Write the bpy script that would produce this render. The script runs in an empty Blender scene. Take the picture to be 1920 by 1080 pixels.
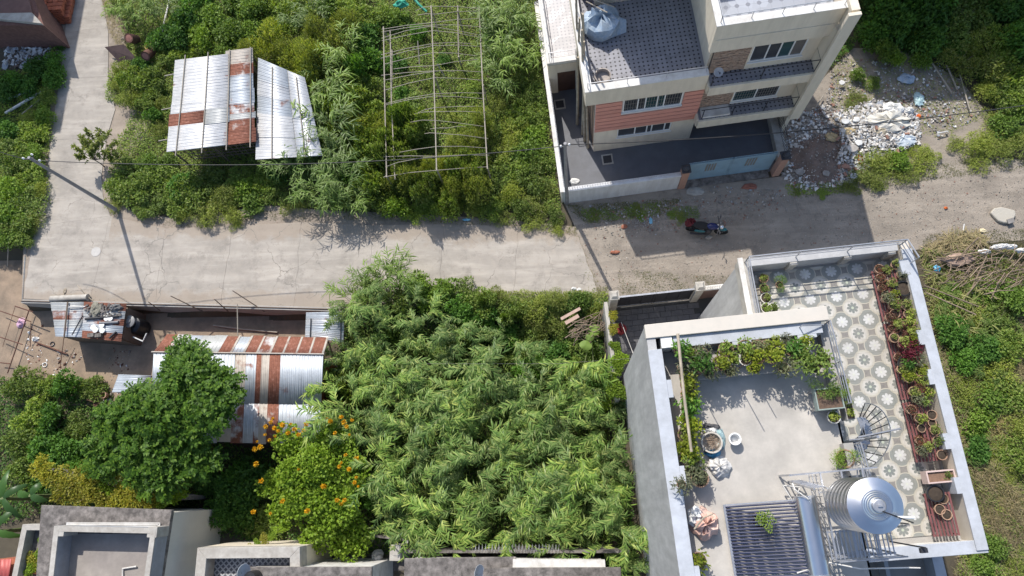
import bpy, math, random
import numpy as np
from mathutils import Matrix, Vector

# ------------------------------------------------------------------ camera, sky, sun, exposure
scn = bpy.context.scene
COL = scn.collection
rnd = random.Random(11)
nrs = np.random.RandomState(5)
F, NX, NY, CH = 1331.0, 120.0, 370.0, 38.0          # focal length (px of the 1920 photo), nadir offset, flying height
_n = np.array([NX, NY, F]); _n /= np.linalg.norm(_n)
_X = np.array([1.0, 0, 0]); _X -= _X @ _n * _n; _X /= np.linalg.norm(_X)
_Z = -_n; _Y = np.cross(_Z, _X)
RW = np.array([_X, _Y, _Z])
cam = bpy.data.cameras.new('camera'); camo = bpy.data.objects.new('camera', cam); COL.objects.link(camo)
cam.sensor_width = 36; cam.lens = F / 1920 * 36; cam.clip_end = 600; cam.clip_start = 0.5
cx, cy, cz = RW @ np.array([1, 0, 0]), RW @ np.array([0, -1, 0]), RW @ np.array([0, 0, -1])
m = Matrix.Identity(4)
for i in range(3):
    m[i][0], m[i][1], m[i][2] = cx[i], cy[i], cz[i]
m[2][3] = CH
camo.matrix_world = m
scn.camera = camo

SUN_EL = math.radians(46)
SH = Vector((0.40, -0.9165, 0)).normalized()          # direction shadows fall on the ground
to_sun = Vector((-SH.x * math.cos(SUN_EL), -SH.y * math.cos(SUN_EL), math.sin(SUN_EL)))
w = bpy.data.worlds.new('World'); scn.world = w; w.use_nodes = True
nt = w.node_tree; nt.nodes.clear()
sky = nt.nodes.new('ShaderNodeTexSky'); sky.sky_type = 'NISHITA'; sky.sun_disc = False
sky.sun_elevation = SUN_EL; sky.sun_rotation = math.atan2(to_sun.x, to_sun.y) % (2 * math.pi)
sky.air_density = 1.0; sky.dust_density = 1.5; sky.ozone_density = 1.0
bg = nt.nodes.new('ShaderNodeBackground'); bg.inputs[1].default_value = 0.15
out = nt.nodes.new('ShaderNodeOutputWorld')
nt.links.new(sky.outputs[0], bg.inputs[0]); nt.links.new(bg.outputs[0], out.inputs[0])
sl = bpy.data.lights.new('sun', 'SUN'); sl.energy = 4.0; sl.angle = math.radians(0.5); sl.color = (1.0, 0.95, 0.88)
so = bpy.data.objects.new('sun', sl); COL.objects.link(so)
so.rotation_euler = to_sun.to_track_quat('Z', 'Y').to_euler(); so.location = (0, 0, 60)
scn.view_settings.view_transform = 'Standard'; scn.view_settings.look = 'None'
scn.view_settings.gamma = 1; scn.view_settings.exposure = 0.42; scn.view_settings.use_curve_mapping = False
scn.render.engine = 'CYCLES'
scn.cycles.use_denoising = True
scn.cycles.max_bounces = 6; scn.cycles.diffuse_bounces = 3; scn.cycles.glossy_bounces = 3
scn.cycles.transmission_bounces = 4; scn.cycles.transparent_max_bounces = 6

# ------------------------------------------------------------------ helpers
def P(px, py, z=0.0):
    """world point at height z seen at photo pixel (px, py)"""
    d = RW @ np.array([px - 960.0, py - 540.0, F]); t = (z - CH) / d[2]
    return Vector((d[0] * t, d[1] * t, z))

def tag(o, label=None, cat=None, group=None, kind=None):
    if label: o['label'] = label
    if cat: o['category'] = cat
    if group: o['group'] = group
    if kind: o['kind'] = kind
    return o

def thing(name, label, cat, loc=(0, 0, 0), rz=0.0, group=None, kind=None):
    o = bpy.data.objects.new(name, None); COL.objects.link(o)
    o.location = loc; o.rotation_euler = (0, 0, rz); o.empty_display_size = 0.2
    return tag(o, label, cat, group, kind)

def rootm(o):
    while o.parent: o = o.parent
    return Matrix.Translation(o.location) @ o.rotation_euler.to_matrix().to_4x4()

class MB:
    def __init__(s): s.v = []; s.f = []
    def add(s, vs, fs):
        b = len(s.v); s.v += [tuple(p) for p in vs]; s.f += [tuple(i + b for i in f) for f in fs]; return s
    def box(s, x0, x1, y0, y1, z0, z1):
        return s.add([(x0, y0, z0), (x1, y0, z0), (x1, y1, z0), (x0, y1, z0), (x0, y0, z1), (x1, y0, z1), (x1, y1, z1), (x0, y1, z1)],
                     [(3, 2, 1, 0), (4, 5, 6, 7), (0, 1, 5, 4), (1, 2, 6, 5), (2, 3, 7, 6), (3, 0, 4, 7)])
    def obox(s, c, size, rot=(0, 0, 0)):
        from mathutils import Euler
        M_ = Matrix.Translation(c) @ Euler(rot).to_matrix().to_4x4()
        b = len(s.v); h = [q / 2 for q in size]
        s.box(-h[0], h[0], -h[1], h[1], -h[2], h[2])
        s.v[b:] = [tuple(M_ @ Vector(p)) for p in s.v[b:]]; return s
    def prism(s, pts, z0, z1):
        n = len(pts)
        a = sum(pts[i][0] * pts[(i + 1) % n][1] - pts[(i + 1) % n][0] * pts[i][1] for i in range(n))
        if a < 0: pts = pts[::-1]
        vs = [(p[0], p[1], z0) for p in pts] + [(p[0], p[1], z1) for p in pts]
        return s.add(vs, [tuple(range(n))[::-1], tuple(range(n, 2 * n))] + [(i, (i + 1) % n, n + (i + 1) % n, n + i) for i in range(n)])
    def hexa(s, lo, hi):
        return s.add(list(lo) + list(hi), [(3, 2, 1, 0), (4, 5, 6, 7), (0, 1, 5, 4), (1, 2, 6, 5), (2, 3, 7, 6), (3, 0, 4, 7)])
    def tube(s, pts, r, n=6, r1=None):
        pts = [Vector(p) for p in pts]; k = len(pts); r1 = r if r1 is None else r1
        vs = []; up = None
        for i, p in enumerate(pts):
            t = (pts[min(i + 1, k - 1)] - pts[max(i - 1, 0)]).normalized()
            if up is None:
                up = Vector((0, 0, 1)) if abs(t.z) < 0.9 else Vector((1, 0, 0))
            a = t.cross(up).normalized(); b = a.cross(t).normalized(); up = b
            rr = r + (r1 - r) * i / max(k - 1, 1)
            for j in range(n):
                q = 2 * math.pi * j / n
                vs.append(p + a * (rr * math.cos(q)) + b * (rr * math.sin(q)))
        fs = [(i * n + j, i * n + (j + 1) % n, (i + 1) * n + (j + 1) % n, (i + 1) * n + j) for i in range(k - 1) for j in range(n)]
        fs += [tuple(range(n))[::-1], tuple((k - 1) * n + j for j in range(n))]
        return s.add(vs, fs)
    def bar(s, p, q, w, h=None):
        p, q = Vector(p), Vector(q); h = h or w; t = (q - p).normalized()
        up = Vector((0, 0, 1)) if abs(t.z) < 0.95 else Vector((0, 1, 0))
        a = t.cross(up).normalized() * (w / 2); b = a.cross(t).normalized() * (h / 2)
        return s.add([p - a - b, p + a - b, p + a + b, p - a + b, q - a - b, q + a - b, q + a + b, q - a + b],
                     [(0, 1, 2, 3), (7, 6, 5, 4), (0, 4, 5, 1), (1, 5, 6, 2), (2, 6, 7, 3), (3, 7, 4, 0)])
    def lathe(s, prof, c, n=14, M_=None):
        vs = []; k = len(prof)
        for r, z in prof:
            for j in range(n):
                q = 2 * math.pi * j / n; p = Vector((r * math.cos(q), r * math.sin(q), z))
                vs.append((M_ @ p if M_ else p) + Vector(c))
        fs = [(i * n + j, i * n + (j + 1) % n, (i + 1) * n + (j + 1) % n, (i + 1) * n + j) for i in range(k - 1) for j in range(n)]
        if prof[0][0] > 1e-4: fs.append(tuple(range(n))[::-1])
        if prof[-1][0] > 1e-4: fs.append(tuple((k - 1) * n + j for j in range(n)))
        return s.add(vs, fs)
    def build(s, name, mat, parent=None, world=False, smooth=False, bevel=0.0, label=None):
        me = bpy.data.meshes.new(name); me.from_pydata(s.v, [], s.f)
        me.materials.append(mat); o = bpy.data.objects.new(name, me); COL.objects.link(o)
        if parent:
            if world: me.transform(rootm(parent).inverted())
            o.parent = parent
        else:
            a = np.array(s.v); c = Vector(((a[:, 0].min() + a[:, 0].max()) / 2, (a[:, 1].min() + a[:, 1].max()) / 2, a[:, 2].min()))
            me.transform(Matrix.Translation(-c)); o.location = c
        if smooth:
            me.polygons.foreach_set('use_smooth', [True] * len(me.polygons))
            if smooth == 'auto':
                try:
                    me.set_sharp_from_angle(angle=math.radians(40))
                except Exception: pass
        if bevel:
            b = o.modifiers.new('edge', 'BEVEL'); b.width = bevel; b.segments = 2; b.limit_method = 'ANGLE'
        if label: o['label'] = label
        return o

def share(o, name, loc, rz=0.0, parent=None, mat=None):
    """another object with the same mesh"""
    c = o.copy(); c.name = name; COL.objects.link(c); c.location = loc; c.rotation_euler = (0, 0, rz)
    if parent is not None: c.parent = parent
    return c

def copy_tree(o, loc, rz, label=None, group=None, scale=None):
    c = o.copy(); COL.objects.link(c); c.location = loc; c.rotation_euler = (0, 0, rz)
    if scale: c.scale = scale
    if label: c['label'] = label
    if group: c['group'] = group
    for ch in list(o.children):
        d = ch.copy(); COL.objects.link(d); d.parent = c
        for g in list(ch.children):
            e = g.copy(); COL.objects.link(e); e.parent = d
    return c

# ------------------------------------------------------------------ materials
def _nodes(name):
    mt = bpy.data.materials.new(name); mt.use_nodes = True
    nt = mt.node_tree; bs = nt.nodes['Principled BSDF']
    return mt, nt, bs
def _noise(nt, vec, scale, detail=6, rough=0.6):
    n = nt.nodes.new('ShaderNodeTexNoise'); n.inputs['Scale'].default_value = scale
    n.inputs['Detail'].default_value = detail; n.inputs['Roughness'].default_value = rough
    nt.links.new(vec, n.inputs['Vector']); return n.outputs['Fac']
def _ramp(nt, fac, stops):
    r = nt.nodes.new('ShaderNodeValToRGB'); e = r.color_ramp.elements
    while len(e) > 1: e.remove(e[0])
    e[0].position = stops[0][0]; e[0].color = tuple(stops[0][1]) + (1,)
    for p, c in stops[1:]:
        x = e.new(p); x.color = tuple(c) + (1,)
    nt.links.new(fac, r.inputs[0]); return r.outputs[0]
def _mix(nt, fac, a, b, mode='MIX'):
    x = nt.nodes.new('ShaderNodeMix'); x.data_type = 'RGBA'; x.blend_type = mode
    if hasattr(fac, 'links'): nt.links.new(fac, x.inputs[0])
    else: x.inputs[0].default_value = fac
    for q, i in ((a, 6), (b, 7)):
        if hasattr(q, 'links'): nt.links.new(q, x.inputs[i])
        else: x.inputs[i].default_value = tuple(q) + (1,)
    return x.outputs[2]
def _vec(nt, world):
    if world:
        g = nt.nodes.new('ShaderNodeNewGeometry'); return g.outputs['Position']
    t = nt.nodes.new('ShaderNodeTexCoord'); return t.outputs['Object']

def M(name, base, rough=0.8, var=0.18, scale=2.5, stain=None, samt=0.5, sscale=1.3, bump=0.15, bscale=45, metal=0.0, world=True, streak=False, spec=None, perobj=0.0):
    """plain surface: mottled base colour, stains of another colour, fine bump"""
    mt, nt, bs = _nodes(name); v = _vec(nt, world)
    b = np.array(base)
    c = _ramp(nt, _noise(nt, v, scale, 9, 0.65), [(0.3, b * (1 - var)), (0.5, b), (0.7, np.minimum(b * (1 + var), 1))])
    if stain is not None:
        vv = v
        if streak:
            mp = nt.nodes.new('ShaderNodeMapping'); mp.inputs['Scale'].default_value = (2.5, 2.5, 0.35)
            nt.links.new(v, mp.inputs[0]); vv = mp.outputs[0]
        f = _noise(nt, vv, sscale, 10, 0.7)
        f = _ramp(nt, f, [(0.5 - 0.12, (0, 0, 0)), (0.5 + 0.16, (samt,) * 3)])
        c = _mix(nt, f, c, stain)
    if perobj:
        oi = nt.nodes.new('ShaderNodeObjectInfo')
        r = _ramp(nt, oi.outputs['Random'], [(0, (1 - perobj,) * 3), (1, (1 + perobj,) * 3)])
        c = _mix(nt, 1.0, c, r, 'MULTIPLY')
    nt.links.new(c, bs.inputs['Base Color'])
    bs.inputs['Roughness'].default_value = rough; bs.inputs['Metallic'].default_value = metal
    if spec is not None: bs.inputs['Specular IOR Level'].default_value = spec
    if bump:
        bp = nt.nodes.new('ShaderNodeBump'); bp.inputs['Strength'].default_value = bump; bp.inputs['Distance'].default_value = 0.05
        nt.links.new(_noise(nt, v, bscale, 6, 0.7), bp.inputs['Height']); nt.links.new(bp.outputs[0], bs.inputs['Normal'])
    return mt

def LEAF(name, cols, rough=0.55, transl=0.35, perobj=0.25):
    """leaf colours vary leaf by leaf and plant by plant"""
    mt, nt, bs = _nodes(name)
    g = nt.nodes.new('ShaderNodeNewGeometry'); k = len(cols)
    c = _ramp(nt, g.outputs['Random Per Island'], [(i / max(k - 1, 1), cols[i]) for i in range(k)])
    oi = nt.nodes.new('ShaderNodeObjectInfo')
    r = _ramp(nt, oi.outputs['Random'], [(0, (1 - perobj, 1 - perobj, 1 - perobj * .8)), (0.5, (1, 1, 1)), (1, (1 + perobj * 1.1, 1 + perobj, 1 - perobj * .3))])
    c = _mix(nt, 1.0, c, r, 'MULTIPLY')
    nt.links.new(c, bs.inputs['Base Color']); bs.inputs['Roughness'].default_value = rough
    bs.inputs['Specular IOR Level'].default_value = 0.22
    tr = nt.nodes.new('ShaderNodeBsdfTranslucent'); nt.links.new(_mix(nt, 1.0, c, (1.3, 1.25, 0.6), 'MULTIPLY'), tr.inputs[0])
    mx = nt.nodes.new('ShaderNodeMixShader'); mx.inputs[0].default_value = transl
    nt.links.new(bs.outputs[0], mx.inputs[1]); nt.links.new(tr.outputs[0], mx.inputs[2])
    nt.links.new(mx.outputs[0], nt.nodes['Material Output'].inputs[0])
    return mt

def TIN(name, base, rust=0.0, tone=(0.2, 0.075, 0.045), metal=0.55, rough=0.42, seed=0.0):
    """galvanised sheet with rust patches"""
    mt, nt, bs = _nodes(name); v = _vec(nt, True)
    mp = nt.nodes.new('ShaderNodeMapping'); mp.inputs['Location'].default_value = (seed * 7.3, seed * 3.1, 0); nt.links.new(v, mp.inputs[0]); v = mp.outputs[0]
    b = np.array(base)
    c = _ramp(nt, _noise(nt, v, 1.6, 8, 0.7), [(0.3, b * 0.78), (0.55, b), (0.72, np.minimum(b * 1.12, 1))])
    c = _mix(nt, _ramp(nt, _noise(nt, v, 5, 8, 0.8), [(0.55, (0, 0, 0)), (0.75, (0.5,) * 3)]), c, (0.26, 0.21, 0.18))
    f = _ramp(nt, _noise(nt, v, 1.1, 8, 0.6), [(max(0.0, 0.62 - rust * 0.55), (0, 0, 0)), (max(0.08, 0.74 - rust * 0.55), (1, 1, 1))])
    rc = _ramp(nt, _noise(nt, v, 6, 8, 0.7), [(0.28, np.array(tone) * 0.65), (0.55, np.array(tone) * 1.1), (0.75, np.array(tone) * 1.3 + 0.1)])
    c = _mix(nt, f, c, rc); nt.links.new(c, bs.inputs['Base Color'])
    mm = nt.nodes.new('ShaderNodeMapRange'); nt.links.new(f, mm.inputs[0]); mm.inputs[3].default_value = metal; mm.inputs[4].default_value = 0.05
    nt.links.new(mm.outputs[0], bs.inputs['Metallic'])
    mr = nt.nodes.new('ShaderNodeMapRange'); nt.links.new(f, mr.inputs[0]); mr.inputs[3].default_value = rough; mr.inputs[4].default_value = 0.85
    nt.links.new(mr.outputs[0], bs.inputs['Roughness'])
    return mt

m_conc = M('concrete', (0.36, 0.345, 0.32), 0.9, 0.12, 1.2, (0.22, 0.2, 0.18), 0.5, 0.8, 0.2, 60)
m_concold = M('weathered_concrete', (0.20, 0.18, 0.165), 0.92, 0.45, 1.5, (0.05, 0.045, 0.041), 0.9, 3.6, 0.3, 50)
m_concpale = M('pale_concrete', (0.42, 0.4, 0.36), 0.9, 0.12, 2, (0.2, 0.17, 0.14), 0.55, 2.2, 0.2, 60)
m_cream = M('cream_paint', (0.70, 0.625, 0.50), 0.8, 0.05, 1.5, (0.48, 0.42, 0.33), 0.45, 1.0, 0.05, 60, streak=True)
m_white = M('white_paint', (0.66, 0.65, 0.62), 0.7, 0.08, 2, (0.34, 0.31, 0.27), 0.6, 1.6, 0.08, 60)
m_bluish = M('pale_blue_paint', (0.45, 0.475, 0.515), 0.7, 0.08, 3, (0.27, 0.28, 0.29), 0.6, 1.1, 0.06, 60)
m_pink = M('pink_cladding', (0.62, 0.28, 0.215), 0.75, 0.06, 3, (0.5, 0.25, 0.2), 0.4, 2, 0.05, 60, perobj=0.05)
m_greywall = M('grey_cement_render', (0.45, 0.445, 0.435), 0.9, 0.12, 1.0, (0.27, 0.265, 0.26), 0.75, 0.8, 0.15, 60, streak=True)
m_frame = M('white_window_frame', (0.72, 0.72, 0.71), 0.45, 0.03, 3, bump=0)
m_glass, _nt, _b = _nodes('dark_window_glass'); _b.inputs['Base Color'].default_value = (0.05, 0.052, 0.058, 1); _b.inputs['Roughness'].default_value = 0.12
m_steel = M('galvanised_steel', (0.50, 0.51, 0.53), 0.38, 0.1, 6, (0.3, 0.28, 0.27), 0.4, 4, 0.03, 60, metal=0.7)
m_stain = M('stainless_steel', (0.66, 0.67, 0.69), 0.3, 0.05, 2, bump=0.0, metal=1.0)
m_dark = M('dark_metal', (0.03, 0.03, 0.035), 0.5, 0.2, 4, bump=0.02)
m_bluemetal = M('blue_painted_metal', (0.215, 0.34, 0.435), 0.6, 0.1, 2, (0.18, 0.25, 0.3), 0.5, 1.5, 0.03, 60)
m_brown = M('brown_wood', (0.09, 0.045, 0.03), 0.7, 0.25, 4, bump=0.1)
m_bamboo = M('dry_bamboo', (0.42, 0.36, 0.27), 0.75, 0.25, 3, (0.2, 0.16, 0.12), 0.6, 2, 0.1, 40)
m_greybamboo = M('grey_weathered_bamboo', (0.31, 0.275, 0.225), 0.75, 0.2, 3, (0.28, 0.25, 0.21), 0.5, 2, 0.1, 40)
m_oldwood = M('old_timber', (0.16, 0.12, 0.09), 0.85, 0.3, 3, (0.07, 0.055, 0.045), 0.6, 3, 0.2, 40)
m_brick = M('red_brick', (0.40, 0.12, 0.06), 0.9, 0.25, 5, (0.2, 0.08, 0.06), 0.5, 3, 0.2, 50, perobj=0.15)
m_terra = M('terracotta', (0.33, 0.19, 0.12), 0.85, 0.22, 6, (0.42, 0.33, 0.25), 0.5, 6, 0.1, 50, perobj=0.2)
m_soil = M('potting_soil', (0.055, 0.04, 0.028), 0.95, 0.3, 12, bump=0.5, bscale=60)
m_redpaint = M('red_oxide_paint', (0.19, 0.07, 0.07), 0.65, 0.2, 5, (0.1, 0.035, 0.03), 0.5, 4, 0.05, 60)
m_black = M('black_plastic', (0.018, 0.018, 0.02), 0.4, 0.2, 4, bump=0.02)
m_rubber = M('black_rubber', (0.015, 0.015, 0.015), 0.85, 0.2, 8, bump=0.1)
m_rust = M('rusty_iron', (0.13, 0.055, 0.035), 0.85, 0.35, 4, (0.06, 0.035, 0.03), 0.6, 2.5, 0.25, 40)
m_whiteplastic = M('white_plastic', (0.78, 0.78, 0.76), 0.4, 0.04, 4, bump=0.02)
m_bluetarp = M('blue_tarpaulin', (0.24, 0.33, 0.44), 0.6, 0.25, 4, (0.5, 0.54, 0.56), 0.7, 5, 0.3, 14)
m_pale = M('pale_plastic_sheet', (0.7, 0.7, 0.68), 0.5, 0.12, 4, (0.5, 0.47, 0.42), 0.4, 5, 0.3, 14)
m_wire = M('black_cable', (0.02, 0.02, 0.022), 0.6, 0.1, 4, bump=0)
m_bark = M('grey_brown_bark', (0.14, 0.11, 0.085), 0.9, 0.3, 8, bump=0.4, bscale=30)
m_stem = M('green_stem', (0.13, 0.16, 0.06), 0.7, 0.25, 5, bump=0.1)
m_twig = M('dry_twigs', (0.24, 0.18, 0.13), 0.9, 0.3, 4, bump=0.1, perobj=0.2)
m_rubble = M('broken_plaster', (0.52, 0.49, 0.45), 0.92, 0.3, 2.2, (0.28, 0.24, 0.2), 0.6, 1.6, 0.3, 40)
m_rubbledk = M('broken_concrete', (0.30, 0.28, 0.26), 0.92, 0.3, 3, (0.16, 0.14, 0.12), 0.6, 2, 0.3, 40)
# ------------------------------------------------------------------ ground, roads
def lin(a, b, t): return a + (b - a) * t
EDGE = [(-80, 11.2), (-32.3, 10.62), (-13, 9.7), (2.0, 9.6), (2.2, 9.6)]
def y_edge(x):
    for (x0, y0), (x1, y1) in zip(EDGE, EDGE[1:]):
        if x <= x1: return lin(y0, y1, (x - x0) / (x1 - x0))
    return -999
LOW = -1.3
def ground_z(x, y):
    z = -0.05
    if x < 1.9:
        ramp = 0.2 if x < -13.4 else 1.6
        d = (y_edge(x) - 0.12 - y) / ramp
        z = lin(z, LOW, min(max(d, 0), 1))
    if x < -32.4 and y < 14.2:
        z = min(z, lin(-0.05, LOW, min(max((14.2 - y) / 0.6, 0), 1) * min(max((-32.4 - x) / 0.35, 0), 1)))
    return z
xs = np.concatenate([[-300, -160, -90, -60], np.arange(-46, 32.01, 0.3), [45, 80, 150, 300]])
ys = np.concatenate([[-300, -150, -60, -25], np.arange(-12, 40.01, 0.3), [55, 90, 160, 300]])
gv = [(x, y, ground_z(x, y)) for y in ys for x in xs]
nx_ = len(xs)
gf = [(j * nx_ + i, j * nx_ + i + 1, (j + 1) * nx_ + i + 1, (j + 1) * nx_ + i) for j in range(len(ys) - 1) for i in range(nx_ - 1)]
m_ground = M('weedy_soil', (0.085, 0.07, 0.047), 0.95, 0.35, 0.9, (0.07, 0.06, 0.04), 0.8, 0.5, 0.5, 30)
g_ = MB(); g_.add(gv, gf)
me = bpy.data.meshes.new('ground'); me.from_pydata(gv, [], gf); me.materials.append(m_ground)
ground = bpy.data.objects.new('ground', me); COL.objects.link(ground); tag(ground, kind='structure')

# road surface: world-space mottling, wheel bands, stains, cracks, dirt washed in from the verges, gravel specks
def road_mat(name, base, dust, speck, sp=0.5, lane=False, bumps=0.35):
    mt, nt, bs = _nodes(name); v = _vec(nt, True); b = np.array(base)
    def mth(op, a, b=None, c=None):
        n = nt.nodes.new('ShaderNodeMath'); n.operation = op
        for i, q in enumerate((a, b, c)):
            if q is None: continue
            if hasattr(q, 'links'): nt.links.new(q, n.inputs[i])
            else: n.inputs[i].default_value = q
        return n.outputs[0]
    mp = nt.nodes.new('ShaderNodeMapping'); mp.inputs['Scale'].default_value = (0.16, 1.0, 1); mp.inputs['Rotation'].default_value = (0, 0, 0.04 if lane else -0.1); nt.links.new(v, mp.inputs[0])
    c = _ramp(nt, _noise(nt, v, 0.5, 10, 0.65), [(0.28, b * 0.68), (0.5, b), (0.7, np.minimum(b * 1.16, 1))])
    c = _mix(nt, _ramp(nt, _noise(nt, mp.outputs[0], 1.5, 6, 0.55), [(0.42, (.45,) * 3), (0.6, (0, 0, 0))]), c, b * 0.66)
    c = _mix(nt, _ramp(nt, _noise(nt, mp.outputs[0], 2.3, 8, 0.6), [(0.52, (0, 0, 0)), (0.7, (.6,) * 3)]), c, np.minimum(b * 1.3, 1))
    c = _mix(nt, _ramp(nt, _noise(nt, v, 2.4, 10, 0.75), [(0.5, (0, 0, 0)), (0.72, (0.5,) * 3)]), c, dust)
    c = _mix(nt, _ramp(nt, _noise(nt, v, 0.9, 10, 0.75), [(0.53, (0, 0, 0)), (0.66, (0.65,) * 3)]), c, b * 0.52)
    if lane:
        s = nt.nodes.new('ShaderNodeSeparateXYZ'); nt.links.new(v, s.inputs[0]); x, y = s.outputs[0], s.outputs[1]
        dS = mth('SUBTRACT', y, mth('MULTIPLY_ADD', x, -0.035, 9.5)); dN = mth('SUBTRACT', mth('MULTIPLY_ADD', x, -0.045, 13.75), y)
        dN = mth('ADD', dN, mth('MULTIPLY', mth('LESS_THAN', x, -27.6), 40.0))
        d = mth('MINIMUM', dS, dN)
        f = mth('MULTIPLY_ADD', _noise(nt, v, 1.1, 8, 0.7), 2.6, mth('MULTIPLY', d, -1.0))
        c = _mix(nt, _ramp(nt, f, [(0.55, (0, 0, 0)), (1.1, (.7,) * 3)]), c, (0.31, 0.255, 0.2))
        vo = nt.nodes.new('ShaderNodeTexVoronoi'); vo.feature = 'DISTANCE_TO_EDGE'; vo.inputs['Scale'].default_value = 0.35
        wv = nt.nodes.new('ShaderNodeVectorMath'); wv.operation = 'ADD'; nz = nt.nodes.new('ShaderNodeTexNoise'); nz.inputs['Scale'].default_value = 1.3; nz.inputs['Detail'].default_value = 6; nt.links.new(v, nz.inputs['Vector'])
        nt.links.new(v, wv.inputs[0]); nt.links.new(nz.outputs['Color'], wv.inputs[1]); nt.links.new(wv.outputs[0], vo.inputs['Vector'])
        cr = mth('MULTIPLY', mth('LESS_THAN', vo.outputs['Distance'], 0.006), _ramp(nt, _noise(nt, v, 0.35, 4), [(0.44, (0, 0, 0)), (0.55, (.8,) * 3)]))
        c = _mix(nt, cr, c, b * 0.5)
    vo = nt.nodes.new('ShaderNodeTexVoronoi'); vo.inputs['Scale'].default_value = 16; nt.links.new(v, vo.inputs['Vector'])
    f = _ramp(nt, vo.outputs['Distance'], [(0.12, (sp,) * 3), (0.3, (0, 0, 0))])
    msk = _ramp(nt, _noise(nt, v, 1.3, 8, 0.7), [(0.48, (0, 0, 0)), (0.62, (1, 1, 1))])
    f = _mix(nt, 1.0, f, msk, 'MULTIPLY'); c = _mix(nt, f, c, speck)
    nt.links.new(c, bs.inputs['Base Color']); bs.inputs['Roughness'].default_value = 0.93
    bp = nt.nodes.new('ShaderNodeBump'); bp.inputs['Strength'].default_value = bumps; bp.inputs['Distance'].default_value = 0.06
    nt.links.new(_noise(nt, v, 14 if bumps > .5 else 22, 10, 0.78), bp.inputs['Height']); nt.links.new(bp.outputs[0], bs.inputs['Normal'])
    return mt
m_road = road_mat('dusty_concrete_road', (0.38, 0.345, 0.30), (0.43, 0.375, 0.31), (0.16, 0.14, 0.115), 0.5, True)
m_track = road_mat('gravel_track', (0.31, 0.268, 0.22), (0.33, 0.275, 0.22), (0.4, 0.37, 0.33), 0.9, False, 0.9)
m_dust = road_mat('dusty_earth', (0.30, 0.25, 0.20), (0.37, 0.315, 0.25), (0.14, 0.11, 0.085))
m_joint = M('joint_dirt', (0.27, 0.235, 0.2), 0.95, 0.25, 3)

def sheet(name, pts, z, mat, kind='structure', parent=None, n=1):
    b = MB(); b.prism([P(x, y, z)[:2] for x, y in pts], z - 0.03, z)
    o = b.build(name, mat, parent, world=True)
    if kind: tag(o, kind=kind)
    return o
# earth that shows as bare soil: shoulders, yard
sheet('dirt_shoulder', [(40, 566), (45, 430), (90, 250), (100, 130), (125, -40), (190, -40), (232, 60), (250, 200), (290, 215), (250, 290), (215, 330), (245, 395), (330, 410), (500, 385), (620, 395), (760, 400), (930, 410), (1080, 425), (1120, 400), (1135, 570), (1050, 560), (640, 583)], -0.034, m_dust)
sheet('gravel_track', [(1078, 425), (1122, 560), (1200, 560), (1330, 575), (1420, 560), (1440, 480), (1700, 470), (1920, 450), (2150, 440), (2150, 275), (1920, 300), (1830, 290), (1870, 235), (1800, 150), (1700, 90), (1600, 90), (1540, 150), (1470, 235), (1470, 330), (1290, 352), (1056, 376)], -0.028, m_track)

road = MB()
top = [(62, 425), (207, 405), (312, 428), (436, 424), (566, 416), (700, 422), (833, 420), (972, 424), (1085, 444)]
bot = [(44, 560), (168, 566), (290, 570), (415, 574), (550, 579), (690, 580), (822, 575), (962, 565), (1122, 552)]
road.prism([P(*p)[:2] for p in top + bot[::-1]], -0.026, -0.02)
road = road.build('road', m_joint); tag(road, kind='structure')
def slab(pts):
    c = sum((P(*p) for p in pts), Vector()) / len(pts)
    q = [(P(*p) - c) for p in pts]
    q = [(c + v * (1 - 0.006 / max(v.length, .5)))[:2] for v in q]
    b = MB(); b.prism(q, -0.022, 0.0 + rnd.uniform(-.003, .003))
    b.build('slab', m_road, road, world=True)
def wobble(p, q, i, n=9, a=2.2):
    """joint line that wanders like a hand-tooled one"""
    r = random.Random(i); return [(lin(p[0], q[0], k / n) + (r.uniform(-a, a) if 0 < k < n else 0), lin(p[1], q[1], k / n)) for k in range(n + 1)]
jl = [wobble(t_, b_, i * 13 + 5) for i, (t_, b_) in enumerate(zip(top, bot))]
for i in range(len(top) - 1):
    slab(jl[i] + jl[i + 1][::-1])
edge_l = [(130, -45), (122, 60), (112, 148), (102, 210), (96, 262), (84, 350), (77, 374), (62, 425)]
edge_r = [(184, -45), (203, 60), (203, 143), (216, 205), (200, 258), (190, 330), (193, 368), (207, 405)]
slab([edge_l[0], edge_r[0], edge_r[1], edge_r[2], edge_l[2], edge_l[1]])
slab([edge_l[2], edge_r[2], edge_r[3], edge_r[4], edge_l[4], edge_l[3]])
slab([edge_l[4], edge_r[4], edge_r[5], edge_r[6], edge_l[6], edge_l[5]])
slab([edge_l[6], edge_r[6], edge_r[7], edge_l[7]])
c = P(180, 472)
mh = MB(); mh.lathe([(0.30, 0.0), (0.30, 0.012), (0.27, 0.018), (0.27, 0.012), (0.0, 0.012)], (c.x, c.y, 0.0), 22)
tag(mh.build('manhole_cover', M('pale_iron_cover', (0.46, 0.44, 0.41), 0.8, 0.1, 5), smooth='auto'), 'round pale manhole cover set in the concrete road at the bend', 'manhole cover')

yard = sheet('yard', [(-60, 455), (44, 455), (50, 566), (330, 578), (640, 585), (640, 640), (300, 640), (300, 720), (190, 760), (-60, 760)], LOW + 0.006, M('trodden_earth', (0.30, 0.225, 0.16), 0.95, 0.25, 0.8, (0.15, 0.12, 0.09), 0.8, 0.7, 0.4, 25))

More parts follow.
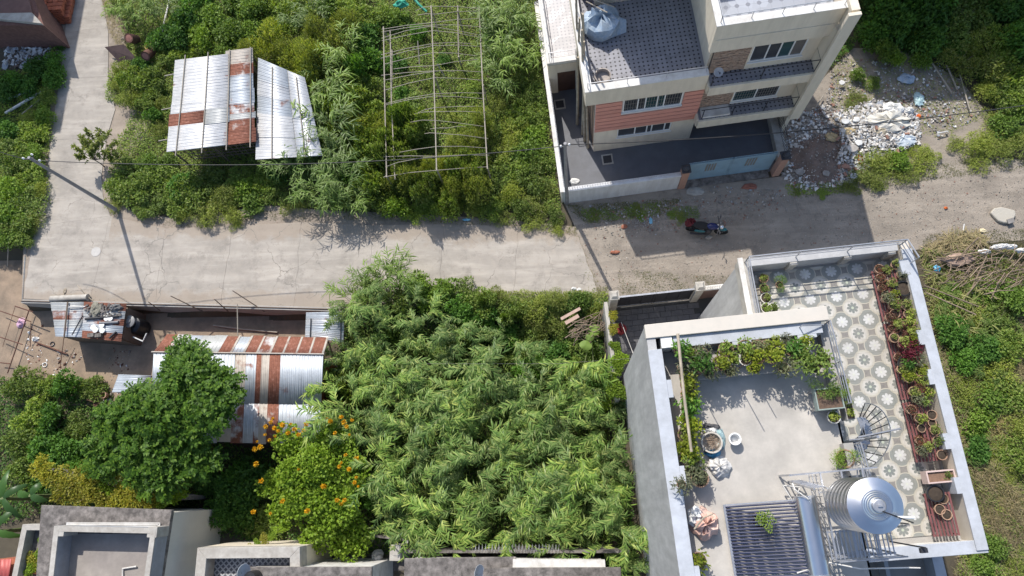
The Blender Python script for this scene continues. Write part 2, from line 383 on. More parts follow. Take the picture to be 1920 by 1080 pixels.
# stones scattered by numpy: octahedra-like chips in one mesh
def chips(name, polys, n, smin, smax, mat, z=0.0, heap=None, kind='stuff', parent=None, flat=0.6, mats=None):
    vs, fs, mi = [], [], []
    tot = len(polys)
    per = n // tot
    base = np.array([[1, 0, 0], [0, 1, 0], [-1, 0, 0], [0, -1, 0], [0, 0, 1], [0, 0, -1]], float)
    tri = [(0, 1, 4), (1, 2, 4), (2, 3, 4), (3, 0, 4), (1, 0, 5), (2, 1, 5), (3, 2, 5), (0, 3, 5)]
    for poly in polys:
        pts = sample_poly([P(*p)[:2] for p in poly], per)
        for (x, y) in pts:
            s = smin * (smax / smin) ** (nrs.rand() ** 2.2)
            b = base * (s * nrs.uniform(0.6, 1.4, (6, 1))) * np.array([1, nrs.uniform(.5, 1), flat])
            a = nrs.rand() * 6.28; R_ = np.array([[math.cos(a), -math.sin(a), 0], [math.sin(a), math.cos(a), 0], [0, 0, 1]])
            t = nrs.uniform(-.5, .5); T_ = np.array([[1, 0, 0], [0, math.cos(t), -math.sin(t)], [0, math.sin(t), math.cos(t)]])
            zz = z + (heap(x, y) if heap else 0) + s * 0.2
            q = b @ (R_ @ T_).T + np.array([x, y, zz])
            k = len(vs); vs += [tuple(r) for r in q]; fs += [tuple(i + k for i in f) for f in tri]
            if mats: mi += [nrs.randint(len(mats))] * 8
    me = bpy.data.meshes.new(name); me.from_pydata(vs, [], fs)
    for q in (mats or [mat]): me.materials.append(q)
    if mats: me.polygons.foreach_set('material_index', mi)
    o = bpy.data.objects.new(name, me); COL.objects.link(o)
    if parent: o.parent = parent
    return tag(o, kind=kind)

def sample_poly(poly, n):
    poly = np.array(poly); lo, hi = poly.min(0), poly.max(0); res = np.zeros((0, 2))
    while len(res) < n:
        q = nrs.uniform(lo, hi, (n * 2 + 20, 2)); ins = np.zeros(len(q), bool); k = len(poly)
        for i in range(k):
            a, b = poly[i], poly[(i + 1) % k]
            cond = (a[1] > q[:, 1]) != (b[1] > q[:, 1])
            xi = (b[0] - a[0]) * (q[:, 1] - a[1]) / (b[1] - a[1] + 1e-12) + a[0]
            ins ^= cond & (q[:, 0] < xi)
        res = np.vstack([res, q[ins]])
    return res[:n]

m_stoneA = M('grey_road_stone', (0.25, 0.23, 0.2), 0.9, 0.3, 3, world=True)
m_stoneB = M('pale_road_stone', (0.38, 0.35, 0.31), 0.9, 0.3, 3)
m_stoneC = M('brick_fragment', (0.27, 0.15, 0.11), 0.9, 0.3, 3)
chips('gravel', [[(1070, 400), (1120, 545), (1400, 545), (1420, 470), (1920, 440), (1920, 320), (1600, 360), (1290, 375)]], 5200, 0.008, 0.055, None, -0.02, mats=[m_stoneA, m_stoneA, m_stoneA, m_stoneB, m_stoneA, m_stoneC])
chips('roadside_gravel', [[(1080, 395), (1290, 375), (1460, 350), (1480, 395), (1250, 440), (1110, 450)]], 1800, 0.012, 0.09, None, -0.02, mats=[m_stoneA, m_stoneB, m_stoneC, m_stoneA, m_stoneA])
chips('road_grit', [[(640, 415), (1080, 440), (1120, 545), (640, 570)], [(100, 540), (640, 565), (640, 582), (60, 563)], [(240, 410), (500, 395), (620, 405), (620, 430), (300, 440)]], 1100, 0.006, 0.03, None, 0.0, mats=[m_stoneA, m_stoneB, m_stoneC])
# ------------------------------------------------------------------ vegetation meshes (numpy)
def mesh_np(name, V, Fq, mats, mi=None):
    me = bpy.data.meshes.new(name)
    V = np.asarray(V, np.float32); Fq = np.asarray(Fq, np.int32)
    me.vertices.add(len(V)); me.vertices.foreach_set('co', V.ravel())
    k = Fq.shape[1]
    me.loops.add(Fq.size); me.loops.foreach_set('vertex_index', Fq.ravel())
    me.polygons.add(len(Fq)); me.polygons.foreach_set('loop_start', np.arange(len(Fq)) * k)
    me.polygons.foreach_set('loop_total', np.full(len(Fq), k))
    for q in mats: me.materials.append(q)
    if mi is not None: me.polygons.foreach_set('material_index', np.asarray(mi, np.int32))
    me.update(); me.validate()
    return me

def unit(v): return v / (np.linalg.norm(v, axis=1, keepdims=True) + 1e-9)

def leaf_quads(pos, d, up, L, W, fold=0.25):
    """one bent diamond per leaf; pos base (n,3), d direction, up normal hint, L, W (n,)"""
    d = unit(d); s = unit(np.cross(d, up)); nn = np.cross(s, d)
    L = L[:, None]; W = W[:, None]
    mid = pos + d * L * 0.45
    a = mid + s * W * .5 + nn * W * fold; b = mid - s * W * .5 + nn * W * fold
    tip = pos + d * L - nn * L * 0.12
    V = np.stack([pos, a, tip, b], 1).reshape(-1, 3)
    n = len(pos); Fq = np.arange(4 * n).reshape(n, 4)
    return V, Fq

def lobes(n, R, H, k, seed, flat=0.75, top=0.75):
    """points and outward normals on the skins of k overlapping lobes that fill a dome"""
    r = np.random.RandomState(seed)
    a = r.rand(k) * 6.283; q = np.sqrt(r.rand(k)) * R * 0.72
    c = np.stack([q * np.cos(a), q * np.sin(a), H * (0.25 + 0.55 * r.rand(k) * (1 - (q / R) ** 2 * 0.7))], 1)
    rad = R * r.uniform(0.26, 0.46, k)
    i = r.choice(k, n, p=rad ** 2 / (rad ** 2).sum())
    u = unit(r.normal(size=(n, 3))); u[:, 2] = np.where(u[:, 2] < -0.35, -u[:, 2], u[:, 2])
    rr = rad[i] * r.uniform(0.62, 1.08, n) ** 1
    p = c[i] + u * rr[:, None] * np.array([1, 1, flat])
    p[:, 2] = np.maximum(p[:, 2], 0.03)
    return p, u, r

def shrub_mesh(name, mat, R, H, n, L, W, seed, k=9, droop=0.0, spiky=0.0):
    p, u, r = lobes(n, R, H, k, seed)
    d = u + r.normal(size=(n, 3)) * 0.75; d[:, 2] -= droop
    up = u * 0.6 + np.array([0, 0, 0.8]) + r.normal(size=(n, 3)) * 0.35
    V, Fq = leaf_quads(p, d, up, L * r.uniform(0.6, 1.35, n), W * r.uniform(0.7, 1.3, n))
    # a few upright shoots break the outline
    return mesh_np(name, V, Fq, [mat])

def blade_strips(base, d, L, W, droop, seg=3):
    """arching grass/cane blades: strips of seg quads"""
    n = len(base); d = unit(d); s = unit(np.cross(d, np.tile([0, 0, 1.0], (n, 1))) + 1e-4)
    V = []; prof = [0.6, 1.0, 0.8, 0.06] if seg == 3 else [0.7, 1.0, 0.06]
    for j in range(seg + 1):
        t = j / seg
        c = base + d * (L * t)[:, None]; c[:, 2] -= droop * L * t * t
        wv = s * (W * prof[j] * 0.5)[:, None]
        V += [c - wv, c + wv]
    V = np.stack(V, 1).reshape(-1, 3); m_ = 2 * (seg + 1)
    Fq = [[2 * j, 2 * j + 1, 2 * j + 3, 2 * j + 2] for j in range(seg)]
    Fq = (np.arange(n)[:, None, None] * m_ + np.array(Fq)[None]).reshape(-1, 4)
    return V, Fq

def cane_mesh(name, mats, nst, height, spread, seed, nleaf=20, L=0.55, W=0.05, wind=None):
    """a clump of cane: stems rise, arch over and end in drooping plumes of two-ranked leaves"""
    r = np.random.RandomState(seed); Vs, Fs, Ms = [], [], []; off = 0
    for s in range(nst):
        a = r.rand() * 6.283 if wind is None else wind + r.normal() * .75
        h = height * r.uniform(0.68, 1.05); reach = spread * r.uniform(.35, .65)
        b0 = np.array([r.normal() * .14, r.normal() * .14, 0]); a1 = a + r.normal() * .25
        def stem(t):
            u = max(0, (t - .45) / .55); q = reach * (.3 * t + .7 * u ** 1.3); z = h * (min(t, .75) / .75) ** .9 + (-.10 * h * max(0, (t - .75) / .25) ** 2)
            return np.array([b0[0] + math.cos(a + (a1 - a) * u) * q, b0[1] + math.sin(a + (a1 - a) * u) * q, z])
        t0 = np.linspace(0, 1, 7); pts = np.array([stem(t) for t in t0]); ring = []
        for i_, q in enumerate(pts):
            for e in range(3): ring.append(q + np.array([math.cos(e * 2.1), math.sin(e * 2.1), .3 * (e == 1)]) * .016 * (1 - .6 * i_ / 6))
        fs = [[i * 3 + e, i * 3 + (e + 1) % 3, (i + 1) * 3 + (e + 1) % 3, (i + 1) * 3 + e] for i in range(6) for e in range(3)]
        Vs.append(np.array(ring)); Fs.append(np.array(fs) + off); Ms += [1] * len(fs); off += len(ring)
        tt = np.linspace(.42, 1.0, nleaf) + r.normal(size=nleaf) * .012
        base = np.array([stem(min(t, 1.0)) for t in tt]); fwd = np.array([stem(min(t + .03, 1.03)) - stem(t - .03) for t in np.minimum(tt, 1.0)])
        fwd = unit(fwd); az = np.arctan2(fwd[:, 1], fwd[:, 0])
        side = np.where(np.arange(nleaf) % 2 == 0, 1, -1) * r.uniform(.45, .95, nleaf); side[-6:] = r.uniform(-1.6, 1.6, 6)
        el = np.clip(fwd[:, 2], -.2, .6) * .7 + r.uniform(.0, .4, nleaf); el[-6:] += r.uniform(0, .5, 6)
        d = np.stack([np.cos(az + side) * np.cos(el), np.sin(az + side) * np.cos(el), np.sin(el)], 1)
        V, Fq = blade_strips(base, d, L * r.uniform(.65, 1.2, nleaf), W * r.uniform(.7, 1.25, nleaf), r.uniform(0.3, 0.85, nleaf))
        Vs.append(V); Fs.append(Fq + off); Ms += [0] * len(Fq); off += len(V)
    return mesh_np(name, np.vstack(Vs), np.vstack(Fs), mats, Ms)

def frond_crown(n, R, H, k, seed, Lf, leaflets, ll, lw):
    """crown of pinnate fronds (each frond two rows of leaflets)"""
    p, u, r = lobes(n, R, H, k, seed)
    d = u * 0.9 + r.normal(size=(n, 3)) * 0.5; d[:, 2] = d[:, 2] * .6 + .1; d = unit(d)
    up = unit(u * .5 + np.array([0, 0, 1.0])); s = unit(np.cross(d, up))
    P_, D_, U_ = [], [], []
    for j in range(leaflets):
        t = (j + 1) / leaflets
        c = p + d * (Lf * t); c[:, 2] -= Lf * 0.35 * t * t
        for sg in (-1, 1):
            P_.append(c); D_.append(s * sg + d * .55 + r.normal(size=d.shape) * .12); U_.append(up)
    P_ = np.vstack(P_); D_ = np.vstack(D_); U_ = np.vstack(U_); m_ = len(P_)
    return leaf_quads(P_, D_, U_, ll * r.uniform(.7, 1.2, m_), lw * r.uniform(.8, 1.2, m_))

L_mid = LEAF('weed_leaf', [(0.1194, 0.1936, 0.0354), (0.186, 0.2848, 0.059), (0.2526, 0.3419, 0.0786), (0.1463, 0.2279, 0.059), (0.3188, 0.3645, 0.118)])
L_olive = LEAF('olive_leaf', [(0.165, 0.227, 0.0407), (0.2421, 0.3153, 0.061), (0.3302, 0.3782, 0.0914), (0.198, 0.2649, 0.061), (0.3742, 0.391, 0.1423)])
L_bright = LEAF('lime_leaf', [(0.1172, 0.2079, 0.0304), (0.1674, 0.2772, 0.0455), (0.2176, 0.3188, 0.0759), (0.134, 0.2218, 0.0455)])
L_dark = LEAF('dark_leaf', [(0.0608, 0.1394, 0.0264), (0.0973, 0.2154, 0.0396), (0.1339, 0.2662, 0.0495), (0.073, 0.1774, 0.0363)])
L_cane = LEAF('cane_leaf', [(0.063, 0.133, 0.029), (0.143, 0.243, 0.059), (0.228, 0.334, 0.095), (0.097, 0.182, 0.043), (0.377, 0.437, 0.14), (0.171, 0.273, 0.077)], 0.42, 0.3, 0.26)
L_reed = LEAF('reed_leaf', [(0.0836, 0.1543, 0.0308), (0.1358, 0.2205, 0.0484), (0.1986, 0.2756, 0.0792), (0.1045, 0.1764, 0.0396)], 0.45, 0.3)
L_tree = LEAF('tree_leaf', [(0.025, 0.065, 0.01), (0.05, 0.115, 0.015), (0.08, 0.165, 0.02), (0.13, 0.22, 0.03)])
L_vine = LEAF('vine_leaf', [(0.149, 0.2495, 0.02), (0.2111, 0.3289, 0.03), (0.1739, 0.2835, 0.025), (0.2857, 0.3856, 0.05)])
L_yellow = LEAF('yellow_leaf', [(0.23, 0.23, 0.03), (0.345, 0.322, 0.045), (0.161, 0.207, 0.03), (0.414, 0.3565, 0.07)])
L_dry = LEAF('dry_grass', [(0.3, 0.24, 0.13), (0.4, 0.33, 0.19), (0.22, 0.18, 0.1), (0.3, 0.29, 0.14)], 0.7, 0.15)
L_red = LEAF('red_leaf', [(0.12, 0.015, 0.03), (0.2, 0.03, 0.05), (0.09, 0.02, 0.03)])
L_flower = LEAF('orange_petal', [(0.6375, 0.33, 0.01), (0.7225, 0.45, 0.02), (0.595, 0.26, 0.01)], 0.6, 0.25, 0.1)
L_banana = LEAF('banana_leaf', [(0.04, 0.1, 0.025), (0.06, 0.13, 0.035)], 0.35, 0.3)
L_grass = LEAF('short_grass', [(0.06, 0.09, 0.02), (0.1, 0.125, 0.035), (0.15, 0.16, 0.06), (0.2, 0.17, 0.08)])

# ground cover: leaves and blades spread over the soil, one object of kind stuff per stretch
def cover(name, poly, dens, mat, L, W, hmax=0.35, seed=1, blades=False, zf=None, tilt=0.5):
    q = np.array([P(*p)[:2] for p in poly]); x, y = q[:, 0], q[:, 1]
    area = 0.5 * abs(np.dot(x, np.roll(y, 1)) - np.dot(y, np.roll(x, 1))); n = int(area * dens)
    pts = sample_poly(q, n); r = np.random.RandomState(seed)
    zg = np.array([ground_z(a, b) for a, b in pts])
    # patchy height: sums of a few waves make hummocks
    hm = 0.5 + 0.25 * np.sin(pts[:, 0] * 2.1 + seed) * np.cos(pts[:, 1] * 1.7 + seed * 2) + 0.25 * np.sin(pts[:, 0] * 4.3 + pts[:, 1] * 3.7)
    pos = np.column_stack([pts, zg + hmax * hm * r.rand(n) ** .6])
    a = r.rand(n) * 6.283; d = np.column_stack([np.cos(a), np.sin(a), r.uniform(-.1, 1, n) * tilt * 2])
    if blades:
        V, Fq = blade_strips(pos - [0, 0, 0.0], d, L * r.uniform(.6, 1.4, n), W * r.uniform(.7, 1.3, n), r.uniform(.2, .6, n), 2)
    else:
        V, Fq = leaf_quads(pos, d, np.tile([0, 0, 1.0], (n, 1)) + r.normal(size=(n, 3)) * .4, L * r.uniform(.6, 1.4, n), W * r.uniform(.7, 1.3, n))
    me = mesh_np(name, V, Fq, [mat]); o = bpy.data.objects.new(name, me); COL.objects.link(o)
    return tag(o, kind='stuff')
# ------------------------------------------------------------------ upper right house (pink and cream, three storeys)
def wall_xz(b, x0, x1, z0, z1, y0, y1, holes=()):
    """wall slab between y0 and y1 with rectangular openings (hx0,hx1,hz0,hz1)"""
    X = sorted({x0, x1, *[h[0] for h in holes], *[h[1] for h in holes]}); Zs = sorted({z0, z1, *[h[2] for h in holes], *[h[3] for h in holes]})
    for a, c in zip(X, X[1:]):
        run = None
        for e, g in zip(Zs, Zs[1:]):
            mx, mz = (a + c) / 2, (e + g) / 2
            if any(h[0] < mx < h[1] and h[2] < mz < h[3] for h in holes):
                if run: b.box(a, c, y0, y1, *run); run = None
            else: run = (run[0], g) if run else (e, g)
        if run: b.box(a, c, y0, y1, *run)
    return b

def window(par, x0, x1, z0, z1, y, splits, grille=True, openp=None):
    """white frame with mullions; panes, sill and inner grille are its own pieces"""
    f = MB(); t = 0.06
    xs_ = [x0] + [x0 + (x1 - x0) * s for s in splits] + [x1]
    f.box(x0, x1, y + .02, y + .10, z1 - t, z1); f.box(x0, x1, y + .02, y + .10, z0, z0 + t)
    for q in xs_:
        q = min(max(q, x0 + t / 2), x1 - t / 2); f.box(q - t / 2, q + t / 2, y + .02, y + .10, z0 + t, z1 - t)
    fo = f.build('window', m_frame, par)
    for a, c in zip(xs_, xs_[1:]):
        MB().box(a + t / 2, c - t / 2, y + .06, y + .075, z0 + t, z1 - t).build('pane', rnd.choice([m_glass, m_glass, m_curtain, m_glass3]), fo)
    if grille:
        g = MB(); k = int((x1 - x0) / .13)
        for i in range(1, k): g.box(x0 + i * (x1 - x0) / k - .008, x0 + i * (x1 - x0) / k + .008, y + .035, y + .05, z0 + t, z1 - t)
        for i in range(1, 4): g.box(x0 + t, x1 - t, y + .03, y + .042, z0 + (z1 - z0) * i / 4 - .008, z0 + (z1 - z0) * i / 4 + .008)
        g.build('grille', M_grille, fo)
    MB().box(x0 - .06, x1 + .06, y - .06, y + .06, z0 - .06, z0 - .002).build('sill', m_frame, fo)
    return fo
m_curtain, _nt, _b = _nodes('glass_before_curtain'); _b.inputs['Base Color'].default_value = (0.14, 0.125, 0.115, 1); _b.inputs['Roughness'].default_value = 0.15
m_glass3, _nt, _b = _nodes('tinted_glass'); _b.inputs['Base Color'].default_value = (0.03, 0.07, 0.075, 1); _b.inputs['Roughness'].default_value = 0.1
M_grille = M('grey_window_grille', (0.2, 0.19, 0.17), 0.6, 0.1, 4, bump=0)

def tile_dots(name, base, dot, pitch, par):
    """small floor tiles with a dark square at every corner, laid out in the house's own axes"""
    mt, nt, bs = _nodes(name)
    t = nt.nodes.new('ShaderNodeTexCoord'); t.object = par
    s = nt.nodes.new('ShaderNodeSeparateXYZ'); nt.links.new(t.outputs['Object'], s.inputs[0])
    def mth(op, a, b=None):
        n = nt.nodes.new('ShaderNodeMath'); n.operation = op
        for i, q in enumerate((a, b)):
            if q is None: continue
            if hasattr(q, 'links'): nt.links.new(q, n.inputs[i])
            else: n.inputs[i].default_value = q
        return n.outputs[0]
    k = 2 * math.pi / pitch
    cx_, cy_ = mth('COSINE', mth('MULTIPLY', s.outputs[0], k)), mth('COSINE', mth('MULTIPLY', s.outputs[1], k))
    dots = mth('GREATER_THAN', mth('ADD', cx_, cy_), 1.25)
    ck = nt.nodes.new('ShaderNodeTexVoronoi'); ck.inputs['Scale'].default_value = 0.5 / pitch; nt.links.new(t.outputs['Object'], ck.inputs['Vector'])
    b = np.array(base)
    c = _ramp(nt, ck.outputs['Color'], [(0.0, b * .8), (1.0, np.minimum(b * 1.15, 1))])
    jx = mth('GREATER_THAN', mth('MAXIMUM', cx_, cy_), 0.995)
    c = _mix(nt, mth('MULTIPLY', jx, 0.5), c, b * .55)
    c = _mix(nt, dots, c, dot)
    nt.links.new(c, bs.inputs['Base Color']); bs.inputs['Roughness'].default_value = 0.45
    return mt

def railing(par, pts, h, mat, post=0.9, r=0.02, rails=(1.0,), name='railing'):
    b = MB()
    for a, c in zip(pts, pts[1:]):
        a, c = Vector(a), Vector(c); L = (c - a).length; k = max(1, round(L / post))
        for f in rails: b.tube([a + Vector((0, 0, h * f)), c + Vector((0, 0, h * f))], r if f == 1.0 else r * .7, 6)
        for i in range(k + 1):
            q = a.lerp(c, i / k); b.tube([q, q + Vector((0, 0, h * .98))], r * .8, 5)
    return b.build(name, mat, par)

A = thing('house', 'cream and pink three-storey house with tiled terrace above the blue gate', 'house', (1.47, 18.75, -0.03), math.radians(6.2))
# left bay
b = MB(); wall_xz(b, 0, 5.55, 0, 2.35, 0, .23, [(1.28, 4.28, 1.34, 2.27)]); b.build('wall', m_cream, A)
b = MB(); wall_xz(b, 0, 5.55, 2.352, 5.66, 0.04, .23, [(1.42, 4.48, 4.12, 5.6)]); b.build('wall', m_white, A)
window(A, 1.42, 4.48, 4.12, 5.6, -.01, (0.25, 0.38, 0.58, 0.70))
window(A, 1.28, 4.28, 1.34, 2.27, 0.02, (0.33, 0.55, 0.64, 0.88), False)
zz = 2.37
while zz < 5.6:                                                       # pink boards with white joints
    z1 = min(zz + .312, 5.655); z0 = zz
    spans = [(-.01, 5.52)]
    if z1 > 4.06 and z0 < 5.6: spans = [(-.01, 1.36), (4.54, 5.52)]
    for s in spans: MB().box(s[0], s[1], -.03, .035, z0, z1).build('panel', m_pink, A)
    zz += .372
MB().box(0, .2, .232, 8.6, 0, 6.2).build('wall', M('bare_brick_render', (0.30, 0.21, 0.15), 0.9, 0.25, 2, (0.2, 0.15, 0.12), 0.6, 1.2, 0.2, 40), A)
MB().box(.21, 5.3, 8.4, 8.6, 0, 6.2).build('wall', m_cream, A)
MB().box(5.32, 5.55, .232, 8.4, 0, 6.2).build('wall', m_cream, A)
# terrace slab, cream fascia, parapet with white coping and rail
m_tileA = tile_dots('dotted_terrace_tiles', (0.235, 0.235, 0.26), (0.025, 0.025, 0.03), 0.23, A)
MB().box(-.2, 5.5, -.03, 8.6, 6.2, 6.41).build('terrace_floor', m_tileA, A)
b = MB(); b.box(-.58, 5.44, -.2, .12, 5.66, 7.0); b.box(-.58, -.28, .122, 8.6, 5.66, 7.0); b.build('parapet', m_cream, A, bevel=.015)
b = MB(); b.box(-.62, 5.42, -.24, .15, 7.002, 7.04); b.box(-.62, -.25, .152, 8.6, 7.002, 7.04); b.build('coping', m_white, A)
railing(A, [(5.3, -.02, 7.04), (-.45, -.02, 7.04), (-.45, 4.6, 7.04)], .42, m_steel, 1.7, .025)
# stair tower that rises behind the terrace (its shadow covers the tiles)
b = MB(); b.box(.6, 5.5, 5.05, 8.6, 6.42, 12.8); b.build('stair_tower', m_cream, A)
MB().box(.4, 5.52, 4.85, 8.8, 12.81, 12.98).build('tower_roof', m_concpale, A)
MB().box(-.02, .58, 5.6, 8.6, 6.42, 9.2).build('wall', m_brick, A)
# right bay: wall set back, balcony slabs, fin, top band
wy = 0.25
holes = [(7.4, 9.95, 6.85, 8.2), (7.35, 9.75, 3.15, 4.22)]
b = MB(); wall_xz(b, 7.3, 10.6, 2.9, 8.8, wy, wy + .2, holes); b.build('wall', m_cream, A)
window(A, 7.4, 9.95, 6.85, 8.2, wy, (.3, .53, .76), False)
window(A, 7.35, 9.75, 3.15, 4.22, wy, (.5,), True)
MB().box(5.57, 7.29, wy + .03, wy + .22, 2.9, 8.8).build('wall', m_oldwood, A)
b = MB(); zz = 2.97; row = 0                                          # split-stone cladding, too small to pick apart
while zz < 8.75:
    x = 5.57 - (row % 2) * .12
    while x < 7.29:
        w_ = rnd.uniform(.16, .3); x0 = max(x, 5.57); x1 = min(x + w_ - .012, 7.29)
        if x1 - x0 > .03 and not (6.0 < zz < 6.3): b.box(x0, x1, wy + .03 - rnd.uniform(.02, .07), wy + .035, zz, zz + .085)
        x += w_
    zz += .1; row += 1
tag(b.build('stone_cladding', M('split_stone', (0.33, 0.22, 0.16), 0.9, 0.5, 9, (0.45, 0.36, 0.28), 0.7, 7, 0.3, 40), A), kind='stuff')
for zf in (6.3, 2.95):
    bal = MB().box(5.5, 10.72, -.5, 8.5 if zf > 5 else wy, zf - .14, zf - .03).build('balcony', m_cream, A)
    b = MB(); b.box(5.5, 10.72, -.56, -.44, zf - .7, zf + .0); b.box(5.45, 5.56, -.43, .1, zf - .7, zf); b.build('fascia', m_cream, bal, bevel=.012)
    MB().box(5.57, 10.7, -.43, wy + .1, zf - .029, zf + .004).build('floor', m_tileA, bal)
    r_ = MB()
    for x in ((5.6, 8.0, 10.62) if zf > 5 else (5.7, 7.3, 9.0, 10.62)): r_.bar((x, -.4, zf), (x, -.4, zf + .95), .035)
    r_.bar((5.55, -.4, zf + .95), (10.7, -.4, zf + .95), .03); r_.bar((10.62, -.4, zf + .95), (10.62, wy, zf + .95), .03)
    r_.build('railing', m_dark, bal)
MB().box(5.7, 7.2, -.38, .2, 2.96, 3.1).build('ledge', m_white, A)
MB().box(5.56, 7.25, 1.5, 8.4, 0, 2.8).build('wall', M('dark_porch_wall', (0.12, 0.12, 0.125), 0.8, 0.1, 2), A)
MB().box(7.26, 10.7, 3.2, 3.4, 0, 2.8).build('wall', m_cream, A)
MB().box(10.61, 10.85, -.4, 8.5, 0, 9.44).build('wall', m_cream, A)
MB().box(10.5, 11.05, -.74, -.57, 2.1, 11.0).build('fin', m_cream, A, bevel=.015)
MB().box(5.46, 5.66, .45, 8.5, 6.42, 9.9).build('wall', m_cream, A)
MB().box(5.2, 10.72, -.02, 8.5, 9.45, 9.62).build('roof', m_conc, A)
MB().box(5.67, 10.7, .45, 8.4, 9.625, 9.66).build('roof_floor', tile_dots('roof_tiles', (0.33, 0.35, 0.39), (0.2, 0.21, 0.24), 0.5, A), A)
b = MB(); b.box(5.15, 10.72, -.06, .2, 8.62, 10.68); b.box(5.15, 5.42, .202, 8.5, 8.8, 10.68); b.box(10.74, 11.1, -.42, 8.5, 9.62, 10.9); b.build('parapet', m_cream, A, bevel=.015)
MB().box(5.2, 10.6, .2, 1.2, 8.64, 8.8).build('soffit', m_bluish, A)
b = MB(); b.box(5.1, 10.72, -.12, .26, 10.682, 10.72); b.box(5.1, 5.46, .262, 8.5, 10.682, 10.72); b.build('coping', m_white, A)
b = MB(); b.box(5.3, 10.6, -.1, -.062, 9.55, 9.6); b.build('drip_band', m_cream, A)
railing(A, [(10.6, .05, 10.72), (5.3, .05, 10.72), (5.3, 6, 10.72)], .45, m_steel, 1.5, .025)
# low back block with the brown door beside the boundary wall
b = MB(); wall_xz(b, -2.05, -.42, 0, 3.0, 4.15, 4.35, [(-1.55, -.5, .02, 2.15)]); b.box(-2.05, -1.85, 4.352, 9.5, 0, 3.0); b.build('annex_wall', m_cream, A)
MB().box(-1.55, -.5, 4.25, 4.3, .02, 2.14).build('door', m_brown, A)
MB().box(-2.05, -.3, 4.12, 9.5, 3.002, 3.14).build('annex_roof', m_concpale, A)
MB().box(-1.8, -.32, 4.5, 9.4, 3.142, 3.16).build('annex_floor', tile_dots('annex_tiles', (0.50, 0.48, 0.47), (0.3, 0.29, 0.3), .21, A), A)
b = MB(); b.box(-2.1, -.3, 4.05, 4.35, 3.14, 3.36); b.box(-2.1, -1.82, 4.352, 9.5, 3.14, 3.36); b.build('annex_parapet', m_white, A)
railing(A, [(-.5, 4.2, 3.36), (-1.96, 4.2, 3.36), (-1.96, 9, 3.36)], .75, m_steel, 1.2, .02, (1.0, .55))
# satellite dish on the balcony corner
d = thing('satellite_dish', 'small grey satellite dish at the corner of the cream house balcony', 'satellite dish', rootm(A) @ Vector((5.75, -.35, 7.05)))
b = MB(); b.lathe([(0.0, 0.0), (.1, .015), (.18, .05), (.23, .09), (.225, .1), (.17, .06), (.09, .025), (0.0, .012)], (0, 0, .35), 18, Matrix.Rotation(.7, 4, 'X')); b.build('dish', M('dish_grey', (0.33, 0.33, 0.35), 0.5, 0.05, 4, bump=0), d, smooth='auto')
b = MB(); b.tube([(0, .05, -.3), (0, .02, .36)], .02); b.tube([(0, 0, .36), (0, -.25, .62)], .01); b.obox((0, -.26, .64), (.05, .05, .08)); b.build('bracket', m_dark, d)

# courtyard and boundary
def wA(x, y, z=0.0): return rootm(A) @ Vector((x, y, z + .03))
b = MB(); b.prism([wA(*p)[:2] for p in ((-2.1, -2.7), (10.2, -2.7), (10.6, 3.0), (10.6, 9.4), (-2.1, 9.4))], -.04, -.008)
m_court = M('dark_courtyard_tiles', (0.115, 0.12, 0.135), 0.6, 0.12, 1.5, (0.085, 0.085, 0.09), 0.5, 1.2, 0.05, 50)
tag(b.build('courtyard', m_court), kind='structure')
MW = rootm(A)
w1 = thing('boundary_wall', 'blue and white boundary wall along the left side of the pink house', 'wall', MW @ Vector((-2.15, 3, 0)), math.radians(6.2))
MB().box(-.09, .09, -5.9, 6.5, 0, 1.55).build('wall', m_white, w1)
MB().box(-.14, .14, -5.95, 6.5, 1.552, 1.62).build('coping', m_white, w1)
for k in range(7): MB().box(.095, .135, -5.6 + k * 1.02, -4.62 + k * 1.02, .1, 1.5).build('panel', m_bluemetal, w1)
b = MB()
for k in range(70): b.bar((.1, -5.6 + k * .105, 1.62), (.1, -5.6 + k * .105, 1.74), .025)
tag(b.build('spikes', m_bluish, w1), kind='stuff')
w2 = thing('front_wall', 'pale grey front wall with spiked rail between corner and brick gate pillar', 'wall', MW @ Vector((1.1, -2.9, 0)), math.radians(6.2))
m_fwall = M('pale_front_wall', (0.62, 0.63, 0.64), 0.8, 0.06, 2, (0.38, 0.37, 0.36), 0.5, 1.0, 0.1, 50, streak=True)
MB().box(-3.2, 3.24, -.09, .09, 0, 1.7).build('wall', m_fwall, w2)
MB().box(-3.22, 3.24, -.13, .13, 1.702, 1.78).build('coping', m_fwall, w2, bevel=.01)
b = MB()
for k in range(44): b.bar((-3.0 + k * .14, .02, 1.78), (-3.0 + k * .14, .02, 2.02), .022)
b.bar((-3.1, .02, 1.9), (3.2, .02, 1.9), .025); tag(b.build('spike_rail', m_steel, w2), kind='stuff')
for px_, nm in ((4.55, 'left'), (9.85, 'right')):
    g = thing('gate_pillar', {'left': 'brick gate pillar with dark cap joining the pale front wall', 'right': 'brick gate pillar with dark cap beside the rubble heap'}[nm], 'pillar', MW @ Vector((px_, -2.85, 0)), math.radians(6.2), 'brick gate pillars')
    MB().box(-.2, .2, -.2, .2, 0, 2.2).build('shaft', M('salmon_pillar', (0.40, 0.23, 0.17), 0.85, 0.15, 4, (0.3, 0.2, 0.16), 0.5, 2, 0.1, 40) if nm == 'left' else bpy.data.materials['salmon_pillar'], g, bevel=.01)
    b = MB(); b.box(-.24, .24, -.24, .24, 2.202, 2.3); b.lathe([(.16, 2.3), (.17, 2.36), (.1, 2.42), (.13, 2.5), (0, 2.56)], (0, 0, 0), 10); b.build('cap', m_dark, g)
g = thing('gate', 'wide blue sheet metal gate with two slatted grilles', 'gate', MW @ Vector((7.2, -2.55, 0)), math.radians(6.2))
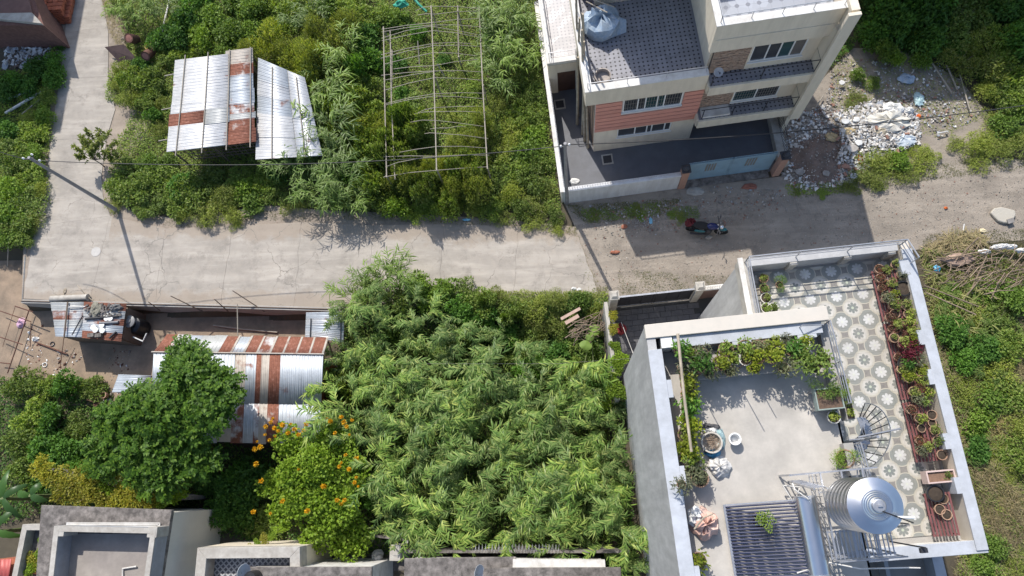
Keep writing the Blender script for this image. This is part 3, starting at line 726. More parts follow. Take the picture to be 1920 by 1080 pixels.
for s in (-1, 1):
    x0, x1 = (-2.4, -.01) if s < 0 else (.01, 2.35)
    p_ = MB().box(x0, x1, -.025, .025, .1, 2.15).build('leaf', m_bluemetal, g)
    gx = -1.15 if s < 0 else 1.05
    b = MB()
    for k in range(4): b.box(gx - .26 + k * .15, gx - .18 + k * .15, -.045, -.027, 1.0, 1.85)
    b.build('grille', M_grille, p_)
    b = MB()
    for k in range(17): b.obox((x0 + .08 + k * .137, 0, 2.2), (.07, .02, .1), (0, math.pi / 4, 0))
    tag(b.build('spikes', m_bluemetal, p_), kind='stuff')
    b = MB(); b.box(x0, x1, -.05, .05, .1, .16); b.box(x0, x1, -.05, .05, 2.09, 2.15); b.box(x0, x0 + .06, -.05, .05, .162, 2.088); b.box(x1 - .06, x1, -.05, .05, .162, 2.088); b.build('frame', m_bluemetal, p_)
MB().box(-2.4, 2.3, -.5, .4, -.03, .05).build('threshold', m_concold, g)
e = thing('low_wall', 'low grey wall with steel railing between dark driveway and rubble', 'wall', MW @ Vector((10.35, 0, 0)), math.radians(5.0))
MB().box(-.25, .3, -2.6, 3.5, 0, .55).build('wall', m_concpale, e)
railing(e, [(.15, -2.5, .55), (.15, 3.3, .55)], .9, m_dark, .14, .014, (1.0, .1))
# inspection covers in the courtyard
for (x, y), t in (((.72, -.62), 'below the cream wall'), ((-1.55, 3.35), 'in front of the brown door')):
    q = thing('drain_cover', f'square pale framed drain cover {t}', 'drain cover', wA(x, y), math.radians(6.2))
    b = MB(); b.box(-.32, .32, -.32, -.24, -.02, .03); b.box(-.32, .32, .24, .32, -.02, .03); b.box(-.32, -.24, -.238, .238, -.02, .03); b.box(.24, .32, -.238, .238, -.02, .03); b.build('rim', m_concpale, q)
    MB().box(-.238, .238, -.238, .238, -.02, .012).build('lid', m_dark, q)
# bamboo poles stood against the left wall
for i, (x, y, h, dx, dy) in enumerate([(-.35, 1.8, 9.6, -.05, .5), (-.5, 1.2, 8.2, .1, .6), (-.42, .75, 9.2, -.1, 1.0), (-.62, 2.4, 8.8, .12, .3), (-.3, .3, 7.0, -.2, .9), (-.72, 1.9, 6.2, .1, .4), (-.55, 2.9, 9.9, .0, .7), (-.25, 2.6, 9.0, -.1, .2)]):
    p0, p1 = wA(x, y), wA(x + dx, y + dy, h)
    mid = p0.lerp(p1, .5) + Vector((rnd.uniform(-.06, .06), rnd.uniform(-.06, .06), 0))
    tag(MB().tube([p0, mid, p1], .085, 7, .05).build('bamboo_pole', m_bamboo, smooth='auto'), 'tall bamboo scaffold pole standing against left wall of the pink house', 'pole', 'bamboo poles against the pink house')
def rag(name, label, cat, c, rx, ry, h, mat, seed, n=12, group=None):
    """crumpled cloth or plastic: a bumpy closed mound"""
    r = np.random.RandomState(seed); vs = []; k = 5
    for j in range(k):
        t = j / (k - 1)
        for i in range(n):
            a = 2 * math.pi * i / n; q = math.cos(t * math.pi / 2) ** .7 * r.uniform(.75, 1.2)
            vs.append((c[0] + rx * q * math.cos(a), c[1] + ry * q * math.sin(a), c[2] + h * math.sin(t * math.pi / 2) * r.uniform(.6, 1.1)))
    vs.append((c[0], c[1], c[2] + h))
    fs = [(j * n + i, j * n + (i + 1) % n, (j + 1) * n + (i + 1) % n, (j + 1) * n + i) for j in range(k - 1) for i in range(n)]
    fs += [((k - 1) * n + i, (k - 1) * n + (i + 1) % n, k * n) for i in range(n)] + [tuple(range(n))[::-1]]
    b = MB(); b.add(vs, fs); return tag(b.build(name, mat), label, cat, group)
# blue tarpaulin over things by the tower foot, pipes across it
q = wA(.75, 3.75, 6.42)
rag('tarpaulin', 'blue plastic tarpaulin heaped on the tiled terrace by the brick stair', 'tarpaulin', q, 1.15, .95, 1.1, m_bluetarp, 3, 16)
for i in range(4):
    p0 = wA(.1 + .3 * i, 4.6, 7.4 + .1 * i); p1 = wA(1.0 + .4 * i, 3.6 + .25 * i, 7.65)
    tag(MB().tube([p0, p1], .03, 5).build('bamboo_stick', m_greybamboo), 'thin bamboo stick lying across the blue tarpaulin', 'stick', 'sticks on the tarpaulin')
b = MB(); q = wA(.4, .75, 6.42)
b.lathe([(.32, 0), (.4, .05), (.42, .3), (.36, .32), (.34, .08), (0, .06)], q, 16); tag(b.build('basin', M('dusty_basin', (0.33, 0.29, 0.26), .7, .1, 4), smooth='auto'), 'round dusty basin on the tiled terrace corner', 'basin')
rag('cloth', 'white cloth dropped on the grey courtyard near the front wall', 'cloth', wA(-1.35, -1.7, 0), .28, .18, .12, m_pale, 9)
rag('plastic_bag', 'crumpled white bag at the front corner of the courtyard', 'bag', wA(-1.5, -2.3, 0), .22, .2, .2, m_pale, 10)
# ------------------------------------------------------------------ lower right house (grey, roof garden)
B0 = Vector((2.518, 5.355, 0)); RB = math.radians(5.0)
B = thing('house', 'grey house with a roof garden and a flower-tiled terrace', 'house', B0, RB)
MBm = rootm(B); MBi = MBm.inverted()
def wB(x, y, z=0.0): return MBm @ Vector((x, y, z))
def LB(px, py, z): return MBi @ P(px, py, z)
FR, FT = 12.6, 9.6                                                     # roof and terrace floor heights
MB().box(0, .25, -13, 0, 0, 13.3).build('wall', m_greywall, B)
MB().box(.252, 6.2, -13, -12.75, 0, 12.29).build('wall', m_greywall, B); MB().box(5.98, 6.2, -12.748, -8.6, 0, 8.89).build('wall', m_greywall, B)
MB().box(.252, 6.2, -.25, 0, 0, 13.3).build('wall', m_white, B)
MB().box(5.98, 6.2, -13, -.252, 8.9, 12.5).build('wall', m_cream, B)
MB().box(.252, 6.2, -13, -.252, 12.3, 12.5).build('roof_slab', m_conc, B)
m_roof = M('stained_roof_cement', (0.48, 0.45, 0.405), 0.9, 0.16, 0.8, (0.30, 0.285, 0.26), 0.75, 0.55, 0.12, 40)
MB().box(.46, 6.1, -13, -.86, 12.502, FR).build('roof_floor', m_roof, B)
# parapets: outer upstand, broad pale coping with pilaster heads
b = MB(); b.box(.001, .30, -13, -.45, 13.302, 13.5); b.build('west_parapet', m_greywall, B)
MB().box(.30, .455, -13, -.862, 12.4, 13.44).build('west_parapet_face', m_bluish, B)
MB().box(-.02, .46, -13, -.87, 13.502, 13.54).build('coping', m_bluish, B, bevel=.01)
for y in (-2.25, -5.1, -8.2): MB().box(.462, .62, y - .3, y + .3, FR, 13.535).build('pilaster', m_bluish, B)
MB().box(-.02, 6.2, -.46, .03, 13.302, 13.56).build('north_parapet', M('cream_coping', (0.53, 0.495, 0.435), 0.8, 0.06, 3, (0.55, 0.48, 0.4), .4, 1.5, .05, 50), B, bevel=.015)  # mottled cream parapet top next to the pale blue inner face
MB().box(.9, 5.95, -.86, -.462, FR, 13.45).build('north_parapet_face', m_bluish, B, bevel=.01)
for x in (3.2, 5.4): MB().box(x - .32, x + .32, -.98, -.862, FR, 13.445).build('pilaster', m_bluish, B)
MB().box(.47, .86, -.84, -.47, FR, 13.5).build('corner_block', m_pale, B)
# east side of the roof: low upstand with three-rail railing
b = MB(); b.box(6.0, 6.32, -3.3, -.5, FR - .1, 13.0); b.box(6.0, 6.32, -5.6, -4.55, FR - .1, 13.0); b.build('east_upstand', m_conc, B, bevel=.01)
railing(B, [(6.2, -.5, 13.0), (6.3, -3.3, 13.0)], .62, m_steel, 1.3, .028, (1.0, .66, .33))
railing(B, [(6.33, -4.6, 13.0), (6.4, -5.7, 13.0)], .62, m_steel, 1.0, .028, (1.0, .66, .33))
railing(B, [(6.0, -.6, 13.2), (5.2, -.6, 13.45)], .3, m_steel, 1.0, .025, (1.0,))

# terrace mass
MB().box(4.5, 4.75, .02, 2.9, 0, 9.55).build('wall', m_greywall, B)
MB().box(4.752, 10.8, 2.65, 2.9, 0, 9.55).build('wall', m_greywall, B)
MB().box(10.55, 10.8, -8.4, 2.648, 0, 9.55).build('wall', m_greywall, B)
MB().box(4.752, 10.548, -8.4, 2.648, 9.3, 9.56).build('terrace_slab', m_conc, B)
par = m_concpale
b = MB(); b.box(4.42, 4.75, .03, 2.94, 9.552, 10.4); b.build('terrace_parapet', par, B, bevel=.012)
MB().box(4.36, 4.56, -.0, 2.98, 10.402, 10.45).build('coping', m_white, B)
b = MB(); b.box(4.752, 10.55, 2.6, 2.94, 9.562, 10.4); b.build('terrace_parapet', M('grey_parapet', (0.40, 0.40, 0.40), .85, .12, 3, (0.3, .3, .3), .4, 2, .12, 50), B, bevel=.012)
for x in (6.5, 8.6, 10.3): MB().box(x - .14, x + .14, 2.48, 2.598, FT, 10.38).build('pilaster', par, B)
b = MB(); b.box(10.62, 10.95, -8.4, 2.94, 9.562, 10.45); b.build('terrace_parapet', M('cream_parapet', (0.58, 0.53, 0.45), .85, .08, 2, (0.45, .4, .34), .4, 1.5, .1, 50), B)
MB().box(10.6, 11.0, -8.5, 2.6, 10.452, 10.52).build('coping', m_bluish, B, bevel=.012)
for y in (1.9, -.9, -2.4, -4.75, -6.3): MB().box(10.42, 10.618, y - .28, y + .28, FT, 10.515).build('pilaster', m_bluish, B)
b = MB(); b.box(6.4, 10.62, -8.48, -8.2, 9.3, 10.4); b.build('terrace_parapet', m_white, B)
MB().box(6.35, 11.0, -8.6, -8.16, 10.402, 10.46).build('coping', m_bluish, B, bevel=.012)
railing(B, [(4.62, .1, 10.42), (4.62, 2.78, 10.42), (10.6, 2.78, 10.42), (10.8, 2.0, 10.52)], .75, m_steel, 2.05, .03, (1.0, .66, .33))
# wall below, beyond the south parapet: lower roof
MB().box(6.21, 10.9, -13, -8.62, 6.2, 6.4).build('lower_roof', m_conc, B)
MB().box(10.5, 10.9, -13, -8.62, 6.402, 7.2).build('lower_parapet', m_bluish, B)
MB().box(6.21, 10.9, -13, -8.62, 0, 6.19).build('wall', m_greywall, B)
MB().box(8.7, 8.85, -13, -8.63, 6.402, 7.1).build('wall', m_bluish, B)
# medallion floor tiles: printed rosettes laid out in the house axes, each tile a slab of its own
def rosette_mat():
    mt, nt, bs = _nodes('rosette_floor_tile'); t = nt.nodes.new('ShaderNodeTexCoord'); t.object = B
    s = nt.nodes.new('ShaderNodeSeparateXYZ'); nt.links.new(t.outputs['Object'], s.inputs[0])
    def mth(op, a, b=None, c=None):
        n = nt.nodes.new('ShaderNodeMath'); n.operation = op
        for i, q in enumerate((a, b, c)):
            if q is None: continue
            if hasattr(q, 'links'): nt.links.new(q, n.inputs[i])
            else: n.inputs[i].default_value = q
        return n.outputs[0]
    px_, py_ = 1.03, 1.048
    def cell(ox, oy):
        fx = mth('SUBTRACT', mth('FRACT', mth('DIVIDE', mth('ADD', s.outputs[0], 100 * px_ - 6.09 - ox + px_ / 2), px_)), .5)
        fy = mth('SUBTRACT', mth('FRACT', mth('DIVIDE', mth('ADD', s.outputs[1], 100 * py_ - 1.2 - oy + py_ / 2), py_)), .5)
        r = mth('SQRT', mth('ADD', mth('MULTIPLY', fx, fx), mth('MULTIPLY', fy, fy)))
        a = mth('ARCTAN2', fy, fx)
        pet = mth('MULTIPLY', .215, mth('POWER', mth('ABSOLUTE', mth('COSINE', mth('MULTIPLY', a, 4.0))), .22))
        flower = mth('MULTIPLY', mth('LESS_THAN', r, pet), mth('GREATER_THAN', r, .045))
        return r, flower
    rA, fA = cell(0, 0); rB, fB = cell(px_ / 2, -py_ / 2)
    v = _vec(nt, True)
    n1 = _noise(nt, v, 14, 4)
    base = _ramp(nt, n1, [(0.3, (0.18, 0.168, 0.152)), (0.7, (0.245, 0.23, 0.208))])
    c = base
    sub = mth('MULTIPLY', mth('GREATER_THAN', mth('ABSOLUTE', mth('SUBTRACT', rA, .42)), .03), 1.0)
    c = _mix(nt, mth('LESS_THAN', rA, .40), c, (0.48, 0.45, 0.36))
    c = _mix(nt, mth('LESS_THAN', rA, .37), c, (0.235, 0.245, 0.225))
    c = _mix(nt, fA, c, (0.54, 0.54, 0.52))
    w_ = nt.nodes.new('ShaderNodeMapRange'); nt.links.new(rB, w_.inputs[0]); w_.inputs[1].default_value = .26; w_.inputs[2].default_value = .38; w_.inputs[3].default_value = 1; w_.inputs[4].default_value = 0
    c = _mix(nt, mth('LESS_THAN', rB, .38), c, (0.43, 0.40, 0.32))
    c = _mix(nt, w_.outputs[0], c, (0.53, 0.51, 0.46))
    c = _mix(nt, fB, c, (0.19, 0.205, 0.19))
    c = _mix(nt, mth('LESS_THAN', rB, .05), c, (0.42, 0.46, 0.36)); c = _mix(nt, mth('LESS_THAN', rA, .045), c, (0.56, 0.58, 0.5))
    c = _mix(nt, _ramp(nt, _noise(nt, v, 1.2, 8, .7), [(0.42, (0, 0, 0)), (0.68, (.5,) * 3)]), c, (0.29, 0.265, 0.23))
    nt.links.new(c, bs.inputs['Base Color']); bs.inputs['Roughness'].default_value = 0.42
    return mt
m_ros = rosette_mat()
TX, TY = 1.03 / 2, 1.048 / 2
t0 = MB().box(-TX / 2 + .002, TX / 2 - .002, -TY / 2 + .002, TY / 2 - .002, 9.562, FT).build('tile', m_ros, B)
first = True
for i in range(-3, 10):
    for j in range(-20, 4):
        x, y = 6.09 + i * TX, 1.2 + j * TY
        if x - TX / 2 < 4.76 or x > 10.55 or y + TY / 2 > 2.6 or y < -8.1 or (x + TX / 2 < 6.2 and y < .0): continue
        if first: t0.location = (x, y, 0); first = False
        else: share(t0, 'tile', (x, y, 0))

# ---- courtyard, gate and boundary on the north side
b = MB(); b.prism([wB(*p)[:2] for p in ((-.6, -2), (6.5, 0), (6.5, 4.0), (-.6, 4.0))], -.045, -.02)
pav = tag(b.build('courtyard_paving', M('dark_joint', (0.05, 0.05, 0.05), .9)), kind='structure')
m_pav = M('dark_pavers', (0.085, 0.085, 0.095), 0.75, 0.2, 3, (0.14, 0.135, 0.13), .4, 2, .15, 40)
pv = None
for j in range(12):
    for i in range(9):
        x, y = -.2 + i * .61 + (j % 2) * .3, .3 + j * .305
        if x > 4.4: continue
        q = wB(x, y, -.02)
        if pv is None:
            c_ = pav.location.copy()
            pv = MB().box(-.295, .295, -.143, .143, 0, .03).build('paver', m_pav, pav); pv.location = q - c_; pv.rotation_euler.z = RB
        else: share(pv, 'paver', q - c_ + Vector((0, 0, rnd.uniform(-.004, .004))), RB)
bw = thing('boundary_wall', 'pale boundary wall left of the dark courtyard overgrown with yellow leaves', 'wall', wB(-.42, 2), RB)
MB().box(-.09, .09, -3.2, 1.9, -.05, 1.9).build('wall', m_concpale, bw)
for (x, y, l) in ((.02, 4.05, 'pale capped gate post at the left end of the black gate'), (4.4, 4.05, 'pale capped gate post at the right end of the black gate')):
    g = thing('gate_post', l, 'post', wB(x, y), RB, 'pale gate posts')
    MB().box(-.2, .2, -.2, .2, -.03, 2.45).build('shaft', m_concpale, g, bevel=.01)
    b = MB(); b.box(-.24, .24, -.24, .24, 2.452, 2.53); b.hexa([(-.2, -.2, 2.53), (.2, -.2, 2.53), (.2, .2, 2.53), (-.2, .2, 2.53)], [(-.1, -.1, 2.66), (.1, -.1, 2.66), (.1, .1, 2.66), (-.1, .1, 2.66)]); b.build('cap', m_concpale, g)
g = thing('gate', 'black sheet metal gate between two pale capped posts', 'gate', wB(2.2, 4.05), RB)
for s in (-1, 1):
    x0, x1 = (-1.97, -.01) if s < 0 else (.01, 1.98)
    q = MB().box(x0, x1, -.02, .02, .1, 2.0).build('leaf', m_dark, g)
    b = MB(); b.box(x0, x1, -.045, .045, 2.002, 2.06); b.build('rail', m_steel, q); MB().box(x0, x1, -.06, -.022, .1, .17).build('rail', m_steel, q)
    b = MB(); [b.box(x0 + .05 + k * .62, x0 + .1 + k * .62, -.045, -.022, .2, 1.95) for k in range(4)]; b.build('stile', m_dark, q)
bw2 = thing('street_wall', 'brown street wall with white spiked rail beside the black gate', 'wall', wB(5.2, 4.1), RB)
MB().box(-.6, 2.0, -.1, .1, -.03, 1.7).build('wall', M('brown_wall', (0.16, 0.10, 0.085), .85, .12, 3), bw2)
MB().box(-.6, 2.0, -.13, .13, 1.702, 1.77).build('coping', m_white, bw2)
b = MB(); [b.bar((-.55 + k * .12, 0, 1.77), (-.55 + k * .12, 0, 2.1), .02) for k in range(21)]; b.bar((-.6, 0, 1.9), (2, 0, 1.9), .03)
tag(b.build('spike_rail', m_white, bw2), kind='stuff')
rag('bucket_cover', 'dark red cloth heap in the courtyard corner behind the black gate', 'cloth', wB(.32, 2.75, 0), .3, .32, .3, M('dark_red_cloth', (0.2, 0.02, 0.025), .8, .1, 4), 4)
tag(MB().tube([wB(.3, 2.9, 1.2), wB(.75, .9, 1.3), wB(.9, .3, 1.4)], .015, 5).build('cable', m_white), 'thin white cable crossing the dark courtyard by the boundary wall', 'cable')

# ---- roof of the house: solar heater
S = thing('solar_water_heater', 'solar water heater with dark blue glass tubes and silver tank', 'solar heater', wB(2.9, -7.4, FR), RB)
m_tube = M('blue_glass_tube', (0.012, 0.02, 0.06), 0.12, 0.1, 4, bump=0, spec=0.8)
WX0, WX1, ZW, ZE = -1.05, 1.05, .12, .95
tb = None
for k in range(23):
    y = 1.2 - .04 - k * .104
    me_ = MB().tube([(WX0 + .03, 0, ZW + .05), (WX1 + .04, 0, ZE + .05)], .034, 8) if tb is None else None
    if tb is None:
        tb = me_.build('glass_tube', m_tube, S, smooth='auto'); tb.location = (0, y, 0)
    else: share(tb, 'glass_tube', (0, y, 0))
fr = MB()
for y in (1.22, -1.26, 0): fr.bar((WX0, y, ZW - .01), (WX1 + .2, y, ZE - .03), .045)
fr.bar((WX0, 1.24, ZW + .03), (WX0, -1.28, ZW + .03), .08)
for y in (1.2, -1.26): fr.bar((WX1 + .1, y, 0), (WX1 + .12, y, ZE), .045); fr.bar((WX1 + .5, y, 0), (WX1 + .12, y, ZE), .04)
fr.build('frame', m_steel, S)
rf = MB().hexa([(WX0 + .1, -1.24, ZW - .06), (WX1, -1.24, ZE - .12), (WX1, 1.18, ZE - .12), (WX0 + .1, 1.18, ZW - .06)], [(WX0 + .1, -1.24, ZW - .05), (WX1, -1.24, ZE - .11), (WX1, 1.18, ZE - .11), (WX0 + .1, 1.18, ZW - .05)])
b = MB(); b.tube([(WX1 + .28, 1.32, ZE + .13), (WX1 + .28, -1.5, ZE + .13)], .33, 28); tk = b.build('tank', m_stain, S, smooth='auto')
for y in (1.33, -1.0): MB().tube([(WX1 + .28, y, ZE + .13), (WX1 + .28, y - .06, ZE + .13)], .338, 28).build('tank_band', m_steel, tk, smooth='auto')
b = MB(); b.tube([(WX1 + .3, 1.2, ZE + .38), (WX1 + .3, 1.2, ZE + .55), (WX1 - .1, 1.55, ZE + .55), (WX1 - .1, 1.75, ZE + .4)], .02, 6); b.build('vent_pipe', m_white, S)

# ---- steel water tank on its stand
T = thing('water_tank', 'large ribbed stainless steel water tank on a steel stand', 'water tank', wB(5.38, -6.4, 14.2), RB); T.scale = (1.03, 1.03, .9)
prof = [(0, 0), (.7, 0), (.74, .04)]
for k in range(6):
    z = .12 + k * .32; prof += [(.74, z), (.765, z + .03), (.765, z + .09), (.74, z + .12)]
prof += [(.74, 2.05), (.765, 2.1), (.75, 2.16), (.56, 2.25), (.44, 2.295), (.42, 2.31), (.38, 2.31), (.36, 2.335), (.33, 2.335), (.31, 2.36), (.28, 2.36), (.26, 2.39), (.23, 2.39), (.2, 2.43), (.0, 2.44)]
MB().lathe(prof, (0, 0, 0), 40).build('body', m_stain, T, smooth='auto')
b = MB(); b.lathe([(.17, 2.44), (.18, 2.5), (.15, 2.53), (0, 2.54)], (0, 0, 0), 20); b.obox((0, 0, 2.56), (.12, .05, .05)); b.build('lid', m_steel, T, smooth='auto')
b = MB(); b.tube([(-.05, -.1, 2.5), (.25, -.25, 2.55), (.6, -.42, 2.5), (.85, -.52, 2.3)], .018, 6); b.build('hose', m_black, T)
b = MB(); b.tube([(.4, -.33, 2.5), (.85, -.38, 2.42)], .035, 8); b.build('pipe_joint', m_whiteplastic, T)
ST = thing('tank_stand', 'grey steel stand of angle bars carrying the round water tank', 'stand', wB(5.2, -6.6, FR), RB)
b = MB()
for x in (-.45, .2, .85): b.bar((x, 1.2, 1.36), (x, -1.35, 1.36), .05)
b.bar((-1.4, 1.2, 1.3), (1.35, 1.2, 1.3), .05)
for y in (.6, 0, -.6, -1.35): b.bar((-.6, y, 1.3), (1.35, y, 1.3), .05)
for k in range(16): b.bar((-.6 + k * .125, -.55, 1.385), (-.6 + k * .125, -1.4, 1.385), .035, .02)
b.build('deck', m_steel, ST)
for x, y in ((-1.35, 1.2), (.75, 1.2), (-.45, -1.35), (.75, -1.35)):
    MB().bar((x, y, 0), (x, y, 1.36), .06).build('leg', m_steel, ST)
for x in (1.3,):
    for y in (.9, -1.35): MB().bar((x, y, -3.0), (x, y, 1.3), .05).build('leg', m_steel, ST)
b = MB()
b.bar((-.45, -1.35, 1.2), (.75, -1.35, .1), .035); b.bar((-1.35, 1.2, .1), (-.45, 1.2, 1.25), .03); b.bar((.75, 1.2, 1.25), (.75, -1.35, .1), .035)
b.build('brace', m_steel, ST)
b = MB()
for x in (-.55, .1, .7, 1.35): b.bar((x, -1.4, 1.3), (x, -1.4, 2.0), .03)
b.tube([(-.6, -1.4, 2.0), (1.4, -1.4, 2.0)], .022, 6); b.tube([(-.6, -1.4, 1.65), (1.4, -1.4, 1.65)], .016, 6)
b.build('guard_rail', m_steel, ST)
ld = MB(); ld.bar((-.72, 1.0, 0), (-.72, .75, 2.6), .04); ld.bar((-1.1, 1.0, 0), (-1.1, .75, 2.6), .04)
for k in range(9): ld.bar((-.72, 1.0 - k * .025, .2 + k * .28), (-1.1, 1.0 - k * .025, .2 + k * .28), .028)
ld.build('ladder', m_steel, ST)
b = MB()
for z in (.35, .7, 1.05): b.bar((-.5, 1.15, z), (-.5, -1.3, z), .028); b.bar((-.5, -1.33, z), (.85, -1.33, z), .028)
for k in range(12): b.bar((-.5, 1.1 - k * .21, .3), (-.5, 1.1 - k * .21, 1.3), .022)
b.build('side_grille', m_steel, ST)
b = MB(); b.tube([(-1.6, -1.75, .9), (-.6, -1.5, 1.1), (.2, -1.72, 1.3), (1.6, -1.8, 1.3), (2.0, -1.85, 1.2)], .022, 6); tag(b.build('pipe', m_white, ST, label='white pipe'), None)
b = MB(); b.bar((1.95, -1.2, -.5), (1.95, -1.2, 2.0), .04); b.bar((1.65, -.5, 0), (1.65, -.5, 1.9), .035); b.obox((2.0, -1.3, 1.7), (.2, .14, .14)); b.build('valve_post', m_dark, ST)

# ---- spiral stair from terrace to roof
SP = thing('spiral_stair', 'grey steel spiral stair between tiled terrace and roof', 'stair', wB(6.95, -4.45, FT), RB)
b = MB(); b.tube([(0, 0, 0), (0, 0, 3.9)], .05, 10); b.build('post', m_steel, SP)
nt_ = 13
for k in range(nt_):
    a = math.radians(-75 + k * 14); z = .22 * (k + 1)
    t = MB()
    for e in range(5):
        aa = a + math.radians(-7 + e * 3.5)
        t.bar((.06 * math.cos(aa), .06 * math.sin(aa), z), (.72 * math.cos(aa), .72 * math.sin(aa), z), .032)
    for rr in (.2, .72): t.bar((rr * math.cos(a - .14), rr * math.sin(a - .14), z), (rr * math.cos(a + .14), rr * math.sin(a + .14), z), .03)
    tr = t.build('tread', m_steel, SP)
    MB().tube([(.72 * math.cos(a), .72 * math.sin(a), z), (1.12 * math.cos(a), 1.12 * math.sin(a), z + .75)], .018, 5).build('baluster', m_dark, tr)
b = MB()
for f in (1.0, .55, .0):
    pts = []
    for k in range(nt_ * 2 - 1):
        a = math.radians(-75 + k * 7); z = .22 * (k / 2 + 1); r_ = lin(.72, 1.12, f); pts.append((r_ * math.cos(a), r_ * math.sin(a), z + .75 * f))
    b.tube(pts, .02 if f == 1 else .012, 6)
b.build('handrail', m_steel, SP)
b = MB(); b.tube([(-.5, .05, 3.55), (.9, .2, 3.6)], .03, 6); b.tube([(-.6, 0, 3.0), (-.1, 0, 3.0)], .03, 6); b.build('brace', m_steel, SP)
# ------------------------------------------------------------------ potted plants
POTPLANT = {
 'green': shrub_mesh('pot_leaves_a', L_mid, .3, .45, 130, .11, .05, 21, 5),
 'olive': shrub_mesh('pot_leaves_b', L_olive, .26, .35, 120, .09, .045, 22, 5),
 'lime': shrub_mesh('pot_leaves_c', LEAF('chartreuse_leaf', [(.2, .26, .02), (.27, .31, .03), (.15, .22, .02), (.32, .34, .05)]), .34, .45, 190, .1, .05, 23, 6),
 'dark': shrub_mesh('pot_leaves_d', L_dark, .34, .5, 170, .12, .06, 24, 6),
 'red': shrub_mesh('pot_leaves_e', L_red, .5, .5, 260, .14, .05, 25, 7),
 'rust': shrub_mesh('pot_leaves_i', LEAF('maroon_leaf', [(.15, .05, .045), (.2, .075, .06), (.11, .055, .04), (.17, .12, .05)]), .3, .35, 120, .1, .05, 29, 5),
 'grey': shrub_mesh('pot_leaves_f', LEAF('grey_green_leaf', [(.16, .18, .11), (.22, .23, .15), (.12, .15, .08)]), .36, .4, 170, .13, .035, 26, 6),
 'feather': shrub_mesh('pot_leaves_g', L_bright, .48, .55, 620, .1, .016, 27, 7),
 'big': shrub_mesh('pot_leaves_h', L_mid, .48, .65, 360, .12, .055, 28, 8),
}
def pot_mesh(r, h, mat, name='pot'):
    b = MB(); b.lathe([(r * .68, 0), (r * .9, h * .82), (r * 1.02, h * .83), (r * 1.02, h), (r * .88, h), (r * .84, h * .6)], (0, 0, 0), 14)
    me = bpy.data.meshes.new(name); me.from_pydata(b.v, [], b.f); me.materials.append(mat); return me
def soil_mesh(r, h):
    b = MB(); b.lathe([(r * .87, h * .84), (r * .4, h * .9), (0, h * .88)], (0, 0, 0), 12)
    me = bpy.data.meshes.new('soil'); me.from_pydata(b.v, [], b.f); me.materials.append(m_soil); return me
m_whitepot = M('white_glazed_pot', (0.6, 0.57, 0.52), .5, .1, 4)
m_brownpot = M('brown_pot', (0.21, 0.13, 0.09), .8, .2, 4)
POTS = {k: (pot_mesh(r, h, mt), soil_mesh(r, h), h) for k, (r, h, mt) in {'t': (.185, .28, m_terra), 's': (.15, .22, m_terra), 'w': (.22, .3, m_whitepot), 'b': (.26, .38, m_brownpot), 'g': (.3, .36, m_black), 'l': (.3, .42, m_terra)}.items()}
def potted(px, py, z, pot, plant, label, group=None, sc=1.0, lift=0.0):
    r = thing('potted_plant', label, 'potted plant', P(px, py, z + .25) - Vector((0, 0, .25)), rnd.uniform(0, 6.28), group)
    pm, sm, h = POTS[pot]
    o = bpy.data.objects.new('pot', pm); COL.objects.link(o); o.parent = r
    s = bpy.data.objects.new('soil', sm); COL.objects.link(s); s.parent = r
    if plant:
        f = bpy.data.objects.new('foliage', POTPLANT[plant]); COL.objects.link(f); f.parent = r
        f.location = (0, 0, h * .85 + lift); f.scale = (sc,) * 3; f.rotation_euler.z = rnd.uniform(0, 6)
        st = MB().tube([(0, 0, h * .8), (.01, 0, h * .85 + lift + .2 * sc)], .012, 5).build('stem', m_stem, r)
    return r
# long red rack with two shelves along the east parapet of the terrace
for (y0, y1, l) in ((2.0, -.05, 'north end of the red pot rack with pots under the parapet corner'), (-.15, -3.1, 'middle red pot rack carrying the red-leaved plant'), (-3.2, -5.4, 'south red pot rack with terracotta pots'), (-6.5, -8.0, 'last red rack holding dry empty pots near the tank stand')):
    k = thing('pot_rack', l, 'rack', wB(10.0, (y0 + y1) / 2, FT), RB, 'red pot racks'); L_ = abs(y0 - y1) / 2
    for x, z in ((-.28, .32), (.12, .5)):
        for dx in (0, .12, .24, .36):
            MB().bar((x + dx - .15, -L_, z), (x + dx - .15, L_, z), .07, .025).build('slat', m_redpaint, k)
    for y in (-L_ + .05, 0, L_ - .05):
        for x in (-.36, .3): MB().bar((x, y, 0), (x, y, .32 if x < 0 else .5), .035).build('leg', m_redpaint, k)
GR = 'terracotta pots on the red racks'; GL = 'terracotta pot with small plant on the red racks beside the parapet'
for px, py, pot, pl in [(1662, 509, 's', 'olive'), (1679, 497, 't', 'olive'), (1672, 530, 's', 'olive'), (1675, 573, 't', 'olive'), (1698, 573, 't', 'olive'), (1678, 588, 't', None), (1703, 589, 't', 'olive'), (1684, 607, 't', 'olive'), (1707, 604, 't', 'olive'), (1687, 625, 't', None), (1710, 621, 't', 'olive'), (1693, 645, 't', 'olive'), (1718, 677, 't', 'grey'), (1704, 692, 't', 'olive'), (1728, 712, 't', 'olive'), (1713, 734, 't', 'olive'), (1737, 735, 't', 'olive'), (1747, 778, 't', None), (1724, 784, 't', 'olive'), (1729, 803, 's', None), (1749, 793, 's', None), (1753, 807, 't', 'olive'), (1758, 827, 't', 'green'), (1738, 840, 't', 'olive'), (1766, 853, 't', None)]:
    potted(px, py, FT + .38, pot, pl, GL if pl else 'empty terracotta pot of dark soil on the red racks', GR if pl else 'empty pots on the red racks', rnd.uniform(.75, 1.05))
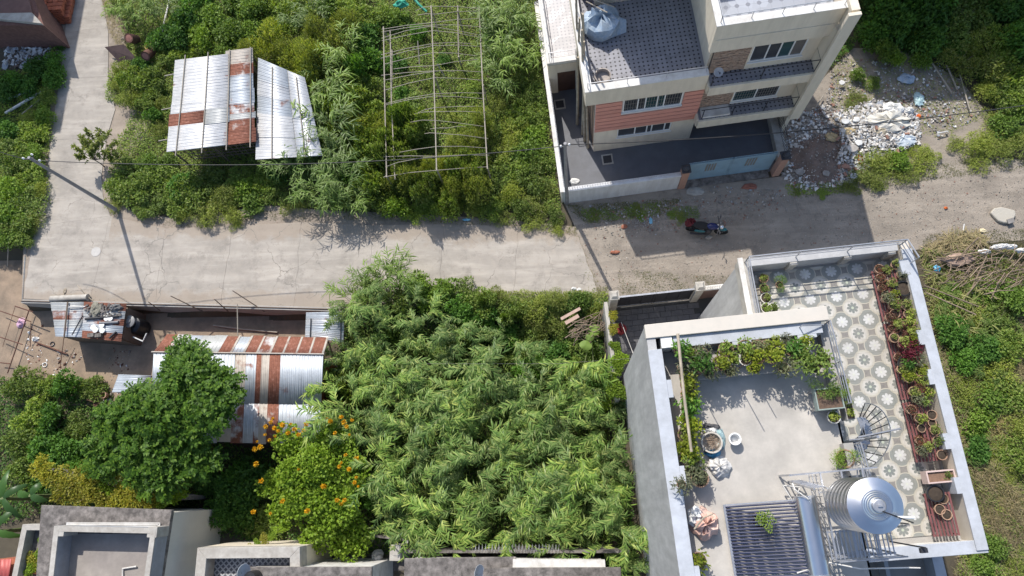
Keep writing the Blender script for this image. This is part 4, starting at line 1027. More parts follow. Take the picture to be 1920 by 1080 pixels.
for a in [(1662, 530, 's', None, 'small pale pot near the north end of the red rack'), (1674, 554, 's', 'lime', 'yellow-green plant in a small pot at the north end of rack'),
          (1692, 542, 'g', None, 'black pot standing in the shade at the rack north end'), (1690, 515, 't', 'grey', 'bushy grey-olive plant against the parapet at rack north end'),
          (1704, 661, 't', 'red', 'dark red-leaved plant on the pot rack'), (1697, 682, 'g', 'dark', 'dark plant in black pot just below red-leaved plant'),
          (1725, 697, 't', 'lime', 'yellow-green plant leaning to the parapet below red-leaved plant'), (1704, 709, 't', 'lime', 'chartreuse plant on the inner rack row'),
          (1713, 636, 's', 'lime', 'plant with pale flowers just above red-leaved plant'),
          (1734, 753, 't', 'green', 'wide green bushy plant at the middle of the rack'), (1719, 748, 's', 'grey', 'greyish plant beside the wide green one on the rack')]:
    potted(a[0], a[1], FT + .38, a[2], a[3], a[4], None, .8 if a[3] != 'red' else 1.0)
taken = [o.location.copy() for o in COL.objects if o.get('category') == 'potted plant']
for j in range(19):
    for x in (9.7, 10.18):
        q = wB(x + rnd.uniform(-.05, .05), 1.95 - j * .39 + rnd.uniform(-.06, .06), FT + .5)
        if all((q - t_).length > .27 for t_ in taken) and not (-5.5 > 1.95 - j * .39):
            r_ = potted(1700, 600, FT + .38, rnd.choice('sst'), rnd.choice(['olive', 'rust', 'grey', 'rust', 'rust']), GL, GR, rnd.uniform(.55, .8)); r_.location = q - Vector((0, 0, .1)); taken.append(q)
# west corner of the terrace
for a in [(1432, 522, 't', 'olive', 'olive plant in the first terracotta pot along terrace west rail'), (1433, 541, 't', 'green', 'leafy plant in the second pot along terrace west rail'), (1436, 559, 'w', 'olive', 'white-rimmed pot third along the terrace west rail'),
          (1437, 578, 'w', 'green', 'green plant in white pot beside the roof wall on terrace'), (1449, 578, 'w', 'green', 'green plant in white pot furthest from terrace rail'), (1462, 533, 's', 'feather', 'fine feathery plant spreading onto the rosette tiles')]:
    potted(a[0], a[1], FT + .1, a[2], a[3], a[4], None, .7)
# trough and rack things at the terrace south end
q = wB(10.15, -5.95, FT); t = thing('planter_box', 'pink-white rectangular planter box set across the rack end', 'planter', q, RB)
b = MB(); b.box(-.55, .45, -.22, -.17, .3, .75); b.box(-.55, .45, .17, .22, .3, .75); b.box(-.55, -.5, -.168, .168, .3, .75); b.box(.4, .45, -.168, .168, .3, .75); b.box(-.5, .4, -.168, .168, .3, .34)
b.build('box', M('pink_white_plastic', (0.55, 0.42, 0.38), .6, .1, 4), t); MB().box(-.5, .4, -.168, .168, .342, .68).build('soil', M('dry_planter_soil', (0.2, .12, .08), .95, .3, 12), t)
f = bpy.data.objects.new('foliage', POTPLANT['green']); COL.objects.link(f); f.parent = t; f.location = (.2, 0, .6); f.scale = (.6, .6, .5)
for i, (px, py) in enumerate([(1752, 925), (1768, 935), (1762, 955), (1775, 965)]):
    potted(px, py, FT + .3, 't' if i else 'g', None, ['black pot of soil under the planter box end', 'dry cracked pot near the last rack middle', 'broken terracotta pot on the last rack', 'terracotta pot of twigs at the last rack end'][i])

# ---- roof garden beds along the north and west parapets
k = thing('plant_bench', 'long cement plant bench under the roof garden north row', 'bench', wB(3.35, -1.5, FR), RB)
MB().box(-2.1, 1.6, -.5, .45, .42, .5).build('slab', m_conc, k, bevel=.01)
for x in (-1.9, -.6, .7, 1.4): MB().box(x - .08, x + .08, -.42, .4, 0, .418).build('support', m_conc, k)
N_ = [(1276, 656, 'g', 'dark', 'dark spiky plant in the roof corner by the cream block', 1.0), (1296, 668, 'b', 'green', 'green plant beside the roof corner bamboo pole', .8), (1315, 667, 'b', 'grey', 'grey seedy plant near the west end of the north row', 1.0),
 (1312, 686, 'b', 'dark', 'dark green bush near the west end of the north row', 1.15), (1330, 700, 't', 'grey', 'thin straggly grey plant at front of the north row', .9), (1349, 682, 'b', 'lime', 'large lime plant west of the two white hoops', 1.1),
 (1360, 656, 'b', 'green', 'green plant at the back by the first pilaster', .9), (1377, 673, 'w', 'green', 'green plant in the first white-rimmed pot of the row', .65), (1397, 674, 'w', 'olive', 'olive plant in the second white-rimmed pot of the row', .6),
 (1396, 652, 'b', 'green', 'broad leafy plant at the back of the row middle', 1.0), (1420, 652, 'b', 'grey', 'dry brownish plant at the back of the row middle', .8), (1418, 671, 'b', 'lime', 'lime plant right of the white-rimmed pots', .95),
 (1416, 690, 't', 'lime', 'small lime plant at the front edge of the row', .75), (1446, 669, 'b', 'lime', 'widest lime plant in the north row', 1.2), (1452, 641, 'w', 'olive', 'plant in pale pot against the north parapet', .7),
 (1471, 643, 'w', 'grey', 'plant ringed by a white hoop against north parapet', .8), (1484, 655, 'b', 'dark', 'deep green plant left of the wire frame', 1.0), (1506, 643, 'w', 'lime', 'lime plant in a white pot at the east end of parapet', .85),
 (1469, 690, 't', 'grey', 'pale grey-green plant overhanging the bench front edge', 1.1), (1500, 665, 'b', 'olive', 'olive plant beside the wire frame', .9), (1521, 684, 'g', 'big', 'biggest leafy bush at the east end of north row', 1.1), (1540, 676, 'b', 'green', 'green plant next to the roof railing', .9), (1368, 696, 't', 'grey', 'low grey plant in front of lime plants', .8), (1436, 652, 'b', 'olive', 'olive twiggy plant behind the widest lime plant', .8)]
for a in N_: potted(a[0], a[1], FR + .5, a[2], a[3], a[4], None, a[5] * 1.15)
W_ = [(1283, 690, 'b', 'grey', 'spiky dry plant by the leaning pole in roof corner', 1.0), (1287, 705, 'b', 'olive', 'olive plant at the top of the west row', 1.0), (1289, 722, 'b', 'lime', 'lime plant near the top of the west row', .95), (1286, 738, 't', 'olive', 'red-potted plant in the west row', .7), (1292, 752, 'b', 'green', 'green plant in the west row below the red pot', .9),
 (1291, 768, 'b', 'dark', 'dark leafy plant midway in the west row', 1.0), (1284, 785, 'w', 'green', 'plant in pale hoop pot in the west row', .8), (1295, 800, 'b', 'lime', 'bright plant beside the blue bags', 1.0), (1284, 815, 'b', 'olive', 'olive plant left of the blue bags', .95), (1292, 830, 'w', 'lime', 'lime plant in white pot beside the dried tub', .95),
 (1290, 850, 'b', 'lime', 'yellow-green plant left of the white bundle', 1.0), (1296, 866, 'b', 'green', 'green plant below white bundle level in west row', .95), (1300, 884, 'b', 'grey', 'grey plant spilling over the west parapet', 1.0), (1311, 897, 'l', 'grey', 'large terracotta pot at the south end of the west row', .5)]
for a in W_: potted(a[0], a[1], FR + .15, a[2], a[3], a[4], None, a[5] * 1.35)
potted(1278, 908, FR + .95, 's', 'grey', 'thin-leaved plant hanging over the pale west coping', None, 1.1)
potted(1308, 1050, FR, 'b', 'lime', 'lime bush by the west parapet below the pink bundle', None, 1.3)
potted(1425, 976, FR + .05, 'b', 'big', 'green plant growing up through the solar tubes', None, .62, .55)
potted(1582, 860, FR, 'l', 'feather', 'bushy green plant in terracotta pot beside stair rail', None, 1.0)
potted(1563, 782, FR + .1, 'w', 'olive', 'brownish plant in white pot below the raised planter', None, .8)
# raised planter at the east rail
q = LB(1552, 748, FR + .6); t = thing('raised_planter', 'raised green-rimmed planter of brown soil beside the roof railing', 'planter', wB(q.x, q.y, FR), RB)
b = MB(); b.box(-.42, .46, -.36, -.32, .42, .72); b.box(-.42, .46, .32, .36, .42, .72); b.box(-.42, -.38, -.318, .318, .42, .72); b.box(.42, .46, -.318, .318, .42, .72); b.box(-.38, .42, -.318, .318, .42, .46); b.build('box', M('green_grey_rim', (0.25, .3, .27), .7, .1, 4), t)
MB().box(-.38, .42, -.318, .318, .462, .66).build('soil', M('brown_planter_soil', (0.13, .085, .06), .95, .35, 10, bump=.5), t)
for x in (-.38, .4):
    for y in (-.3, .3): MB().box(x - .03, x + .03, y - .03, y + .03, 0, .418).build('leg', m_conc, t)
f = bpy.data.objects.new('foliage', POTPLANT['feather']); COL.objects.link(f); f.parent = t; f.location = (-.15, .4, .6); f.scale = (1.15, .9, .9)
f = bpy.data.objects.new('foliage', POTPLANT['feather']); COL.objects.link(f); f.parent = t; f.location = (.42, .3, .6); f.scale = (.7, .7, .8)
q = LB(1585, 745, FR + .4); t = thing('raised_planter', 'narrow planter of yellowing grass between the raised planter and railing', 'planter', wB(q.x + .02, q.y, FR), RB)
b = MB(); b.box(-.15, .13, -.75, .75, 0, .5); b.build('box', m_conc, t); MB().box(-.12, .1, -.72, .72, .502, .53).build('soil', m_soil, t)
for j in range(4):
    f = bpy.data.objects.new('foliage', POTPLANT['olive']); COL.objects.link(f); f.parent = t; f.location = (0, -.55 + j * .36, .5); f.scale = (.6, .7, .5); f.rotation_euler.z = j
# leaning pole, rods, hoops, frame
tag(MB().tube([wB(.95, -.55, 14.3), wB(.86, -2.6, 14.2), wB(.84, -4.4, 14.1)], .05, 7, .045).build('bamboo_pole', m_bamboo, smooth='auto'), 'long bamboo pole lying along the west row of roof plants', 'pole')
for i, (x, y, h) in enumerate([(1.55, -1.9, 2.2), (2.9, -1.8, 2.3), (3.5, -1.75, 1.9)]):
    tag(MB().tube([wB(x, y, FR + .5), wB(x + .02, y, FR + h)], .016, 5).build('rod', m_rust), ['thin rusty rod standing in the west part of the bench', 'thin rusty rod standing in the middle of the bench', 'shortest rusty rod standing in the plant bench'][i], 'rod', 'rods in the plant bench')
w_ = thing('wire_frame', 'small white bent wire frame among the roof plants near the railing', 'wire frame', P(1513, 660, FR + .8), 0)
b = MB(); b.tube([(-.25, .25, .3), (.2, -.2, .3), (-.1, -.35, .25)], .016, 5); b.tube([(.2, -.2, .3), (.2, -.2, -.3)], .014, 5); b.build('wire', m_white, w_)
# loose things on the roof cement
q = P(1378, 823, FR + .3); t = thing('pot', 'small white empty pot alone on the roof cement', 'pot', q - Vector((0, 0, .3)))
b = MB(); b.lathe([(.13, 0), (.17, .26), (.21, .27), (.21, .33), (.165, .33), (.13, .06), (0, .06)], (0, 0, 0), 20); b.build('shell', m_whiteplastic, t, smooth='auto')
MB().lathe([(.07, .061), (.07, .1), (0, .1)], (0, 0, 0), 14).build('plug', m_whiteplastic, t)
q = P(1334, 830, FR + .3); t = thing('tub', 'round tub of dried twigs beside the blue bags', 'tub', q - Vector((0, 0, .3)))
MB().lathe([(.26, 0), (.33, .34), (.36, .35), (.36, .38), (.31, .38), (.27, .1), (0, .1)], (0, 0, 0), 20).build('shell', M('beige_tub', (0.5, .46, .4), .6, .1, 3), t, smooth='auto')
b = MB()
for i in range(60):
    a = rnd.uniform(0, 6.28); a2 = a + rnd.uniform(1.5, 4.5); r1, r2 = rnd.uniform(.05, .3), rnd.uniform(.05, .3)
    b.tube([(r1 * math.cos(a), r1 * math.sin(a), .34 + rnd.uniform(0, .06)), (r2 * math.cos(a2), r2 * math.sin(a2), .36 + rnd.uniform(0, .1))], .008, 3)
tag(b.build('twigs', m_twig, t), kind='stuff')
rag('plastic_bag', 'blue plastic bag below the tub of dried twigs', 'bag', P(1336, 850, FR), .3, .16, .22, M('blue_bag', (0.04, .22, .38), .4, .3, 6), 31)
rag('plastic_bag', 'pale teal bag to the right of the dried tub', 'bag', P(1350, 822, FR), .17, .36, .2, M('teal_bag', (0.28, .4, .42), .45, .3, 6), 32)
rag('plastic_bag', 'white crumpled bag above the dried tub', 'bag', P(1330, 808, FR), .3, .14, .18, m_pale, 33)
rag('cloth', 'dark grey folded cloth at the top of the bag heap', 'cloth', P(1331, 801, FR), .32, .14, .12, M('dark_grey_cloth', (.08, .08, .085), .9, .2, 5), 34)
rag('bundle', 'white crumpled round bundle below the blue bag', 'bundle', P(1347, 875, FR), .38, .36, .34, M('creased_white_sheet', (.55, .54, .52), .55, .35, 9, bump=.6, bscale=12), 35, 18)
t_ = rag('covered_drum', 'pink cloth-covered drum standing by the west parapet', 'drum', P(1318, 982, FR), .46, .5, .75, M('pink_sheet', (.62, .36, .29), .75, .2, 3, (.7, .6, .52), .6, 2, .5, 12), 36, 20)
tag(MB().tube([P(1302, 992, FR + .75), P(1320, 970, FR + .95), P(1336, 964, FR + .8)], .03, 6).build('stick', m_bamboo), 'short stick laid over the pink cloth', 'stick')
rag('cloth', 'dirty white cloth between pink drum and west parapet', 'cloth', P(1303, 968, FR + .3), .25, .35, .4, m_pale, 37)
t = thing('bracket', 'white triangular pipe bracket standing beside the solar tank', 'bracket', P(1482, 925, FR + .3))
b = MB(); b.tube([(-.25, .25, .1), (.3, .2, .1), (.05, -.3, .1), (-.25, .25, .1)], .025, 6); b.tube([(.3, .2, .1), (.3, .2, -.28)], .025, 6); b.build('frame', m_white, t)
# ------------------------------------------------------------------ corrugated sheets
def corr(name, corners, u0, u1, v0, v1, mat, parent, along='u', pitch=0.1, amp=0.010, dz=0.0, label=None):
    """corrugated sheet on a bilinear patch; corners TL, TR, BR, BL; ribs run along u or v"""
    TL, TR, BR, BL = [Vector(c) for c in corners]
    def q(u, v): return TL.lerp(TR, u).lerp(BL.lerp(BR, u), v)
    a0, a1 = (v0, v1) if along == 'u' else (u0, u1)
    Lw = (q(.5, v1) - q(.5, v0)).length if along == 'u' else (q(u1, .5) - q(u0, .5)).length
    k = max(6, int(Lw / pitch * 4)); vs, fs = [], []
    for i in range(k + 1):
        t = lin(a0, a1, i / k); z = amp * math.sin(i * math.pi / 2) + dz
        p, r = (q(u0, t), q(u1, t)) if along == 'u' else (q(t, v0), q(t, v1))
        vs += [p + Vector((0, 0, z)), r + Vector((0, 0, z))]
    fs = [(2 * i, 2 * i + 1, 2 * i + 3, 2 * i + 2) for i in range(k)]
    b = MB(); b.add(vs, fs); o = b.build(name, mat, parent, world=True, smooth=True, label=label)
    # sheets are never quite flat: nudge the ends and middle of the waves
    for i_, v_ in enumerate(o.data.vertices): v_.co.z += .006 * math.sin(i_ * .37 + v0 * 9 + u0 * 5) + .003 * math.sin(i_ * 1.9)
    s = o.modifiers.new('sheet', 'SOLIDIFY'); s.thickness = .004; s.offset = -1
    return o
t_bright = TIN('bright_tin', (0.52, 0.535, 0.55), -.02, metal=.25, rough=.42)
t_white = TIN('white_tin', (0.60, 0.60, 0.595), -.02, metal=.15, rough=.5)
t_zinc = TIN('blue_grey_zinc', (0.41, 0.445, 0.48), 0.0, metal=.25, rough=.55)
t_dull = TIN('dull_zinc', (0.42, 0.43, 0.42), -.05, metal=.2, rough=.6)
t_tan = TIN('tan_weathered_tin', (0.42, 0.38, 0.33), .05, metal=.1, rough=.7)
t_rust = TIN('rusted_tin', (0.45, 0.40, 0.37), 1.0, metal=.1, rough=.7)
t_half = TIN('half_rusted_tin', (0.50, 0.50, 0.50), 0.33, metal=.2, rough=.6, seed=2)
t_streak = TIN('patchy_rusted_tin', (0.50, 0.48, 0.45), 0.55, metal=.1, rough=.65, seed=5)

# ---- shed at the bend: two flat tin roofs side by side, poles laid across
Zs = 2.55
SH1 = thing('tin_shed', 'shed by the road bend with white and rust-patched corrugated roof', 'shed', P(395, 200, 0))
c1 = [P(328, 113, Zs), P(472, 96, Zs + .25), P(476, 264, Zs + .1), P(313, 283, Zs - .1)]
rows = [(0, .23, t_white), (.235, .50, t_white), (.50, .595, t_white), (.6, .735, t_rust), (.74, 1.0, t_white)]
for v0, v1, mt in rows:
    corr('roof_sheet', c1, rnd.uniform(-.015, .01), .70, v0, v1 + .012, mt if mt is not t_rust else t_rust, SH1, dz=rnd.uniform(0, .012)) if mt is not t_rust else (corr('roof_sheet', c1, -.01, .42, v0, v1 + .01, t_rust, SH1), corr('roof_sheet', c1, .42, .72, v0, v1 + .03, t_dull, SH1, dz=.015))
for v0, v1, mt in [(-.04, .12, t_tan), (.12, .25, t_streak), (.25, .42, t_zinc), (.42, .57, t_zinc), (.57, .68, t_half), (.68, .74, t_dull), (.74, .86, t_streak), (.86, 1.0, t_streak)]:
    corr('roof_sheet', c1, .66, 1.0 + rnd.uniform(0, .03), v0, v1 + .012, mt, SH1, dz=-.02 + rnd.uniform(0, .01))
def bil(c, u, v): return c[0].lerp(c[1], u).lerp(c[3].lerp(c[2], u), v)
for u in (.12, .42, .70, .97):
    a, d = bil(c1, u + .02, -.04), bil(c1, u - .01, 1.07)
    MB().tube([a + Vector((0, 0, .06)), a.lerp(d, .5) + Vector((.02, 0, .05)), d + Vector((0, 0, .05))], .035, 6).build('roof_pole', m_greybamboo, SH1, world=True)
for u, v in ((.02, .03), (.98, .03), (.02, .97), (.98, .97), (.5, .97)):
    q = bil(c1, u, v); MB().tube([Vector((q.x, q.y, -.1)), q - Vector((0, 0, .03))], .05, 6).build('post', m_oldwood, SH1, world=True)
b = MB()
for k in range(6):
    z = .5 + k * .35
    b.tube([bil(c1, .1, .93) * 1 - Vector((0, 0, Zs - z)), bil(c1, .97, .93) - Vector((0, 0, Zs - z))], .03, 5)
for k in range(14):
    q = bil(c1, .1 + k * .066, .93); b.tube([Vector((q.x, q.y, 0)), q - Vector((0, 0, .15))], .025, 5)
b.build('lattice', m_oldwood, SH1, world=True)
for v in (.14, .52, .86):
    q = bil(c1, .0, v); MB().tube([q + Vector((-.65, -.1, -.15)), q + Vector((.6, .05, -.08))], .035, 5).build('rafter', m_greybamboo, SH1, world=True)
MB().prism([bil(c1, .03, .1)[:2], bil(c1, .97, .1)[:2], bil(c1, .97, .16)[:2], bil(c1, .03, .16)[:2]], 0, 2.2).build('back_wall', m_oldwood, SH1, world=True)
SH2 = thing('tin_shed', 'bright tin shed half swallowed by green cane beside patched roof', 'shed', P(540, 210, 0))
c2 = [P(484, 112, Zs), P(572, 148, Zs), P(604, 290, Zs - .1), P(479, 297, Zs - .2)]
for v0, v1, mt in [(-.02, .2, t_zinc), (.2, .36, t_bright), (.36, .55, t_zinc), (.55, .78, t_white), (.78, 1.0, t_white)]:
    corr('roof_sheet', c2, 0, .62, v0, v1 + .012, mt, SH2, dz=rnd.uniform(0, .012)); corr('roof_sheet', c2, .58, 1.0, v0, v1 + .01, t_bright, SH2, dz=-.02)
for u in (.28, .78):
    a, d = bil(c2, u + .03, .02), bil(c2, u - .03, 1.02)
    MB().tube([a + Vector((0, 0, .06)), d + Vector((0, 0, .05))], .035, 6).build('roof_pole', m_greybamboo, SH2, world=True)
for u, v in ((.02, .03), (.95, .03), (.02, .97), (.95, .97)):
    q = bil(c2, u, v); MB().tube([Vector((q.x, q.y, -.1)), q - Vector((0, 0, .03))], .05, 6).build('post', m_oldwood, SH2, world=True)
MB().prism([bil(c2, .03, .5)[:2], bil(c2, .9, .5)[:2], bil(c2, .9, .54)[:2], bil(c2, .03, .54)[:2]], 0, 2.2).build('back_wall', m_oldwood, SH2, world=True)

# ---- long tin house below the road
TH = thing('tin_house', 'long tin-roofed house with rust-red strips behind the leafy tree', 'house', P(450, 730, LOW) )
zr, ze, zs_ = 1.75, 1.2, .55
n1 = [P(313, 627, ze), P(614, 633, ze), P(605, 664, zr), P(288, 660, zr)]
s1 = [P(288, 660, zr + .01), P(605, 664, zr + .01), P(598, 833, zs_), P(279, 826, zs_)]
cols = [t_rust, t_zinc, t_half, t_dull, t_dull, t_zinc, t_rust, t_zinc, t_rust, t_streak, t_rust, t_streak, t_rust, t_rust]
cols = [t_rust, t_half, t_zinc, t_dull, t_dull, t_rust, t_zinc, t_rust, t_half, t_rust, t_streak, t_rust, t_rust]
for i, mt in enumerate(cols):
    k = len(cols); corr('roof_sheet', n1, i / k, (i + 1.03) / k, rnd.uniform(-.05, .05), 1.02, mt, TH, along='v', dz=.004 * (i % 3))
for i in (1, 2, 6, 7, 8, 9, 10, 11, 12, 13): corr('roof_sheet', n1, i / 13 - .006, i / 13 + .006, -.03, 1.02, t_tan, TH, along='v', dz=.016, pitch=.05, amp=.003)
ux = [0, .075, .15, .23, .31, .40, .485, .555, .615, .645, .69, .755, .88, 1.0]
cs = [t_zinc, t_dull, t_zinc, t_dull, t_zinc, t_zinc, t_tan, t_zinc, t_rust, t_tan, t_rust, t_zinc, t_zinc]
for i, mt in enumerate(cs):
    corr('roof_sheet', s1, ux[i], ux[i + 1] + .004, 0, .56, mt, TH, along='v', dz=.004 * (i % 3))
    m2 = [t_zinc, t_dull, t_dull, t_zinc, t_zinc, t_tan, t_half, t_zinc, t_half, t_tan, t_streak, t_zinc, t_zinc][i]
    corr('roof_sheet', s1, ux[i], ux[i + 1] + .004, .54, 1.0 + rnd.uniform(-.012, .012), m2, TH, along='v', dz=-.012 - .004 * (i % 2))
b = MB(); b.tube([bil(s1, -.01, 0) + Vector((0, 0, .03)), bil(s1, 1.01, 0) + Vector((0, 0, .03))], .04, 6); b.build('ridge', t_tan, TH, world=True)
wl = [bil(s1, .03, .05), bil(s1, .97, .05), bil(s1, .97, .93), bil(s1, .03, .93)]
for a, d in zip(wl, wl[1:] + wl[:1]):
    n_ = (d - a).normalized().cross(Vector((0, 0, 1))) * .06
    zt = .35 if a is wl[2] else .45
    b = MB(); b.hexa([Vector((*(a - n_)[:2], LOW)), Vector((*(d - n_)[:2], LOW)), Vector((*(d + n_)[:2], LOW)), Vector((*(a + n_)[:2], LOW))], [Vector((*(a - n_)[:2], min(a.z, 1.4) - .1)), Vector((*(d - n_)[:2], min(d.z, 1.4) - .1)), Vector((*(d + n_)[:2], min(d.z, 1.4) - .1)), Vector((*(a + n_)[:2], min(a.z, 1.4) - .1))])
    b.build('wall', m_brick, TH, world=True)
# small lean-to sheets beside it
def leanto(name, label, pxs, zt, zb, mats, posts=True):
    t = thing(name, label, 'shed', P(pxs[3][0], pxs[3][1], LOW))
    c = [P(*pxs[0], zt), P(*pxs[1], zt), P(*pxs[2], zb), P(*pxs[3], zb)]; k = len(mats)
    for i, mt in enumerate(mats): corr('roof_sheet', c, 0, 1, i / k, (i + 1.03) / k, mt, t, dz=.004 * (i % 2))
    for u, v in ((.04, .05), (.96, .05), (.04, .95), (.96, .95)):
        q = bil(c, u, v); MB().tube([Vector((q.x, q.y, LOW)), q - Vector((0, 0, .02))], .045, 6).build('post', m_oldwood, t, world=True)
    return t, c
t, c = leanto('lean_to', 'small blue-white tin lean-to at the edge of the cane thicket', [(574, 586), (646, 584), (644, 642), (572, 632)], .9, .6, [t_zinc, t_bright, t_zinc, t_bright])
for u in (.14, .93): MB().tube([bil(c, u, .25) + Vector((0, 0, .05)), bil(c, u, 1.03) + Vector((0, 0, .05))], .03, 5).build('roof_pole', m_dark, t, world=True)
t, c = leanto('lean_to', 'low tin lean-to against the left end of the long tin house', [(222, 702), (284, 704), (278, 735), (210, 735)], -.1, -.2, [t_zinc, t_zinc])

# ---- junk-covered shanty at the roadside
SHN = thing('shanty', 'roadside shanty roof littered with pipes and white discs', 'shed', P(170, 600, LOW))
ZH = .75
cA = [P(96, 567, ZH), P(162, 566, ZH), P(162, 632, ZH - .1), P(104, 630, ZH - .1)]
cB = [P(158, 566, ZH + .05), P(238, 570, ZH + .05), P(228, 640, ZH - .05), P(154, 633, ZH - .05)]
for i, mt in enumerate([t_dull, t_half, t_dull, t_zinc]): corr('roof_sheet', cA, 0 if i else -.02, 1, i / 4, (i + 1.05) / 4, mt, SHN, dz=.006 * (i % 2))
for i, mt in enumerate([t_streak, t_dull, t_half, t_zinc, t_rust]): corr('roof_sheet', cB, 0, 1, i / 5, (i + 1.05) / 5, mt, SHN, dz=.006 * (i % 2) + .02)
for a, d in ((bil(cA, .05, .95), bil(cB, .95, .93)), (bil(cB, .95, .93), bil(cB, .95, .07)), (bil(cA, .05, .07), bil(cA, .05, .95))):
    n_ = (d - a).normalized().cross(Vector((0, 0, 1))) * .05
    b = MB(); b.hexa([Vector((*(a - n_)[:2], LOW)), Vector((*(d - n_)[:2], LOW)), Vector((*(d + n_)[:2], LOW)), Vector((*(a + n_)[:2], LOW))], [Vector((*(a - n_)[:2], ZH - .2)), Vector((*(d - n_)[:2], ZH - .2)), Vector((*(d + n_)[:2], ZH - .2)), Vector((*(a + n_)[:2], ZH - .2))]); b.build('wall', m_oldwood, SHN, world=True)
for i, (x, y) in enumerate([(200, 597), (207, 597), (191, 610), (175, 614), (179, 619), (192, 620)]):
    q = P(x, y, ZH + .1); tag(MB().lathe([(.15, 0), (.155, .03), (.13, .04), (0, .035)], q, 18).build('disc', m_whiteplastic, smooth='auto'), 'round white disc lying on the shanty roof', 'disc', 'white discs on the shanty roof')
for (a, d, r, mt, l, nm) in [((160, 598), (222, 593), .075, m_black, 'thick dark pipe lying across the shanty roof', 'pipe'), ((187, 606), (222, 604), .08, M('grey_pipe', (.16, .16, .17), .5, .1, 4), 'grey pipe stub beside the white discs', 'pipe'), ((128, 576), (160, 575), .03, m_white, 'thin white pipe on the left half of the shanty roof', 'pipe'),
                       ((135, 628), (155, 592), .035, m_dark, 'dark bar lying diagonally on the shanty roof', 'bar'), ((127, 566), (120, 634), .045, m_oldwood, 'dark timber across the left half of the shanty roof', 'timber'), ((205, 634), (218, 622), .06, m_dark, 'short black duct at the south edge of shanty roof', 'duct')]:
    tag(MB().tube([P(*a, ZH + .1), P(*d, ZH + .08)], r, 10).build(nm, mt, smooth='auto'), l, nm)
b = MB(); b.tube([P(96, 561, .18), P(164, 558, .2)], .2, 18); b.tube([P(164, 558, .2), P(165, 558, .2)], .215, 18); tag(b.build('concrete_pipe', m_concpale, smooth='auto'), 'large grey concrete pipe lying along the road edge over the shanty', 'pipe')
MBx = MB().lathe([(.205, 0), (.15, .001), (0, .002)], (0, 0, 0), 16)
for i, (x0, y0, l, mt) in enumerate([(172, 629, 'first dark block on the south edge of shanty roof', m_concold), (186, 629, 'second dark block on the south edge of shanty roof', m_concold)]):
    q = P(x0, y0, ZH + .08); tag(MB().obox(q + Vector((0, 0, .05)), (.38, .22, .16), (0, 0, .1)).build('block', mt, bevel=.01), l, 'block')
rag('sack', 'mouldy sack heap at the middle of the shanty roof', 'sack', P(180, 580, ZH + .08), .35, .45, .2, M('mouldy_sack', (.2, .19, .15), .95, .3, 6), 51)
rag('sack', 'grey rag bundle near the road side of the shanty roof', 'sack', P(218, 577, ZH + .08), .4, .22, .22, M('grey_rag', (.13, .13, .13), .95, .3, 6), 52)
b = MB()
for i in range(70):
    q = P(rnd.uniform(158, 226), rnd.uniform(570, 592), ZH + .12); b.obox(q, (rnd.uniform(.05, .2), rnd.uniform(.04, .12), .05), (0, rnd.uniform(-.3, .3), rnd.uniform(0, 3)))
tag(b.build('roof_debris', m_concold), kind='stuff')
t = thing('water_drum', 'big black water drum with grey lid beside the shanty roof', 'drum', P(256, 612, -.55))
b = MB(); b.lathe([(.42, -.7), (.5, -.6), (.5, .3), (.47, .42), (.3, .5), (.28, .52), (0, .53)], (0, 0, 0), 26); b.build('body', m_black, t, smooth='auto')
q = P(242, 603, .35) - t.location; b = MB(); b.lathe([(.36, 0), (.36, .05), (.3, .08), (.16, .1), (.14, .16), (0, .17)], q, 22); b.build('lid', M('grey_lid', (.2, .2, .2), .5, .1, 4), t, smooth='auto')
tag(MB().tube([P(250, 632, .0), P(268, 640, .05), P(275, 625, .1)], .04, 6).build('pipe', M('pale_pipe', (.6, .6, .58), .5, .1, 4)), 'white curved pipe end by the black water drum', 'pipe')
# retaining wall along the road
rw = thing('retaining_wall', 'grey retaining wall holding the road edge above the lower yard', 'wall', P(400, 578, LOW))
xsW = [-33.0, -13.3]
b = MB(); pts = [(x, y_edge(x)) for x in (-32.4, -26, -20, -13.2)]
for (x0, y0), (x1, y1) in zip(pts, pts[1:]):
    b.hexa([(x0, y0 - .3, LOW), (x1, y1 - .3, LOW), (x1, y1 - .02, LOW), (x0, y0 - .02, LOW)], [(x0, y0 - .24, .03), (x1, y1 - .24, .03), (x1, y1 - .02, .03), (x0, y0 - .02, .03)])
b.build('wall', m_conc, rw, world=True)
b = MB()
for (x0, y0), (x1, y1) in zip(pts, pts[1:]): b.tube([(x0, y0 - .13, .06), (x1, y1 - .13, .06)], .035, 5)
b.build('rail', m_oldwood, rw, world=True)
# sticks leaning from the yard up over the road edge
for i, (a, d, l) in enumerate([((380, 584), (320, 555), 'first dark stick leaning over road edge right of the water drum'), ((428, 584), (402, 561), 'short dark stick leaning over the road edge between two longer ones'), ((496, 584), (436, 545), 'longest dark stick leaning over the road edge'), ((300, 582), (278, 566), 'crooked dark stick leaning near the water drum')]):
    tag(MB().tube([P(*a, -.3), P(*d, 1.1)], .035, 6, .025).build('stick', m_oldwood), l, 'stick')
tag(MB().tube([P(446, 640, .3), P(445, 570, .6)], .03, 5).build('rod', m_greybamboo), 'pale vertical rod between road edge and the tin house', 'rod')
tag(MB().tube([P(400, 610, LOW + .1), P(452, 617, LOW + .12), P(520, 623, LOW + .1)], .05, 6).build('timber', m_greybamboo), 'long pale timber lying in the shaded lower yard', 'timber')
